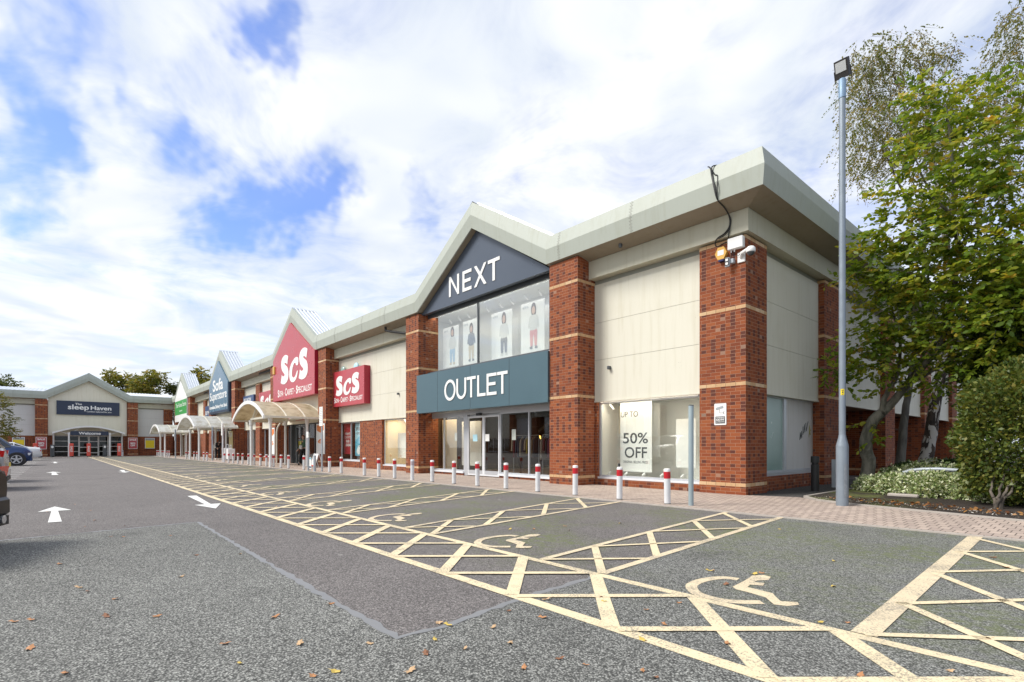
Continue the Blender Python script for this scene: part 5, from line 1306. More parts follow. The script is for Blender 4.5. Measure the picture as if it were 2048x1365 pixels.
X = at(260, 905, -5.0); g0 = ground(260, 913); o = make_pale_bollard(); move_to(o, (-66.8, -5.6, gz(-66.8))); tag(o, 'single pale bollard in front of the right pillar of the far shop', 'bollard')
X = at(627, 930, -2.9).x; o = MB().lathe([(.058,-.05),(.058,.66),(.05,.68),(.02,.69)], 18, (X,-2.85,gz(X))).build('grey_bollard', M['grey'], smooth=40); tag(o, 'plain grey bollard carrying a blue and white notice', 'bollard')
s = thing('notice_board', 'narrow white notice with blue print beside the plain grey bollard', 'notice', (X-.13, -2.95, 0)); MB().box(X-.26, X-.06, -2.98, -2.96, .08, .56).build('sheet', M['white'], s); MB().box(X-.25, X-.07, -2.983, -2.981, .49, .54).build('blue_header', M['cyan'], s); MB().box(X-.25, X-.07, -2.983, -2.981, .12, .19).build('blue_footer', M['blue'], s)
MB().box(X-.17, X-.15, -2.97, -2.955, -.06, .08).build('stake', M['grey'], s)

# ---------------------------------------------------------------- posts and sign poles
s = thing('steel_post', 'slim blue grey steel post by the corner pillar, taller than the bollards', 'post', (.225, -2.68, 0))
g = ground(1382, 1013); MB().lathe([(.045,-.05),(.045,1.78),(.043,1.785)], 18, (g.x,g.y,g.z)).build('tube', M['post'], s, smooth=40); MB().lathe([(.046,1.775),(.046,1.79),(.03,1.795)], 18, (g.x,g.y,g.z)).build('cap', M['aludark'], s, smooth=40)
def signpole(px, py, ztop, plates, label, r=.032, mat='grey', name='sign_pole'):
    g = ground(px, py); s = thing(name, label, 'sign', (g.x, g.y, g.z))
    MB().lathe([(r,-.05),(r,ztop),(r*.6,ztop+.01)], 12, tuple(g)).build('pole', M[mat], s, smooth=40)
    for (w, z0, z1, m, tx) in plates:
        p = MB().rbox(g.x-w/2, g.x+w/2, g.y-r-.012, g.y-r-.002, z0, z1, .003).build('sign_plate', M[m], s)
        if tx:
            mb = MB(); n = tx
            for k in range(n):
                zz = z1-(k+.8)*(z1-z0)/(n+1); ww = w*(.75 if k % 3 else .5)
                mb.box(g.x-ww/2, g.x+ww/2, g.y-r-.014, g.y-r-.0125, zz-.008*(z1-z0)/.8, zz+.008*(z1-z0)/.8)
            mb.build('printed_lines', M['inkgrey'], p)
    return s
signpole(644, 944.5, 2.68, [(.36,1.88,2.68,'paper',10)], 'tall grey pole with a white parking notice beside the red shop pillar', .036)
signpole(617, 943, 1.66, [(.24,1.40,1.66,'paper',3)], 'short grey pole with a small white notice in front of the red shop entrance', .042)
signpole(445.5, 925, 2.62, [(.34,1.75,2.62,'paper',9)], 'white sign pole in front of the blue shop entrance', .05, 'alulight')
signpole(425, 922, 2.55, [(.16,1.5,1.75,'grey',0)], 'grey post with a small box in front of the blue shop', .06)
signpole(351, 917.5, 2.6, [(.34,1.5,2.5,'inkgrey',6)], 'dark slim sign pole in front of the white canopied shop at the inner corner', .05)
# tall floodlight column
g = ground(1684.5, 1013); gx, gy, g_z = g.x, g.y, g.z
L = thing('lamp_column', 'tall galvanised floodlight column standing at the edge of the planted bed', 'street lamp', (gx, gy, g_z))
lampm = plain('galvanised_steel', (.235,.275,.32), .45, .35, .18, 5.0, .07)
MB().lathe([(.097,-.1),(.097,1.05),(.094,1.08),(.060,1.22),(.055,1.26)], 24, g).build('column_base', lampm, L, smooth=40)
MB().lathe([(.053,1.2),(.052,4.5),(.050,7.2)], 20, g).build('shaft', lampm, L, smooth=40)
MB().lathe([(.052,7.19),(.058,7.195),(.058,7.52),(.05,7.53)], 20, g).build('shaft_top', plain('painted_spigot', (.20,.30,.42), .5, .2, .15, 12), L, smooth=40)
d = (Vector(CAM)-Vector(g)); d.z = 0; d.normalize(); sd_ = Vector((-d.y, d.x, 0))
mb = MB(); a0 = .5
mb.v += [tuple(Vector(g)+(d*math.cos(t)+sd_*math.sin(t))*.1 + Vector((0,0,z))) for z in (.16,.75) for t in (.25,.5,.75,1.0)]
mb.f += [[k,k+1,k+5,k+4] for k in range(3)]; mb.m += [0]*3
mb.build('access_door', plain('scraped_steel', (.25,.28,.31), .5, .4, .4, 14), L)
fz = HY; lz = at(1684,785,gy).z
mb = MB(); mb.v += [tuple(Vector(g)*1+(d*math.cos(t)+sd_*math.sin(t))*.0545+Vector((0,0,z-g_z))) for z in (lz-.055,lz+.055) for t in (-.45,-.1,.25,.6)]
mb.f += [[k,k+1,k+5,k+4] for k in range(3)]; mb.m += [0]*3
lab = mb.build('number_label', M['yellow'], L)
mb = MB()
v, f = text_data('241', .02, .01); xs = [q[0] for q in v]; ys = [q[1] for q in v]
out = []
for q in v:
    u = (q[0]-min(xs))/(max(xs)-min(xs)); k = (q[1]-min(ys))/(max(ys)-min(ys))
    z = lz+.045-.09*u; t = .28-(.5-k)*-.5*.9
    out.append(tuple(Vector((gx,gy,0))+(d*math.cos(.08+.5*(1-k)-.25)+sd_*math.sin(.08+.5*(1-k)-.25))*.0556+Vector((0,0,z))))
mb.add(out, f); mb.build('number', M['ink'], lab)
hx = Vector((gx, gy, 7.72)); dn = Vector((-.35,-.85,-.42)).normalized(); ux = Vector((.92,-.38,.0)); ux = (ux-dn*ux.dot(dn)).normalized(); uz = dn.cross(ux); uz = uz if uz.z > 0 else -uz
roll = Matrix.Rotation(math.radians(-12), 3, dn); ux = roll @ ux; uz = roll @ uz
MB().obox(hx, ux*.122, dn*.032, uz*.145).build('floodlight_body', plain('floodlight_black', (.028,.024,.022), .45, 0, .15), L)
MB().obox(hx+dn*.036+uz*.035, ux*.096, dn*.003, uz*.08).build('floodlight_glass', plain('floodlight_glass', (.55,.57,.58), .15, 0, .06, spec=.8), L)
mb = MB(); mb.tube([hx-ux*.15, hx-ux*.15-uz*.19, hx-uz*.20-ux*.05, hx-uz*.20+ux*.05, hx+ux*.15-uz*.19, hx+ux*.15], .008, 6); mb.build('bracket', M['rubber'], L)
# dark bollard and short post by the end wall
g = ground(1630, 983); s = thing('black_bollard', 'black ribbed bollard beside the boarded end window', 'bollard', (g.x, g.y, g.z))
MB().lathe([(.085,-.05),(.085,.62),(.068,.635),(.068,.67)], 20, g).build('post', M['rubber'], s, smooth=40); MB().lathe([(.088,.67),(.088,.80),(.082,.82),(.05,.825)], 20, g).build('cap', M['rubber'], s, smooth=40)
g = ground(1669.5, 976); o = MB().rbox(g.x-.06, g.x+.06, g.y-.05, g.y+.05, -.05, .72, .008).build('short_post', M['grey']); tag(o, 'short square grey post behind the lamp column', 'post')
# tubular hoop barrier half buried in the variegated shrub
def hoop():
    pts = [deep(1800,966,11.2), deep(1801,954,11.2), deep(1808,946,11.2), deep(1822,941.5,11.1), deep(1845,939.5,10.9), deep(1875,939,10.7), deep(1910,941,10.5), deep(1945,945,10.3), deep(1965,950,10.2), deep(1972,965,10.2)]
    o = MB().tube(pts, .042, 12).build('hoop_barrier', M['grey'], smooth=60); tag(o, 'pale grey tubular hoop barrier poking out of the variegated shrub', 'barrier')
hoop()
# ---------------------------------------------------------------- entrance canopies
def canopy(label, xl, xr, cl, cr, yf, yc, zE, zA, roofm, loc):
    s = thing('entrance_canopy', label, 'canopy', loc)
    n = 18; yb = -.42
    def arc(t, k=0): a = PI*(1-t); return (xl+(xr-xl)*t, zE+(zA-zE)*math.sin(a)**.85+k)
    P = [arc(i/n) for i in range(n+1)]
    mb = MB(); b0 = 0
    for y in (yf, yb):
        for (x, z) in P: mb.v.append((x, y, z))
    for (y) in (yf, yb):
        for (x, z) in P: mb.v.append((x, y, z-.035))
    m = n+1
    for i in range(n):
        mb.f.append([i, i+1, m+i+1, m+i]); mb.m.append(0); mb.f.append([2*m+i, 3*m+i, 3*m+i+1, 2*m+i+1]); mb.m.append(0)
        mb.f.append([i, 2*m+i, 2*m+i+1, i+1]); mb.m.append(0); mb.f.append([m+i, m+i+1, 3*m+i+1, 3*m+i]); mb.m.append(0)
    mb.build('roof_sheet', roofm, s, smooth=60)
    for k, y in enumerate((yf, yf+(yb-yf)*.36, yf+(yb-yf)*.68, yb)):
        mb = MB(); w = .16 if k == 0 else .05
        for i in range(n):
            a, b = P[i], P[i+1]
            d = Vector((b[0]-a[0], b[1]-a[1])).normalized(); nn = Vector((-d.y, d.x))
            q = [(a[0], a[1]+.02), (b[0], b[1]+.02), (b[0], b[1]-w), (a[0], a[1]-w)] if k == 0 else [(a[0], a[1]+.015), (b[0], b[1]+.015), (b[0], b[1]-.05), (a[0], a[1]-.05)]
            mb.prism(q, y-.06 if k == 0 else y-.03, y-.001 if k == 0 else y+.03, 'y')
        mb.build('arched_rib' if k else 'front_arch', M['white'] if k == 0 else M['offwhite'], s)
    for x in (xl, xr): MB().box(x-.05, x+.05, yf, yb, zE-.10, zE+.005).build('edge_beam', M['offwhite'], s)
    for x in (cl, cr):
        for y in (yc, -1.0):
            zb = gz(x); r = .072
            c = MB().lathe([(r,zb-.1),(r,zE-.35),(r*1.35,zE-.33),(r*1.35,zE-.22),(r*1.6,zE-.12),(r*1.9,zE-.06)], 14, (x, y, 0)).build('column', M['white'], s, smooth=40)
            sgn = 1 if x == cl else -1
            hh = zE+(zA-zE)*.80
            MB().tube([(x+sgn*.1,y,zE-.15),(x+sgn*1.0,y,hh-.12)], .04, 6).build('brace', M['offwhite'], c)
        MB().box(x-.06, x+.06, yc, -.42, zE-.06, zE+.06).build('cross_beam', M['offwhite'], s)
    mb = MB(); mb.box(cl, cr, yc-.05, yc+.05, zE-.06, zE+.04); mb.box(cl, cr, -1.05, -.95, zE-.06, zE+.04); mb.build('tie_beam', M['offwhite'], s)
canopy('tan vaulted entrance canopy on white columns below the red gable sign', -28.4, -22.35, -26.6, -23.1, -3.35, -2.85, 2.55, 3.45, M['canopytan'], (-25, -2, 0))
canopy('white vaulted entrance canopy on columns below the slate blue gable sign', -47.0, -39.7, -44.5, -40.9, -3.35, -2.85, 2.48, 3.45, M['canopywhite'], (-43, -2, 0))
canopy('white vaulted entrance canopy on columns at the inner corner of the terrace', -64.2, -57.4, -60.8, -57.8, -3.35, -2.85, 2.42, 3.25, M['canopywhite'], (-60, -2, 0))
# curved flat canopy of the far unit
s = thing('entrance_canopy', 'shallow curved white canopy over the far shop entrance', 'canopy', (0,0,0))
n = 20; mb = MB(); sh = MB()
pts = [(-3.05+6.1*i/n, 2.62+.72*math.sin(PI*i/n)) for i in range(n+1)]
for a, b in zip(pts[:-1], pts[1:]): mb.prism([a, b, (b[0], b[1]-.17), (a[0], a[1]-.17)], -2.6, -2.5, 'y'); sh.prism([a, b, (b[0], b[1]-.03), (a[0], a[1]-.03)], -2.499, -.17, 'y')
mb.build('front_arch', M['white'], s); sh.build('curved_roof', M['canopywhite'], s)
for x in (-2.95, -1.72, 1.72, 2.95):
    MB().lathe([(.085,-.2),(.085,2.35),(.12,2.37),(.12,2.5),(.14,2.62)], 12, (x, -2.35 if abs(x) < 2 else -.25, 0)).build('column', M['white'], s, smooth=40)
for x, k in ((-1.72, 1), (1.72, -1)):
    MB().tube([(x, -2.35, 2.4), (x+k*.9, -2.35, 3.1)], .03, 6).build('brace', M['white'], s); MB().tube([(x, -2.35, 2.4), (x-k*.8, -2.35, 2.75)], .03, 6).build('brace', M['white'], s)
s.location = (-69.75, -8.42, -.16); s.rotation_euler = (0, 0, PI/2)
# flags and boards in front of the far shop
for i, (y, m, lab, tx) in enumerate(((-12.75,'coral','coral red upright SALE board left of the far shop entrance','SALE'), (-9.95,'coral','coral red upright SALE board left of the far entrance doors','SALE'), (-8.55,'coral','coral red upright SALE board in front of the far entrance doors','SALE'), (-5.95,'coral','coral red upright SALE board right of the far entrance doors','SALE'), (-11.45,'ink','dark upright board with a white mark left of the far entrance doors','&'), (-7.2,'ink','dark upright board with a white mark right of the far entrance doors','&'))):
    X = -66.2; s = thing('upright_board', lab, 'board', (X, y, gz(X)))
    z0 = gz(X); hgt = 1.42 if m == 'coral' else 1.28
    MB().lathe([(.17,z0-.02),(.17,z0+.05),(.13,z0+.08)], 14, (X, y, 0)).build('foot', M['rubber'], s)
    MB().rbox(X-.06, X+.06, y-.17, y+.17, z0+.06, z0+hgt, .03).build('board_body', M[m], s)
    if tx:
        mb = MB()
        if m == 'coral':
            v, f = text_data('SALE', .03, 1.0); xs = [q[0] for q in v]; ys = [q[1] for q in v]
            mb.add([(X+.062+q[2]*.002, y-.09+.18*(q[1]-min(ys))/(max(ys)-min(ys)), z0+1.15-.62*(q[0]-min(xs))/(max(xs)-min(xs))) for q in v], f)
        else:
            mb.ball((X+.06, y, z0+1.05), .012, .11, .13, 10)
        mb.build('lettering', M['letter'], s)
# white stands by the blue shop
for px, py, w, h, lab in ((455, 921, .5, .95, 'white metal basket stand behind the bollards at the blue shop, left of two'), (461.5, 921, .45, .9, 'white metal basket stand behind the bollards at the blue shop, right of two')):
    p = at(px, 905, -1.3); x = p.x; zb = gz(x); s = thing('basket_stand', lab, 'stand', (x, -1.3, zb))
    MB().rbox(x-w/2, x+w/2, -1.55, -1.05, zb+.12, zb+h, .03).build('basket', M['white'], s)
    mb = MB()
    for a in (-1, 1):
        for b in (-1.52, -1.08): mb.box(x+a*(w/2-.03)-.015, x+a*(w/2-.03)+.015, b-.015, b+.015, zb, zb+.12)
    mb.build('leg_frame', M['grey'], s); MB().tube([(x-w/2,-1.3,zb+h),(x-w/2,-1.3,zb+h+.28),(x+w/2,-1.3,zb+h+.28),(x+w/2,-1.3,zb+h)], .02, 6).build('handle_bar', M['alulight'], s)
p = at(633, 920, -1.2); x = p.x; zb = gz(x)+.02
s = thing('pavement_board', 'white folding pavement board beside the red shop pillar', 'board', (x, -1.2, zb))
mb = MB(); mb.add([(x-.32,-1.4,zb+.1),(x+.32,-1.4,zb+.1),(x+.32,-1.22,zb+.68),(x-.32,-1.22,zb+.68),(x-.32,-1.38,zb+.1),(x+.32,-1.38,zb+.1),(x+.32,-1.20,zb+.68),(x-.32,-1.20,zb+.68)], [(0,1,2,3),(7,6,5,4),(0,4,5,1),(1,5,6,2),(2,6,7,3),(3,7,4,0)]); mb.build('front_sheet', M['paper'], s)
mb = MB()
for a in (-.3, .3): mb.tube([(x+a,-1.41,zb),(x+a,-1.2,zb+.7)], .02, 6); mb.tube([(x+a,-.98,zb),(x+a,-1.19,zb+.7)], .02, 6)
mb.build('frame', M['white'], s); mb = MB(); mb.box(x-.26, x+.26, -1.415, -1.405, zb+.06, zb+.12); mb.build('red_strip', M['coral'], s)
# ---------------------------------------------------------------- cars (built nose towards +Y, then turned)
def carpaint(name, col, metal=.3):
    return plain(name, col, .25, metal, .05, .8, spec=.5, **{'Coat Weight': .35, 'Coat Roughness': .04})
glassdark = plain('car_glass', (.02,.025,.03), .06, 0, .05, spec=.9)
tyrem = plain('tyre', (.02,.02,.021), .75, 0, .2, 8); rimm = plain('alloy_rim', (.50,.51,.53), .3, .7, .08)
tailm = plain('tail_light', (.55,.015,.012), .12, 0, .1, spec=.8); headm = plain('head_light', (.70,.74,.78), .08, .2, .05, spec=.9); platem = plain('rear_plate', (.75,.60,.08), .5)
chromem = plain('chrome', (.7,.71,.72), .12, .9, .03)
def car(label, paint, L, W, prof, belt, wb, wr, loc, rz, hatch=False, exhaust=False):
    """prof: list of (y, top z, half width share at the top)"""
    root = thing('parked_car', label, 'car', (0,0,0), None)
    hw = W/2; zb = .22; mb = MB(); ns = len(prof); K = 9
    secs = []
    for i, (y, zt, wt) in enumerate(prof):
        e = min(1, (y-prof[0][0])/.45, (prof[-1][0]-y)/.55); nar = .80+.20*math.sqrt(max(0, e))
        w = hw*nar; b = min(belt, zt-.03); zlo = zb+(.10*(1-min(1, max(0,e)*2)))
        half = [(0,zlo), (w*.88,zlo), (w*.97,zlo+.10), (w,zlo+.30 if zlo+.30 < b-.05 else b-.06), (w*.985,b-.05), (w*.955,b), (w*wt,zt-.03), (w*wt*.93,zt), (0,zt+.025)]
        secs.append([(y,)+h for h in half])
    for s_ in secs:
        for (y, x, z) in s_: mb.v.append((x, y, z))
    for i in range(ns-1):
        for k in range(K-1):
            a = i*K+k; mb.f.append([a, a+1, a+K+1, a+K]); mb.m.append(0)
    nv = len(mb.v)
    mb.v += [(-x, y, z) for (x, y, z) in mb.v]; mb.f += [[nv+q for q in f][::-1] for f in mb.f]; mb.m += mb.m[:]
    e0 = list(range(K)); mb.f.append(e0+[nv+k for k in range(K-2, 0, -1)]); mb.m.append(0)
    e1 = [(ns-1)*K+k for k in range(K)]; mb.f.append((e1+[nv+(ns-1)*K+k for k in range(K-2, 0, -1)])[::-1]); mb.m.append(0)
    body = mb.build('body', paint, root, smooth=38)
    # glass: side lights between belt and roof, screens where the roofline slopes
    def quad(name, q, off, mat, parent=root, shrink=.88):
        q = [Vector(p) for p in q]; c = sum(q, Vector())/len(q); n = (q[1]-q[0]).cross(q[2]-q[0]).normalized()
        if n.dot(c-Vector((0, c.y, .6))) < 0: n = -n
        m2 = MB(); f = [c+(p-c)*shrink+n*off for p in q]; g = [p-n*.02 for p in f]; k = len(q)
        m2.add(f+g, [list(range(k)), [k+i for i in range(k)][::-1]]+[[i, k+i, k+(i+1) % k, (i+1) % k] for i in range(k)])
        return m2.build(name, mat, parent)
    cab = [i for i in range(ns) if prof[i][1] > belt+.28]
    for sg in (1, -1):
        for i in range(ns-1):
            if prof[i][1] > belt+.12 and prof[i+1][1] > belt+.12 and max(prof[i][1], prof[i+1][1]) > belt+.3 and prof[i+1][0]-prof[i][0] > .25:
                A, B = secs[i], secs[i+1]
                q = [(sg*A[5][1], A[5][0], A[5][2]+.02), (sg*B[5][1], B[5][0], B[5][2]+.02), (sg*B[6][1], B[6][0], B[6][2]), (sg*A[6][1], A[6][0], A[6][2])]
                quad('side_window', q, .006, glassdark, shrink=.90)
    for i in range(ns-1):
        dz = abs(prof[i+1][1]-prof[i][1])
        if dz > .25 and max(prof[i][1], prof[i+1][1]) > belt+.3:
            A, B = secs[i], secs[i+1]
            q = [(A[7][1], A[7][0], A[7][2]), (B[7][1], B[7][0], B[7][2]), (-B[7][1], B[7][0], B[7][2]), (-A[7][1], A[7][0], A[7][2])]
            quad('windscreen' if prof[i+1][1] < prof[i][1] else 'rear_window', q, .028, glassdark, shrink=.86)
    y0, y1 = prof[0][0], prof[-1][0]
    for sg in (1, -1):
        for yw in wb:
            m2 = MB(); x0 = sg*(hw-.19); x1 = sg*(hw+.012)
            m2.lathe([(wr+.045, x1-sg*.02), (wr+.045, x1-sg*.006)], 24, (0, yw, wr), ax='x'); m2.build('wheel_arch', M['black'], root)
            m2 = MB(); m2.lathe([(wr*.62,x0),(wr*.96,x0),(wr,x0+sg*.02),(wr,x1-sg*.02),(wr*.95,x1),(wr*.66,x1-sg*.004)], 26, (0, yw, wr), ax='x')
            wh = m2.build('wheel', tyrem, root, smooth=40)
            m2 = MB()
            m2.lathe([(wr*.67,x1-sg*.03),(wr*.67,x1+sg*.003),(wr*.60,x1+sg*.003),(wr*.58,x1-sg*.03)], 26, (0, yw, wr), ax='x')
            for k in range(5):
                t = 2*PI*k/5+.3; d = Vector((0, math.cos(t), math.sin(t))); u = Vector((0, -math.sin(t), math.cos(t)))
                c = Vector((x1-sg*.006, yw, wr))+d*wr*.34
                m2.obox(c, (.01,0,0), u*wr*.10, d*wr*.30)
            m2.lathe([(wr*.14,x1-sg*.02),(wr*.12,x1+sg*.008)], 12, (0, yw, wr), ax='x')
            m2.build('rim', rimm, wh)
    # lights, plate, bumper trims
    ht = prof[1][1]
    for sg in (1, -1):
        xa = sg*hw*.90
        zt = min(belt-.02, ht)
        MB().obox((sg*hw*.735, y0+.07, zt-.13 if not hatch else zt-.04), (hw*.14,0,0), (0,.05,0), (0,-.01,.055 if not hatch else .075)).build('tail_light', tailm, root)
        MB().obox((sg*hw*.72, y1-.16, .66), (hw*.16,0,0), (0,.12,0), (0,.03,.065)).build('head_light', headm, root)
        MB().obox((sg*(hw+.06), wb[1]-.62, belt+.05), (.09,0,0), (0,.05,0), (0,0,.06)).build('door_mirror', paint, root)
    MB().rbox(-hw*.80, hw*.80, y0-.035, y0+.2, .32, .52, .03).build('rear_bumper', paint, root); MB().rbox(-hw*.78, hw*.78, y1-.2, y1+.03, .26, .46, .03).build('front_bumper', paint, root)
    MB().box(-hw*.76, hw*.76, y0-.03, y0+.2, .22, .318).build('bumper_trim', M['black'], root)
    MB().box(-.26, .26, y0-.05, y0-.036, .56, .67).build('number_plate', platem, root); MB().box(-hw*.45, hw*.45, y1-.02, y1+.012, .50, .64).build('grille', M['black'], root)
    if exhaust:
        for sg in (1, -1): MB().lathe([(.045,y0-.06),(.045,y0+.1)], 14, (sg*hw*.58, 0, .29), ax='y').build('exhaust', chromem, root)
    for sg in (1, -1):
        for yy in (wb[0]+.75, wb[0]+1.65): MB().rbox(sg*hw*.985-.015, sg*hw*.985+.015, yy-.09, yy+.09, belt-.14, belt-.11, .004).build('door_handle', paint, root)
    root.rotation_euler = (0, 0, rz); root.location = loc
    for ch in root.children: ch.matrix_parent_inverse = Matrix.Identity(4)
    return root
SED = [(-2.35,.80,.90),(-2.25,.98,.90),(-1.55,1.05,.88),(-.75,1.40,.72),(.05,1.45,.72),(.55,1.40,.72),(1.25,1.02,.88),(2.05,.86,.86),(2.3,.68,.84)]
SUV = [(-2.25,.85,.92),(-2.18,1.10,.90),(-1.95,1.58,.78),(-.9,1.70,.76),(.1,1.70,.76),(.6,1.62,.76),(1.15,1.14,.90),(2.0,1.02,.88),(2.25,.78,.86)]
HAT = [(-2.0,.80,.92),(-1.93,1.0,.90),(-1.55,1.42,.76),(-.7,1.50,.74),(.1,1.50,.74),(.5,1.42,.74),(1.15,1.02,.88),(1.85,.88,.86),(2.05,.70,.84)]
rk = Matrix.Rotation(PI-.34, 3, 'Z') @ Vector((.80, -2.33, 0)); BLK = (-3.0-rk.x, -11.47-rk.y, gz(-3))
# tails face the lane (+Y) for the black, silver and white cars; the blue one stands nose out
car('shiny black car, nearest at the left edge, only its tail showing', plain('black_paint', (.005,.005,.006), .3, 0, .05, .8, spec=.3), 4.7, 1.84, SED, .95, (-1.35, 1.40), .33, BLK, PI-.34, exhaust=True)
car('silver hatchback with red tail light parked in front of the blue car', carpaint('silver_paint', (.42,.43,.45), .5), 4.0, 1.74, HAT, .96, (-1.25, 1.28), .31, (-13.5, -14.02, gz(-13)), PI, hatch=True)
car('dark blue car standing nose out with a silver front wheel, left end of the row', carpaint('blue_paint', (.025,.055,.15), .4), 4.3, 1.86, SUV[:-2]+[(1.75,1.02,.88),(1.98,.78,.86)], 1.0, (-1.35, 1.36), .36, (-36.2, -14.15, gz(-36)), 0)
car('white saloon car with red tail light parked beyond the dark blue car', carpaint('white_car_paint', (.72,.73,.74), .1), 4.7, 1.82, SED, .92, (-1.40, 1.42), .33, (-51.2, -14.35, gz(-51)), PI)
# cars of the same row that only show as reflections in the shop windows
car('white estate car mirrored in the glass of the outlet doors', carpaint('white_car_paint', (.72,.73,.74), .1), 4.5, 1.84, SUV, 1.0, (-1.35, 1.36), .35, (-17.5, -14.6, gz(-17)), PI)
car('dark grey car mirrored in the rightmost glass of the outlet shopfront', carpaint('grey_paint', (.06,.065,.07), .5), 4.5, 1.86, SUV, 1.0, (-1.35, 1.36), .35, (-11.5, -15.4, gz(-11)), 0)
# ---------------------------------------------------------------- trees and shrubs
def leaf_cloud(name, pts, dirs, sizes, mat, parent, rng, shape='oval', tone=None, droop=.0, face=None):
    """one small folded blade per point; pts Nx3, dirs Nx3 (blade axis), sizes N"""
    P = np.asarray(pts, float); D = np.asarray(dirs, float); S = np.asarray(sizes, float); n = len(P)
    D /= np.linalg.norm(D, axis=1, keepdims=True)+1e-9
    rv = rng.normal(size=(n,3)); rv[:,2] += 1.1 if face is None else face
    U = np.cross(D, rv); U /= np.linalg.norm(U, axis=1, keepdims=True)+1e-9
    Nn = np.cross(U, D)
    if shape == 'oval': prof = [(0,0),(.30,.24),(.68,.23),(1.0,0),(.68,-.23),(.30,-.24)]; fold = .10
    elif shape == 'small': prof = [(0,0),(.45,.30),(1.0,0),(.45,-.30)]; fold = .10
    k = len(prof)
    V = np.empty((n, k, 3))
    cv = rng.uniform(-.18,.28,size=(n,1))
    for i, (a, b) in enumerate(prof):
        V[:, i, :] = P + S[:,None]*(D*a + U*b + Nn*(abs(b)*fold*2 - a*a*cv))
    me = bpy.data.meshes.new(name)
    me.vertices.add(n*k); me.vertices.foreach_set('co', V.reshape(-1))
    me.loops.add(n*k); me.loops.foreach_set('vertex_index', np.arange(n*k, dtype=np.int32))
    me.polygons.add(n); me.polygons.foreach_set('loop_start', np.arange(0, n*k, k, dtype=np.int32)); me.polygons.foreach_set('loop_total', np.full(n, k, dtype=np.int32))
    me.materials.append(mat)
    at_ = me.attributes.new('tone', 'FLOAT', 'FACE')
    T = rng.uniform(0,1,n) if tone is None else np.asarray(tone)
    at_.data.foreach_set('value', T.astype(np.float32))
    me.update(calc_edges=True)
    return link(bpy.data.objects.new(name, me), parent)
def sprays(centers, radii, nspray, nleaf, rng, length, leafsize, flat=.55, droop=0.0, shell=.35, outc=None, hang=False):
    P, D, S, B = [], [], [], []
    tw = []
    for c, r, m in zip(centers, radii, nspray):
        c = np.array(c); r = np.array(r if hasattr(r, '__len__') else (r, r, r*.85))
        for _ in range(m):
            d = rng.normal(size=3); d /= np.linalg.norm(d); q = rng.uniform(shell, 1)**.5
            p = c + d*r*q
            o = (d + rng.normal(size=3)*.7) if not hang else np.array([rng.normal()*.75, rng.normal()*.75, -.45])
            if not hang: o[2] = o[2]*flat - droop
            o /= np.linalg.norm(o)
            L = length*rng.uniform(.6,1.3); s0 = p; k = max(3, int(nleaf*rng.uniform(.7,1.3)))
            side = np.cross(o, [0,0,1]); side /= np.linalg.norm(side)+1e-6
            tint = rng.uniform(0,1)
            e = p + o*L - np.array([0,0,(.55 if hang else .10)*L])
            tw.append((p, e))
            for i in range(k):
                t = (i+rng.uniform(0,.8))/k; pt = s0 + o*L*t - np.array([0,0,(.55 if hang else .10)*L*t*t])
                sg = 1 if i % 2 else -1
                ld = o*.75 + side*sg*.8 + rng.normal(size=3)*.28 + np.array([0,0,-.15 if not hang else -.4])
                P.append(pt + rng.normal(size=3)*.01); D.append(ld); S.append(leafsize*rng.uniform(.65,1.25)); B.append(np.clip(tint*.6+rng.uniform(0,.4), 0, 1))
    return np.array(P), np.array(D), np.array(S), np.array(B), tw
def twigs(mb, tw, r, step=1):
    for a, b in tw[::step]: mb.tube([a, (a+b)/2, b], [r, r*.8, r*.4], 3, caps=False)
def limb(mb, pts, r0, r1, n=8, wob=0.0, rnd=None):
    Q = []
    for i in range(len(pts)-1):
        p0, p1, p2, p3 = (np.array(pts[min(max(j,0),len(pts)-1)], float) for j in (i-1,i,i+1,i+2))
        for q in range(4):
            t = q/4; Q.append(.5*((2*p1)+(-p0+p2)*t+(2*p0-5*p1+4*p2-p3)*t*t+(-p0+3*p1-3*p2+p3)*t**3))
    Q.append(np.array(pts[-1], float))
    if rnd is not None: Q = [q+rnd.normal(size=3)*wob for q in Q]
    rs = [r0+(r1-r0)*(i/(len(Q)-1))**.8 for i in range(len(Q))]
    mb.tube([tuple(q) for q in Q], rs, n)
    return Q
rng = np.random.default_rng(21)
def px(x, y, z): return np.array(deep(x, y, z))
# --- beech-like tree in the bed
beech_leaf = leaf_mat('beech_leaves', [(.055,.110,.014),(.10,.175,.018),(.165,.25,.026),(.25,.32,.034),(.36,.37,.050),(.50,.27,.045)], .45)
barkb = bark_mat('grey_green_bark', (.085,.085,.065), (.22,.205,.165), 7, .35)
T = thing('broadleaf_tree', 'green autumn tree with a bent grey trunk beside the lamp column', 'tree', tuple(ground(1735, 972)))
tm = MB(); nr = np.random.default_rng(4)
base = px(1728,980,12.9)
fork = px(1763,826,12.6)
limb(tm, [base+np.array([0,0,-.15]), px(1737,930,12.9), px(1731,890,12.85), px(1742,848,12.75), fork], .165, .115, 12, .008, nr)
limb(tm, [fork, px(1790,800,12.5), px(1815,768,12.3), px(1845,735,12.0), px(1880,690,11.6), px(1905,600,11.2), px(1915,500,10.9), px(1905,430,10.8), px(1908,360,10.7), px(1900,280,10.6), px(1890,210,10.6)], .105, .018, 9, .012, nr)
limb(tm, [fork, px(1772,790,12.5), px(1790,760,12.4), px(1800,700,12.3), px(1790,640,12.2), px(1775,580,12.0)], .075, .014, 8, .012, nr)
limb(tm, [px(1815,768,12.3), px(1860,745,12.0), px(1930,700,11.4), px(1990,640,10.8), px(2060,560,10.2)], .06, .015, 7, .012, nr)
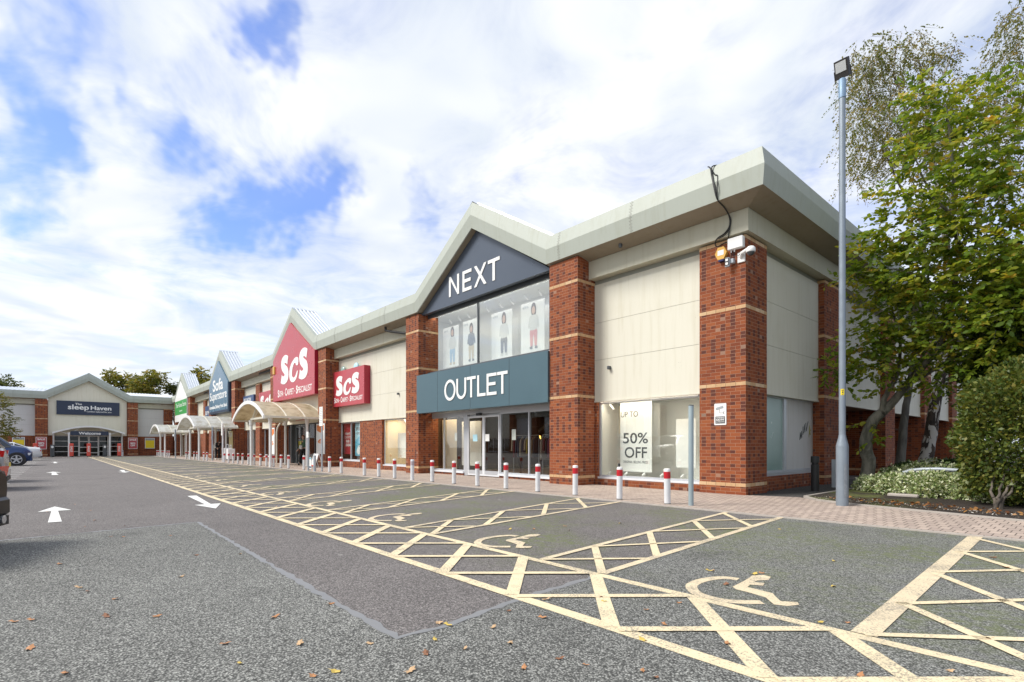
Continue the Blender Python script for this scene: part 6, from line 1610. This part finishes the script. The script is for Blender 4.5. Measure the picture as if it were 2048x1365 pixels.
limb(tm, [px(1905,430,10.8), px(1870,400,10.9), px(1835,330,11.0), px(1815,260,11.0)], .035, .008, 6, .01, nr)
limb(tm, [px(1905,600,11.2), px(1850,560,11.4), px(1790,540,11.6), px(1710,545,11.8)], .035, .006, 6, .012, nr)
limb(tm, [px(1790,760,12.4), px(1750,735,12.4), px(1700,730,12.4), px(1660,735,12.4)], .025, .005, 6, .012, nr)
limb(tm, [px(1915,500,10.9), px(1960,440,10.6), px(2010,400,10.3)], .035, .008, 6, .012, nr)
tm.build('trunk', barkb, T, smooth=60)
blobs = [(1900,235,46,10.6,9),(1868,200,34,10.6,6),(1935,205,40,10.6,7),(1848,180,22,10.7,3),(1985,225,46,10.3,9),(1830,290,30,11,5),(1880,310,55,10.7,12),(1960,300,55,10.3,13),(2030,310,60,9.9,14),
         (1848,375,48,10.9,9),(1930,395,60,10.6,15),(2010,400,60,10.0,15),(1782,385,34,11.3,5),(1800,450,42,11.3,8),(1870,465,55,10.9,13),(1960,480,65,10.4,18),(2045,490,60,9.9,16),
         (1765,480,32,11.6,6),(1745,525,30,11.7,6),(1712,548,24,11.8,5),(1810,530,50,11.5,12),(1885,555,60,11.0,16),(1975,570,65,10.5,19),(2045,590,60,10.0,17),(1790,575,36,11.8,8),
         (1755,610,26,12.0,5),(1835,620,50,11.5,13),(1915,640,55,11.1,15),(1990,650,60,10.6,17),(1770,665,42,12.1,9),(1725,680,30,12.3,6),(1830,690,48,11.9,12),(1900,705,45,11.5,11),(1965,710,45,11.0,10),
         (1700,715,22,12.4,4),(1665,742,16,12.4,3),(1690,765,14,12.4,2),(1790,715,42,12.2,9),(1730,735,26,12.4,4),(1765,775,20,12.5,2),(1860,745,34,12.0,6),(1740,840,12,12.7,1),(1736,880,8,12.7,1)]
C = [px(a, b, z) for a, b, r, z, m in blobs]; Rr = [r*z/FPX*1.05 for a, b, r, z, m in blobs]
P, D, S, B, tw = sprays(C, Rr, [max(2, int(m*(3.7 if b < 440 else 4.9))) for a, b, r, z, m in blobs], 12, rng, .42, .125, .5, .05)
leaf_cloud('crown', P, D, S, beech_leaf, T, rng, 'oval', B)
mb = MB(); twigs(mb, tw, .0045, 2); mb.build('twigs', barkb, T)
# --- birch with hanging twigs
birch_leaf = leaf_mat('birch_leaves', [(.065,.095,.020),(.10,.13,.024),(.15,.16,.030),(.22,.185,.038),(.31,.20,.045)], .45)
barkw = bark_mat('birch_bark', (.028,.022,.018), (.085,.062,.048), 9, .5, patch=(.52,.49,.45))
T = thing('birch_tree', 'tall birch with peeling black and white bark and hanging twigs behind the shrub', 'tree', tuple(px(1842,952,14.5)))
tm = MB()
limb(tm, [px(1838,965,14.5), px(1850,925,14.5), px(1862,870,14.5), px(1872,800,14.5), px(1885,720,14.5), px(1892,640,14.6), px(1895,520,14.7), px(1880,400,14.8), px(1865,300,14.9), px(1850,200,15), px(1835,110,15)], .20, .02, 12, .012, nr)
for pts in ([(1895,520),(1830,430),(1780,330),(1745,220),(1722,120)], [(1885,430),(1930,330),(1975,220),(2010,150)], [(1870,330),(1820,240),(1790,150),(1800,70)], [(1890,470),(1960,400),(2030,330),(2060,250)], [(1855,230),(1890,140),(1910,90)], [(1895,560),(1990,430),(2050,160),(2048,30)]):
    limb(tm, [px(a, b, 14.8) for a, b in pts], .05, .008, 6, .02, nr)
tm.build('trunk', barkw, T, smooth=60)
bb = [(1740,105,34,9),(1722,150,32,8),(1790,110,42,9),(1760,175,42,11),(1830,120,46,9),(1880,110,34,6),(1720,205,26,5),(1740,245,34,8),(1790,225,50,13),(1850,215,55,12),(1910,190,40,7),(1715,285,22,4),(1765,295,40,9),(1820,300,50,12),(1725,330,24,4),(1880,300,50,10),
      (1940,260,45,8),(1990,230,50,10),(2030,200,50,10),(2040,290,55,11),(1960,330,50,9),(2035,70,34,7),(2030,25,26,5),(2010,110,30,4),(2040,130,34,6),(1900,380,50,8),(2010,370,55,10),(1690,195,10,1),(1700,330,12,1),(1870,400,40,6)]
C = [px(a, b, 15+rng.uniform(-.8,.8)) for a, b, r, m in bb]; Rr = [r*15/FPX*1.28 for a, b, r, m in bb]
P, D, S, B, tw = sprays(C, Rr, [int(m*7.6) for *_, m in bb], 16, rng, .60, .072, hang=True, shell=.05)
leaf_cloud('crown', P, D, S, birch_leaf, T, rng, 'small', B)
mb = MB(); twigs(mb, tw, .004, 1); mb.build('twigs', barkw, T)
# --- slim grey trunk between the two
T = thing('slim_tree', 'slim straight grey trunk standing between the bent tree and the birch', 'tree', tuple(px(1797,950,14.8)))
tm = MB(); limb(tm, [px(1795,960,14.8), px(1803,900,14.8), px(1808,840,14.8), px(1817,780,14.9), px(1830,700,15), px(1842,600,15.2), px(1850,480,15.3)], .135, .04, 10, .01, nr)
limb(tm, [px(1817,780,14.9), px(1850,720,15), px(1890,660,15)], .06, .01, 7, .01, nr); tm.build('trunk', bark_mat('smooth_grey_bark', (.10,.095,.085), (.20,.19,.165), 6, .25), T, smooth=60)
dark_leaf = leaf_mat('dark_leaves', [(.018,.040,.009),(.035,.070,.012),(.060,.100,.016),(.10,.12,.02)], .3)
bb = [(1830,600,55,8),(1880,640,60,9),(1930,600,60,10),(1980,620,60,10),(1860,530,50,8),(1930,700,60,10),(1990,690,60,10),(2040,660,60,10),(1880,750,30,3),(1960,540,60,9),(2035,560,55,8)]
P, D, S, B, tw = sprays([px(a,b,14.6) for a,b,r,m in bb], [r*14.6/FPX for a,b,r,m in bb], [int(m*7) for *_, m in bb], 13, rng, .4, .095, .5, .05)
leaf_cloud('crown', P, D, S, dark_leaf, T, rng, 'oval', B)
# --- clipped shrub at the right edge
hedge_leaf = leaf_mat('hedge_leaves', [(.035,.062,.014),(.065,.105,.020),(.11,.145,.028),(.17,.18,.036),(.25,.19,.040)], .3)
T = thing('clipped_shrub', 'tall clipped green shrub with small leaves at the right edge, behind the pavement', 'shrub', tuple(ground(1996,1022)))
hc = px(2046,872,8.75); tm = MB(); bp = px(1994,1024,8.45)
for k, (dx, dy, dz) in enumerate(((.02,0,.30),(.10,.05,.34),(-.08,.05,.32),(.16,.1,.34))):
    limb(tm, [bp+np.array([.02*k-.02,.01*k,-.08]), bp+np.array([dx*.4,dy*.4,.2]), bp+np.array([dx,dy,dz]), bp+np.array([dx*1.2+.05,dy*1.2+.25,.6])], .038, .012, 7, .008, nr)
tm.build('trunk', bark_mat('dark_bark', (.05,.042,.034), (.15,.125,.10), 10, .4), T, smooth=60)
N_ = 26000
u_ = rng.uniform(-1,1,size=(N_*4,3)); e_ = (np.abs(u_)**2.6).sum(1); u_ = u_[(e_ < 1) & (e_ > .30)][:N_]; d = u_/np.linalg.norm(u_, axis=1, keepdims=True)
ax = np.array([1.0,1.05,1.30]); 
lump = 1+.07*np.sin(7*d[:,:1]+3)*np.cos(6*d[:,1:2]+1)+.05*np.sin(11*d[:,2:3]+2)
P = hc + u_*ax*lump + np.array([.10,.25,-.03])
keep = P[:,2] > .16+.10*np.sin(P[:,0]*9); P = P[keep]; d = d[keep]
D = d*.8 + rng.normal(size=P.shape)*.6
cl = np.clip(.5+.5*np.sin(P[:,0]*5+P[:,2]*4)*np.cos(P[:,1]*5-P[:,2]*3), 0, 1)
leaf_cloud('foliage', P, D, rng.uniform(.058,.092,len(P)), hedge_leaf, T, rng, 'small', np.clip(rng.uniform(0,.75,len(P))+.25*cl, 0, 1), face=.4)
# second hedge mass behind it, higher
T = thing('tall_hedge', 'dark leafy hedge rising above the clipped shrub at the right edge', 'hedge', tuple(px(2075,990,11.2)))
tm = MB(); limb(tm, [px(2070,1000,11.2), px(2066,900,11.2), px(2060,760,11.2)], .07, .03, 7); tm.build('trunk', barkb, T, smooth=60)
bb = [(2040,700,52,20),(2085,650,60,18),(2000,735,36,12),(2090,760,70,18),(2005,690,40,12),(2060,600,60,16),(2020,640,50,14),(2040,540,50,12),(2000,780,40,12),(2070,830,70,18),(2035,770,50,14)]
P, D, S, B, tw = sprays([px(a,b,11.0) for a,b,r,m in bb], [r*11/FPX for a,b,r,m in bb], [m*26 for *_, m in bb], 12, rng, .34, .10, .5, .05)
leaf_cloud('crown', P, D, S, dark_leaf, T, rng, 'oval', B)
# --- variegated ground shrub
var_leaf = leaf_mat('variegated_leaves', [(.06,.12,.03),(.20,.28,.09),(.46,.54,.27),(.66,.70,.46),(.74,.75,.58)], .2)
T = thing('variegated_shrub', 'low spreading shrub with cream and green leaves along the pavement', 'shrub', tuple(ground(1870,1005)))
def gp(x, y, h=0): p = ground(x, y); return np.array([p.x, p.y, h])
lumps = [(1745,985,.22,0.31),(1775,990,.30,0.38),(1810,996,.34,0.45),(1850,1000,.36,0.49),(1890,1003,.38,0.52),(1930,1005,.36,0.49),(1965,1008,.34,0.45),(2000,1012,.30,0.40),(2040,1016,.34,0.38),(1800,980,.34,0.50),(1850,984,.42,0.62),(1905,988,.42,0.62),(1955,990,.40,0.56),(1830,975,.36,0.58),(1880,975,.42,0.67),(1935,978,.42,0.62)]
Ps, Ds = [], []
for (x, y, r, h) in lumps:
    c = gp(x, y, .06) + np.array([FW.x, FW.y, 0])*.22; m = int(1150*r/.36)
    d = rng.normal(size=(m,3)); d[:,2] = np.abs(d[:,2]); d /= np.linalg.norm(d, axis=1, keepdims=True)
    pp = c + d*np.array([r*1.15, r*1.15, h])*(rng.uniform(.55,1,(m,1))**.4)*(1+.12*np.sin(d[:,:1]*9+x)*np.cos(d[:,1:2]*8)); Ps.append(pp); Ds.append(d*.7+rng.normal(size=(m,3))*.6)
P = np.concatenate(Ps); D = np.concatenate(Ds)
leaf_cloud('foliage', P, D, rng.uniform(.042,.075,len(P)), var_leaf, T, rng, 'small', rng.beta(.8,.8,len(P)), face=.8)
tm = MB()
for (x, y, r, h) in lumps[:16]:
    c = gp(x, y, .03) + np.array([FW.x, FW.y, 0])*.2
    for k in range(5):
        a = rng.uniform(0, 6.28); tm.tube([c, c+np.array([math.cos(a)*r*.5, math.sin(a)*r*.5, h*.5]), c+np.array([math.cos(a)*r*.9, math.sin(a)*r*.9, h*.75])], [.008,.006,.003], 4)
tm.build('stems', bark_mat('stem_bark', (.05,.04,.03), (.12,.10,.07), 10), T)
# --- low dark shrubs behind
for (x, y, z, r, h, lab) in ((1815,948,13.2,.55,.5,'low dark green shrub left of the birch trunk'), (1912,940,13.0,.75,.62,'low dark green shrub right of the birch trunk'), (1760,970,12.2,.18,.2,'small dark fern like plant by the bent trunk')):
    T = thing('low_shrub', lab, 'shrub', tuple(px(x,y+20,z)))
    c = px(x, y, z); c[2] = .12; m = int(2600*r)
    d = rng.normal(size=(m,3)); d[:,2] = np.abs(d[:,2]); d /= np.linalg.norm(d, axis=1, keepdims=True)
    P = c + d*np.array([r,r,h])*(rng.uniform(.4,1,(m,1))**.4)
    leaf_cloud('foliage', P, d+rng.normal(size=(m,3))*.4+np.array([0,0,-.3]), rng.uniform(.06,.12,m), dark_leaf, T, rng, 'small', rng.uniform(0,.6,m), face=.3)
    tm = MB()
    for k in range(6): a = rng.uniform(0,6.28); tm.tube([c+np.array([0,0,-.1]), c+np.array([math.cos(a)*r*.6, math.sin(a)*r*.6, h*.6])], [.01,.004], 4)
    tm.build('stems', barkb, T)
# --- litter in the bed: bark chips and brown leaves (uncountable)
m = 900; xs = rng.uniform(1.3,5.2,m); ys = -.1-(xs-1.3)*.24+rng.uniform(.0,.75,m)
P = np.stack([xs, ys, np.full(m,.055)+rng.uniform(0,.02,m)],1)
chip = leaf_mat('bark_chips', [(.06,.045,.03),(.20,.16,.12),(.42,.38,.33),(.60,.57,.52)], .05); o = leaf_cloud('bark_chippings', P, rng.normal(size=(m,3))*np.array([1,1,.15]), rng.uniform(.015,.04,m), chip, None, rng, 'small', rng.uniform(0,1,m), face=3); tag(o, kind='stuff')
m = 260; xs = rng.uniform(1.6,5.0,m); ys = .18-(xs-1.3)*.24+rng.uniform(-.12,.35,m)
P = np.stack([xs, ys, np.full(m,.065)+rng.uniform(0,.05,m)],1)
dl = leaf_mat('dead_leaves', [(.10,.035,.012),(.24,.09,.025),(.36,.18,.05),(.20,.08,.03)], .15); o = leaf_cloud('leaf_litter', P, rng.normal(size=(m,3))*np.array([1,1,.3]), rng.uniform(.04,.075,m), dl, None, rng, 'oval', rng.uniform(0,1,m), face=2); tag(o, kind='stuff')
g = ground(1792,992)
g = px(1810,1000,10.2); o = MB().rbox(g[0]-.28, g[0]+.22, g[1]-.06, g[1]+.06, .06, .13, .02).build('stone_slab', M['edging'], smooth=30); o.rotation_euler = (0,0,0); tag(o, 'broken pale stone lying on the soil below the variegated shrub', 'stone')
# --- trees beyond the far unit and at the left edge
far_leaf = leaf_mat('far_leaves', [(.070,.10,.018),(.12,.15,.024),(.19,.20,.032),(.27,.235,.042),(.36,.25,.05)], .35)
far_leaf2 = leaf_mat('far_dark_leaves', [(.035,.058,.016),(.062,.09,.022),(.10,.12,.03),(.15,.14,.04)], .3)
def far_tree(label, x, ytop, ybot, rpx, z, leaf, seed, n=26, lsz=.30):
    r2 = np.random.default_rng(seed); b = deep(x, ybot, z); gzv = gz(b.x)
    T = thing('broadleaf_tree', label, 'tree', (b.x, b.y, gzv))
    s = z/FPX; tm = MB()
    top = px(x, ytop+.25*(ybot-ytop), z)
    limb(tm, [np.array([b.x,b.y,gzv-.2]), np.array([b.x+.2,b.y,3.5]), top], .38, .08, 8)
    for k in range(7):
        a = r2.uniform(0,6.28); tm.tube([np.array([b.x+.1,b.y,4+.4*k]), np.array([b.x+math.cos(a)*rpx*s*.45,b.y+math.sin(a)*rpx*s*.45,5.5+.7*k]), np.array([b.x+math.cos(a)*rpx*s*.75,b.y+math.sin(a)*rpx*s*.75,7+.8*k])], [.14,.09,.03], 6)
    tm.build('trunk', barkb, T, smooth=60)
    H = (ybot-ytop)*s; zc = 1.08+(HY-ytop)*s
    C, Rr, Ns = [], [], []
    for k in range(n):
        t = r2.uniform(.08,.92); w = math.sin(PI*min(1, t*.9+.12))**.7; a = r2.uniform(0,6.28); rr = rpx*s*w*r2.uniform(.25,.95)
        C.append(np.array([b.x+math.cos(a)*rr, b.y+math.sin(a)*rr, zc-t*H*.62])); Rr.append(rpx*s*r2.uniform(.22,.36)); Ns.append(int(20))
    P, D, S, B, tw = sprays(C, Rr, Ns, 12, r2, 1.0, lsz, .6, .1)
    leaf_cloud('crown', P, D, S, leaf, T, r2, 'oval', B)
far_tree('broad autumn tree behind the far shop roof, left half of the pair', 246, 741, 870, 32, 92, far_leaf, 1, 26, .36)
far_tree('tall autumn tree behind the far shop roof, right half of the pair', 295, 737, 870, 36, 90, far_leaf, 2, 32, .36)
far_tree('small dark tree in the gap between the far shop and the green gable', 350, 762, 870, 16, 95, far_leaf2, 3, 16, .30)
far_tree('autumn tree above the roof between the green and slate blue gables', 410, 736, 870, 30, 85, far_leaf, 4, 26, .34)
far_tree('dark green tree above the far shop roof at the left edge', 12, 757, 880, 36, 95, far_leaf2, 5, 26, .36)
far_tree('tree filling the gap behind the clipped shrub at the right edge', 1985, 690, 885, 70, 46, far_leaf2, 6, 34, .20)
far_tree('second tree behind the clipped shrub, further right', 2090, 640, 885, 90, 48, far_leaf2, 7, 34, .20)
far_tree('added unseen leafy tree outside the right edge, shading the end wall from the sky', 2900, 150, 890, 330, 10.6, far_leaf2, 8, 40, .16)  # three unseen trees from here on, added to keep sky light off the end wall
far_tree('second added unseen tree outside the right edge, further back, shading the end wall', 2720, 120, 890, 330, 15.5, far_leaf2, 9, 44, .20)
far_tree('third added unseen tree outside the right edge, furthest back, shading the end wall', 2560, 250, 890, 280, 23, far_leaf2, 10, 44, .26)
# near branchy tree cut by the left edge
T = thing('young_tree', 'slim young tree with yellow green leaves at the left edge', 'tree', tuple(ground(-22,918)))
b = ground(-22,918); tm = MB(); zt = 47.0
limb(tm, [np.array([b.x,b.y,b.z-.1]), px(-20,880,zt), px(-16,830,zt), px(-12,790,zt)], .09, .03, 7)
for q in ((4,800),(22,868),(18,850),(30,838)): limb(tm, [px(-16,850,zt), px((q[0]-16)/2,(q[1]+845)/2,zt), px(q[0],q[1],zt)], .03, .008, 5)
tm.build('trunk', barkb, T, smooth=60)
bb = [(2,800,12,6),(0,822,14,8),(-15,800,20,8),(8,858,13,8),(22,865,9,4),(30,840,6,2),(-5,870,14,7),(12,845,8,3),(-25,840,22,10),(14,815,6,2)]
P, D, S, B, tw = sprays([px(a,c,zt) for a,c,r,m in bb], [r*zt/FPX for a,c,r,m in bb], [m*7 for *_, m in bb], 11, rng, .5, .14, .5, .05)
leaf_cloud('crown', P, D, S, leaf_mat('young_leaves', [(.06,.085,.015),(.11,.13,.02),(.17,.16,.03),(.26,.17,.04)], .35), T, rng, 'oval', B)
# ---------------------------------------------------------------- people
def skin_body(name, joints, edges, mat, parent, sub=2):
    """joints: {key: (x, y, z, rx, ry)}; grows one continuous surface over the skeleton"""
    keys = list(joints); idx = {k: i for i, k in enumerate(keys)}
    me = bpy.data.meshes.new(name); me.from_pydata([joints[k][:3] for k in keys], [(idx[a], idx[b]) for a, b in edges], [])
    me.materials.append(mat)
    o = bpy.data.objects.new(name, me); COL.objects.link(o)
    me.skin_vertices.new() if hasattr(me.skin_vertices, 'new') else None
    m = o.modifiers.new('skin', 'SKIN'); m.use_smooth_shade = True
    if not me.skin_vertices:
        pass
    for i, k in enumerate(keys):
        r = joints[k][3:]; me.skin_vertices[0].data[i].radius = (r[0], r[1] if len(r) > 1 else r[0])
    me.skin_vertices[0].data[0].use_root = True
    s = o.modifiers.new('sub', 'SUBSURF'); s.levels = sub; s.render_levels = sub
    bpy.context.view_layer.update()
    dg = bpy.context.evaluated_depsgraph_get()
    bm_ = bpy.data.meshes.new_from_object(o.evaluated_get(dg)); bm_.name = name
    COL.objects.unlink(o); bpy.data.objects.remove(o)
    bm_.materials.clear(); bm_.materials.append(mat)
    for p in bm_.polygons: p.use_smooth = True
    n = bpy.data.objects.new(name, bm_); COL.objects.link(n); n.parent = parent
    return n
def head_and_hands(root, J, facing, skinm, hairm_, hairlen=.10):
    h = Vector(J['head'][:3]); f = Vector(facing).normalized(); s = Vector((f.y, -f.x, 0)).normalized()
    up = Vector((0,0,1))
    mb = MB(); mb.ball(tuple(h-f*.018+Vector((0,0,.035))), .088, .088, .098, 14)
    mb.ball(tuple(h-f*.045-Vector((0,0,hairlen*.5))), .080, .075, .05+hairlen, 12)
    mb.build('hair', hairm_, root, smooth=60)
    e = MB()
    for g in (-1, 1): e.ball(tuple(h+f*.078+s*g*.030+up*.012), .010, .010, .008, 8)
    e.build('eyes', M['ink'], root)
    MB().ball(tuple(h+f*.085-up*.04), .006, .022, .006, 8).build('mouth', plain('lips', (.40,.15,.13), .5), root)
def hand_joints(J, E, w, d, side, key):
    """palm, four fingers of different length and a thumb, each finger its own short chain"""
    w = Vector(w); d = Vector(d).normalized(); s = Vector(side).normalized(); n = d.cross(s)
    J[key+'palm'] = (*(w+d*.05), .028, .016); E.append((key+'wrist', key+'palm'))
    for i, (o, l) in enumerate(((-.027,.070),(-.009,.080),(.009,.075),(.026,.058))):
        a = w+d*.085+s*o; b = a+d*l*.55+n*.012; c = b+d*l*.40+n*.03
        J[key+'f%da' % i] = (*a, .0095); J[key+'f%db' % i] = (*b, .0085); J[key+'f%dc' % i] = (*c, .007)
        E += [(key+'palm', key+'f%da' % i), (key+'f%da' % i, key+'f%db' % i), (key+'f%db' % i, key+'f%dc' % i)]
    a = w+d*.035-s*.034; b = a+d*.035-s*.022+n*.012
    J[key+'ta'] = (*a, .011); J[key+'tb'] = (*b, .009); E += [(key+'palm', key+'ta'), (key+'ta', key+'tb')]
def person(label, J, facing, top, bottom, shoe, hair, hairlen, loc, rz):
    root = thing('person', label, 'person', (0,0,0))
    E = [('pelvis','waist'),('waist','chest'),('chest','neckb'),('neckb','neck'),('neck','head'),('head','crown')]
    for s in 'lr': E += [('chest',s+'sh'),(s+'sh',s+'el'),(s+'el',s+'wrist'),('pelvis',s+'hip'),(s+'hip',s+'kn'),(s+'kn',s+'an'),(s+'an',s+'toe')]
    J = dict(J); h = Vector(J['head'][:3]); f = Vector(facing).normalized()
    J['crown'] = (h.x, h.y, h.z+.07, .062)
    J['nose'] = (*(h+f*.088-Vector((0,0,.012))), .012); E.append(('head','nose'))
    sd = Vector((f.y, -f.x, 0))
    for g, k in ((1,'ea'),(-1,'eb')): J[k] = (*(h+sd*g*.078), .014); E.append(('head', k))
    for s in 'lr':
        w = Vector(J[s+'wrist'][:3]); el = Vector(J[s+'el'][:3]); d = (w-el).normalized(); hand_joints(J, E, w, d, f if abs(d.dot(f)) < .8 else Vector((0,0,1)), s)
    body = skin_body('body', J, E, M['skin'], root, 2)
    def garment(name, keys, edges, grow, mat):
        j2 = {k: (*J[k][:3], *(r+grow for r in J[k][3:])) for k in keys}
        return skin_body(name, j2, edges, mat, root, 2)
    def mid(a, b, t): return tuple(J[a][i]+(J[b][i]-J[a][i])*t for i in range(3))
    ce = [('pelvis','waist'),('waist','chest'),('chest','neckb')]
    J2 = {}
    for s in 'lr':
        J[s+'cuff'] = (*mid(s+'el', s+'wrist', .92), .032)
        ce += [('chest',s+'sh'),(s+'sh',s+'el'),(s+'el',s+'cuff')]
    garment('jacket', ['pelvis','waist','chest','neckb','lsh','lel','lcuff','rsh','rel','rcuff'], ce, .016, top)
    te = []
    for s in 'lr':
        J[s+'hem'] = (*mid(s+'kn', s+'an', .93), .048); te += [('pelvis',s+'hip'),(s+'hip',s+'kn'),(s+'kn',s+'hem')]
    garment('trousers', ['pelvis','lhip','lkn','lhem','rhip','rkn','rhem'], te, .012, bottom)
    for s in 'lr': garment('shoe', [s+'an', s+'toe'], [(s+'an', s+'toe')], .014, shoe)
    head_and_hands(root, J, facing, M['skin'], hair, hairlen)
    root.location = loc; root.rotation_euler = (0, 0, rz)
    return root
green_cloth = plain('green_jacket', (.085,.16,.105), .85, 0, .15, 8); dark_cloth = plain('black_cloth', (.012,.012,.014), .85, 0, .2, 8); ginger = plain('auburn_hair', (.19,.075,.035), .6, 0, .2, 20)
brownhair = plain('dark_hair', (.03,.02,.016), .6, 0, .2, 20); trainers = plain('white_trainers', (.72,.72,.70), .6); darkshoe = plain('dark_shoes', (.03,.03,.03), .6)
# walking towards the car park, facing -Y in its own frame
walk = {'pelvis':(0,0,.93,.135,.10),'waist':(0,0,1.06,.125,.09),'chest':(0,-.01,1.27,.15,.10),'neckb':(0,0,1.42,.065,.06),'neck':(0,-.01,1.47,.05),'head':(0,-.03,1.57,.085,.095),
        'lsh':(.17,0,1.37,.058),'lel':(.24,.06,1.10,.045),'lwrist':(.27,.0,.86,.030),'rsh':(-.17,0,1.37,.058),'rel':(-.29,.05,1.12,.045),'rwrist':(-.40,-.02,.90,.030),
        'lhip':(.09,0,.86,.095),'lkn':(.10,.05,.48,.066),'lan':(.10,.24,.12,.042),'ltoe':(.10,.13,.045,.040),'rhip':(-.09,0,.86,.095),'rkn':(-.10,-.13,.49,.066),'ran':(-.10,-.16,.08,.042),'rtoe':(-.10,-.33,.045,.040)}
Xp = -24.35; zp = gz(Xp)+.014
person('person in a green jacket and dark trousers walking out under the tan canopy', walk, (.15,-1,.05), green_cloth, dark_cloth, darkshoe, ginger, .08, (Xp, -.75, zp), .35)
s = thing('shoulder_bag', 'pale patterned bag worn across the chest of the person in green', 'bag', (Xp, -.95, zp))
MB().rbox(Xp+.02, Xp+.28, -1.00, -.90, zp+.90, zp+1.12, .03).build('bag_body', plain('pale_bag', (.55,.53,.50), .8, 0, .25, 12), s)
MB().tube([(Xp+.05,-.92,zp+1.12),(Xp-.02,-.93,zp+1.25),(Xp-.12,-.84,zp+1.42)], .014, 6).build('strap', M['ink'], s)
MB().rbox(Xp+.02, Xp+.16, -.965, -.90, zp+1.16, zp+1.36, .02).build('yellow_scarf', plain('yellow_cloth', (.55,.52,.15), .8, 0, .2, 9), s)
bend = {'pelvis':(0,0,.92,.13,.11),'waist':(.04,0,1.05,.12,.09),'chest':(.20,0,1.24,.14,.10),'neckb':(.33,0,1.33,.062,.06),'neck':(.38,0,1.36,.05),'head':(.47,0,1.38,.085,.09),
        'lsh':(.26,.16,1.30,.056),'lel':(.34,.20,1.06,.044),'lwrist':(.50,.15,.92,.030),'rsh':(.26,-.16,1.30,.056),'rel':(.30,-.20,1.06,.044),'rwrist':(.46,-.16,.92,.030),
        'lhip':(0,.09,.86,.092),'lkn':(.04,.10,.48,.064),'lan':(-.02,.10,.09,.042),'ltoe':(.15,.11,.045,.042),'rhip':(0,-.09,.86,.092),'rkn':(-.02,-.10,.48,.064),'ran':(-.10,-.10,.09,.042),'rtoe':(.07,-.11,.045,.042)}
Xq = -41.15; yq = -1.55; zq = gz(Xq)+.014
person('person in black clothes and white trainers bending forward at the blue shop entrance', bend, (1,0,-.35), dark_cloth, dark_cloth, trainers, brownhair, .05, (Xq, yq, zq), .1)
s = thing('tote_bag', 'cream tote bag hanging behind the person in black', 'bag', (Xq-.2, yq-.1, zq+.8))
MB().obox((Xq-.17, yq-.24, zq+.98), (.12,.0,.06), (0,.05,0), (-.05,0,.17)).build('bag_body', plain('cream_canvas', (.66,.62,.53), .85, 0, .1, 6), s)
MB().tube([(Xq-.12,yq-.22,zq+1.13),(Xq+.05,yq-.22,zq+1.32),(Xq+.2,yq-.18,zq+1.36)], .012, 6).build('strap', M['offwhite'], s)
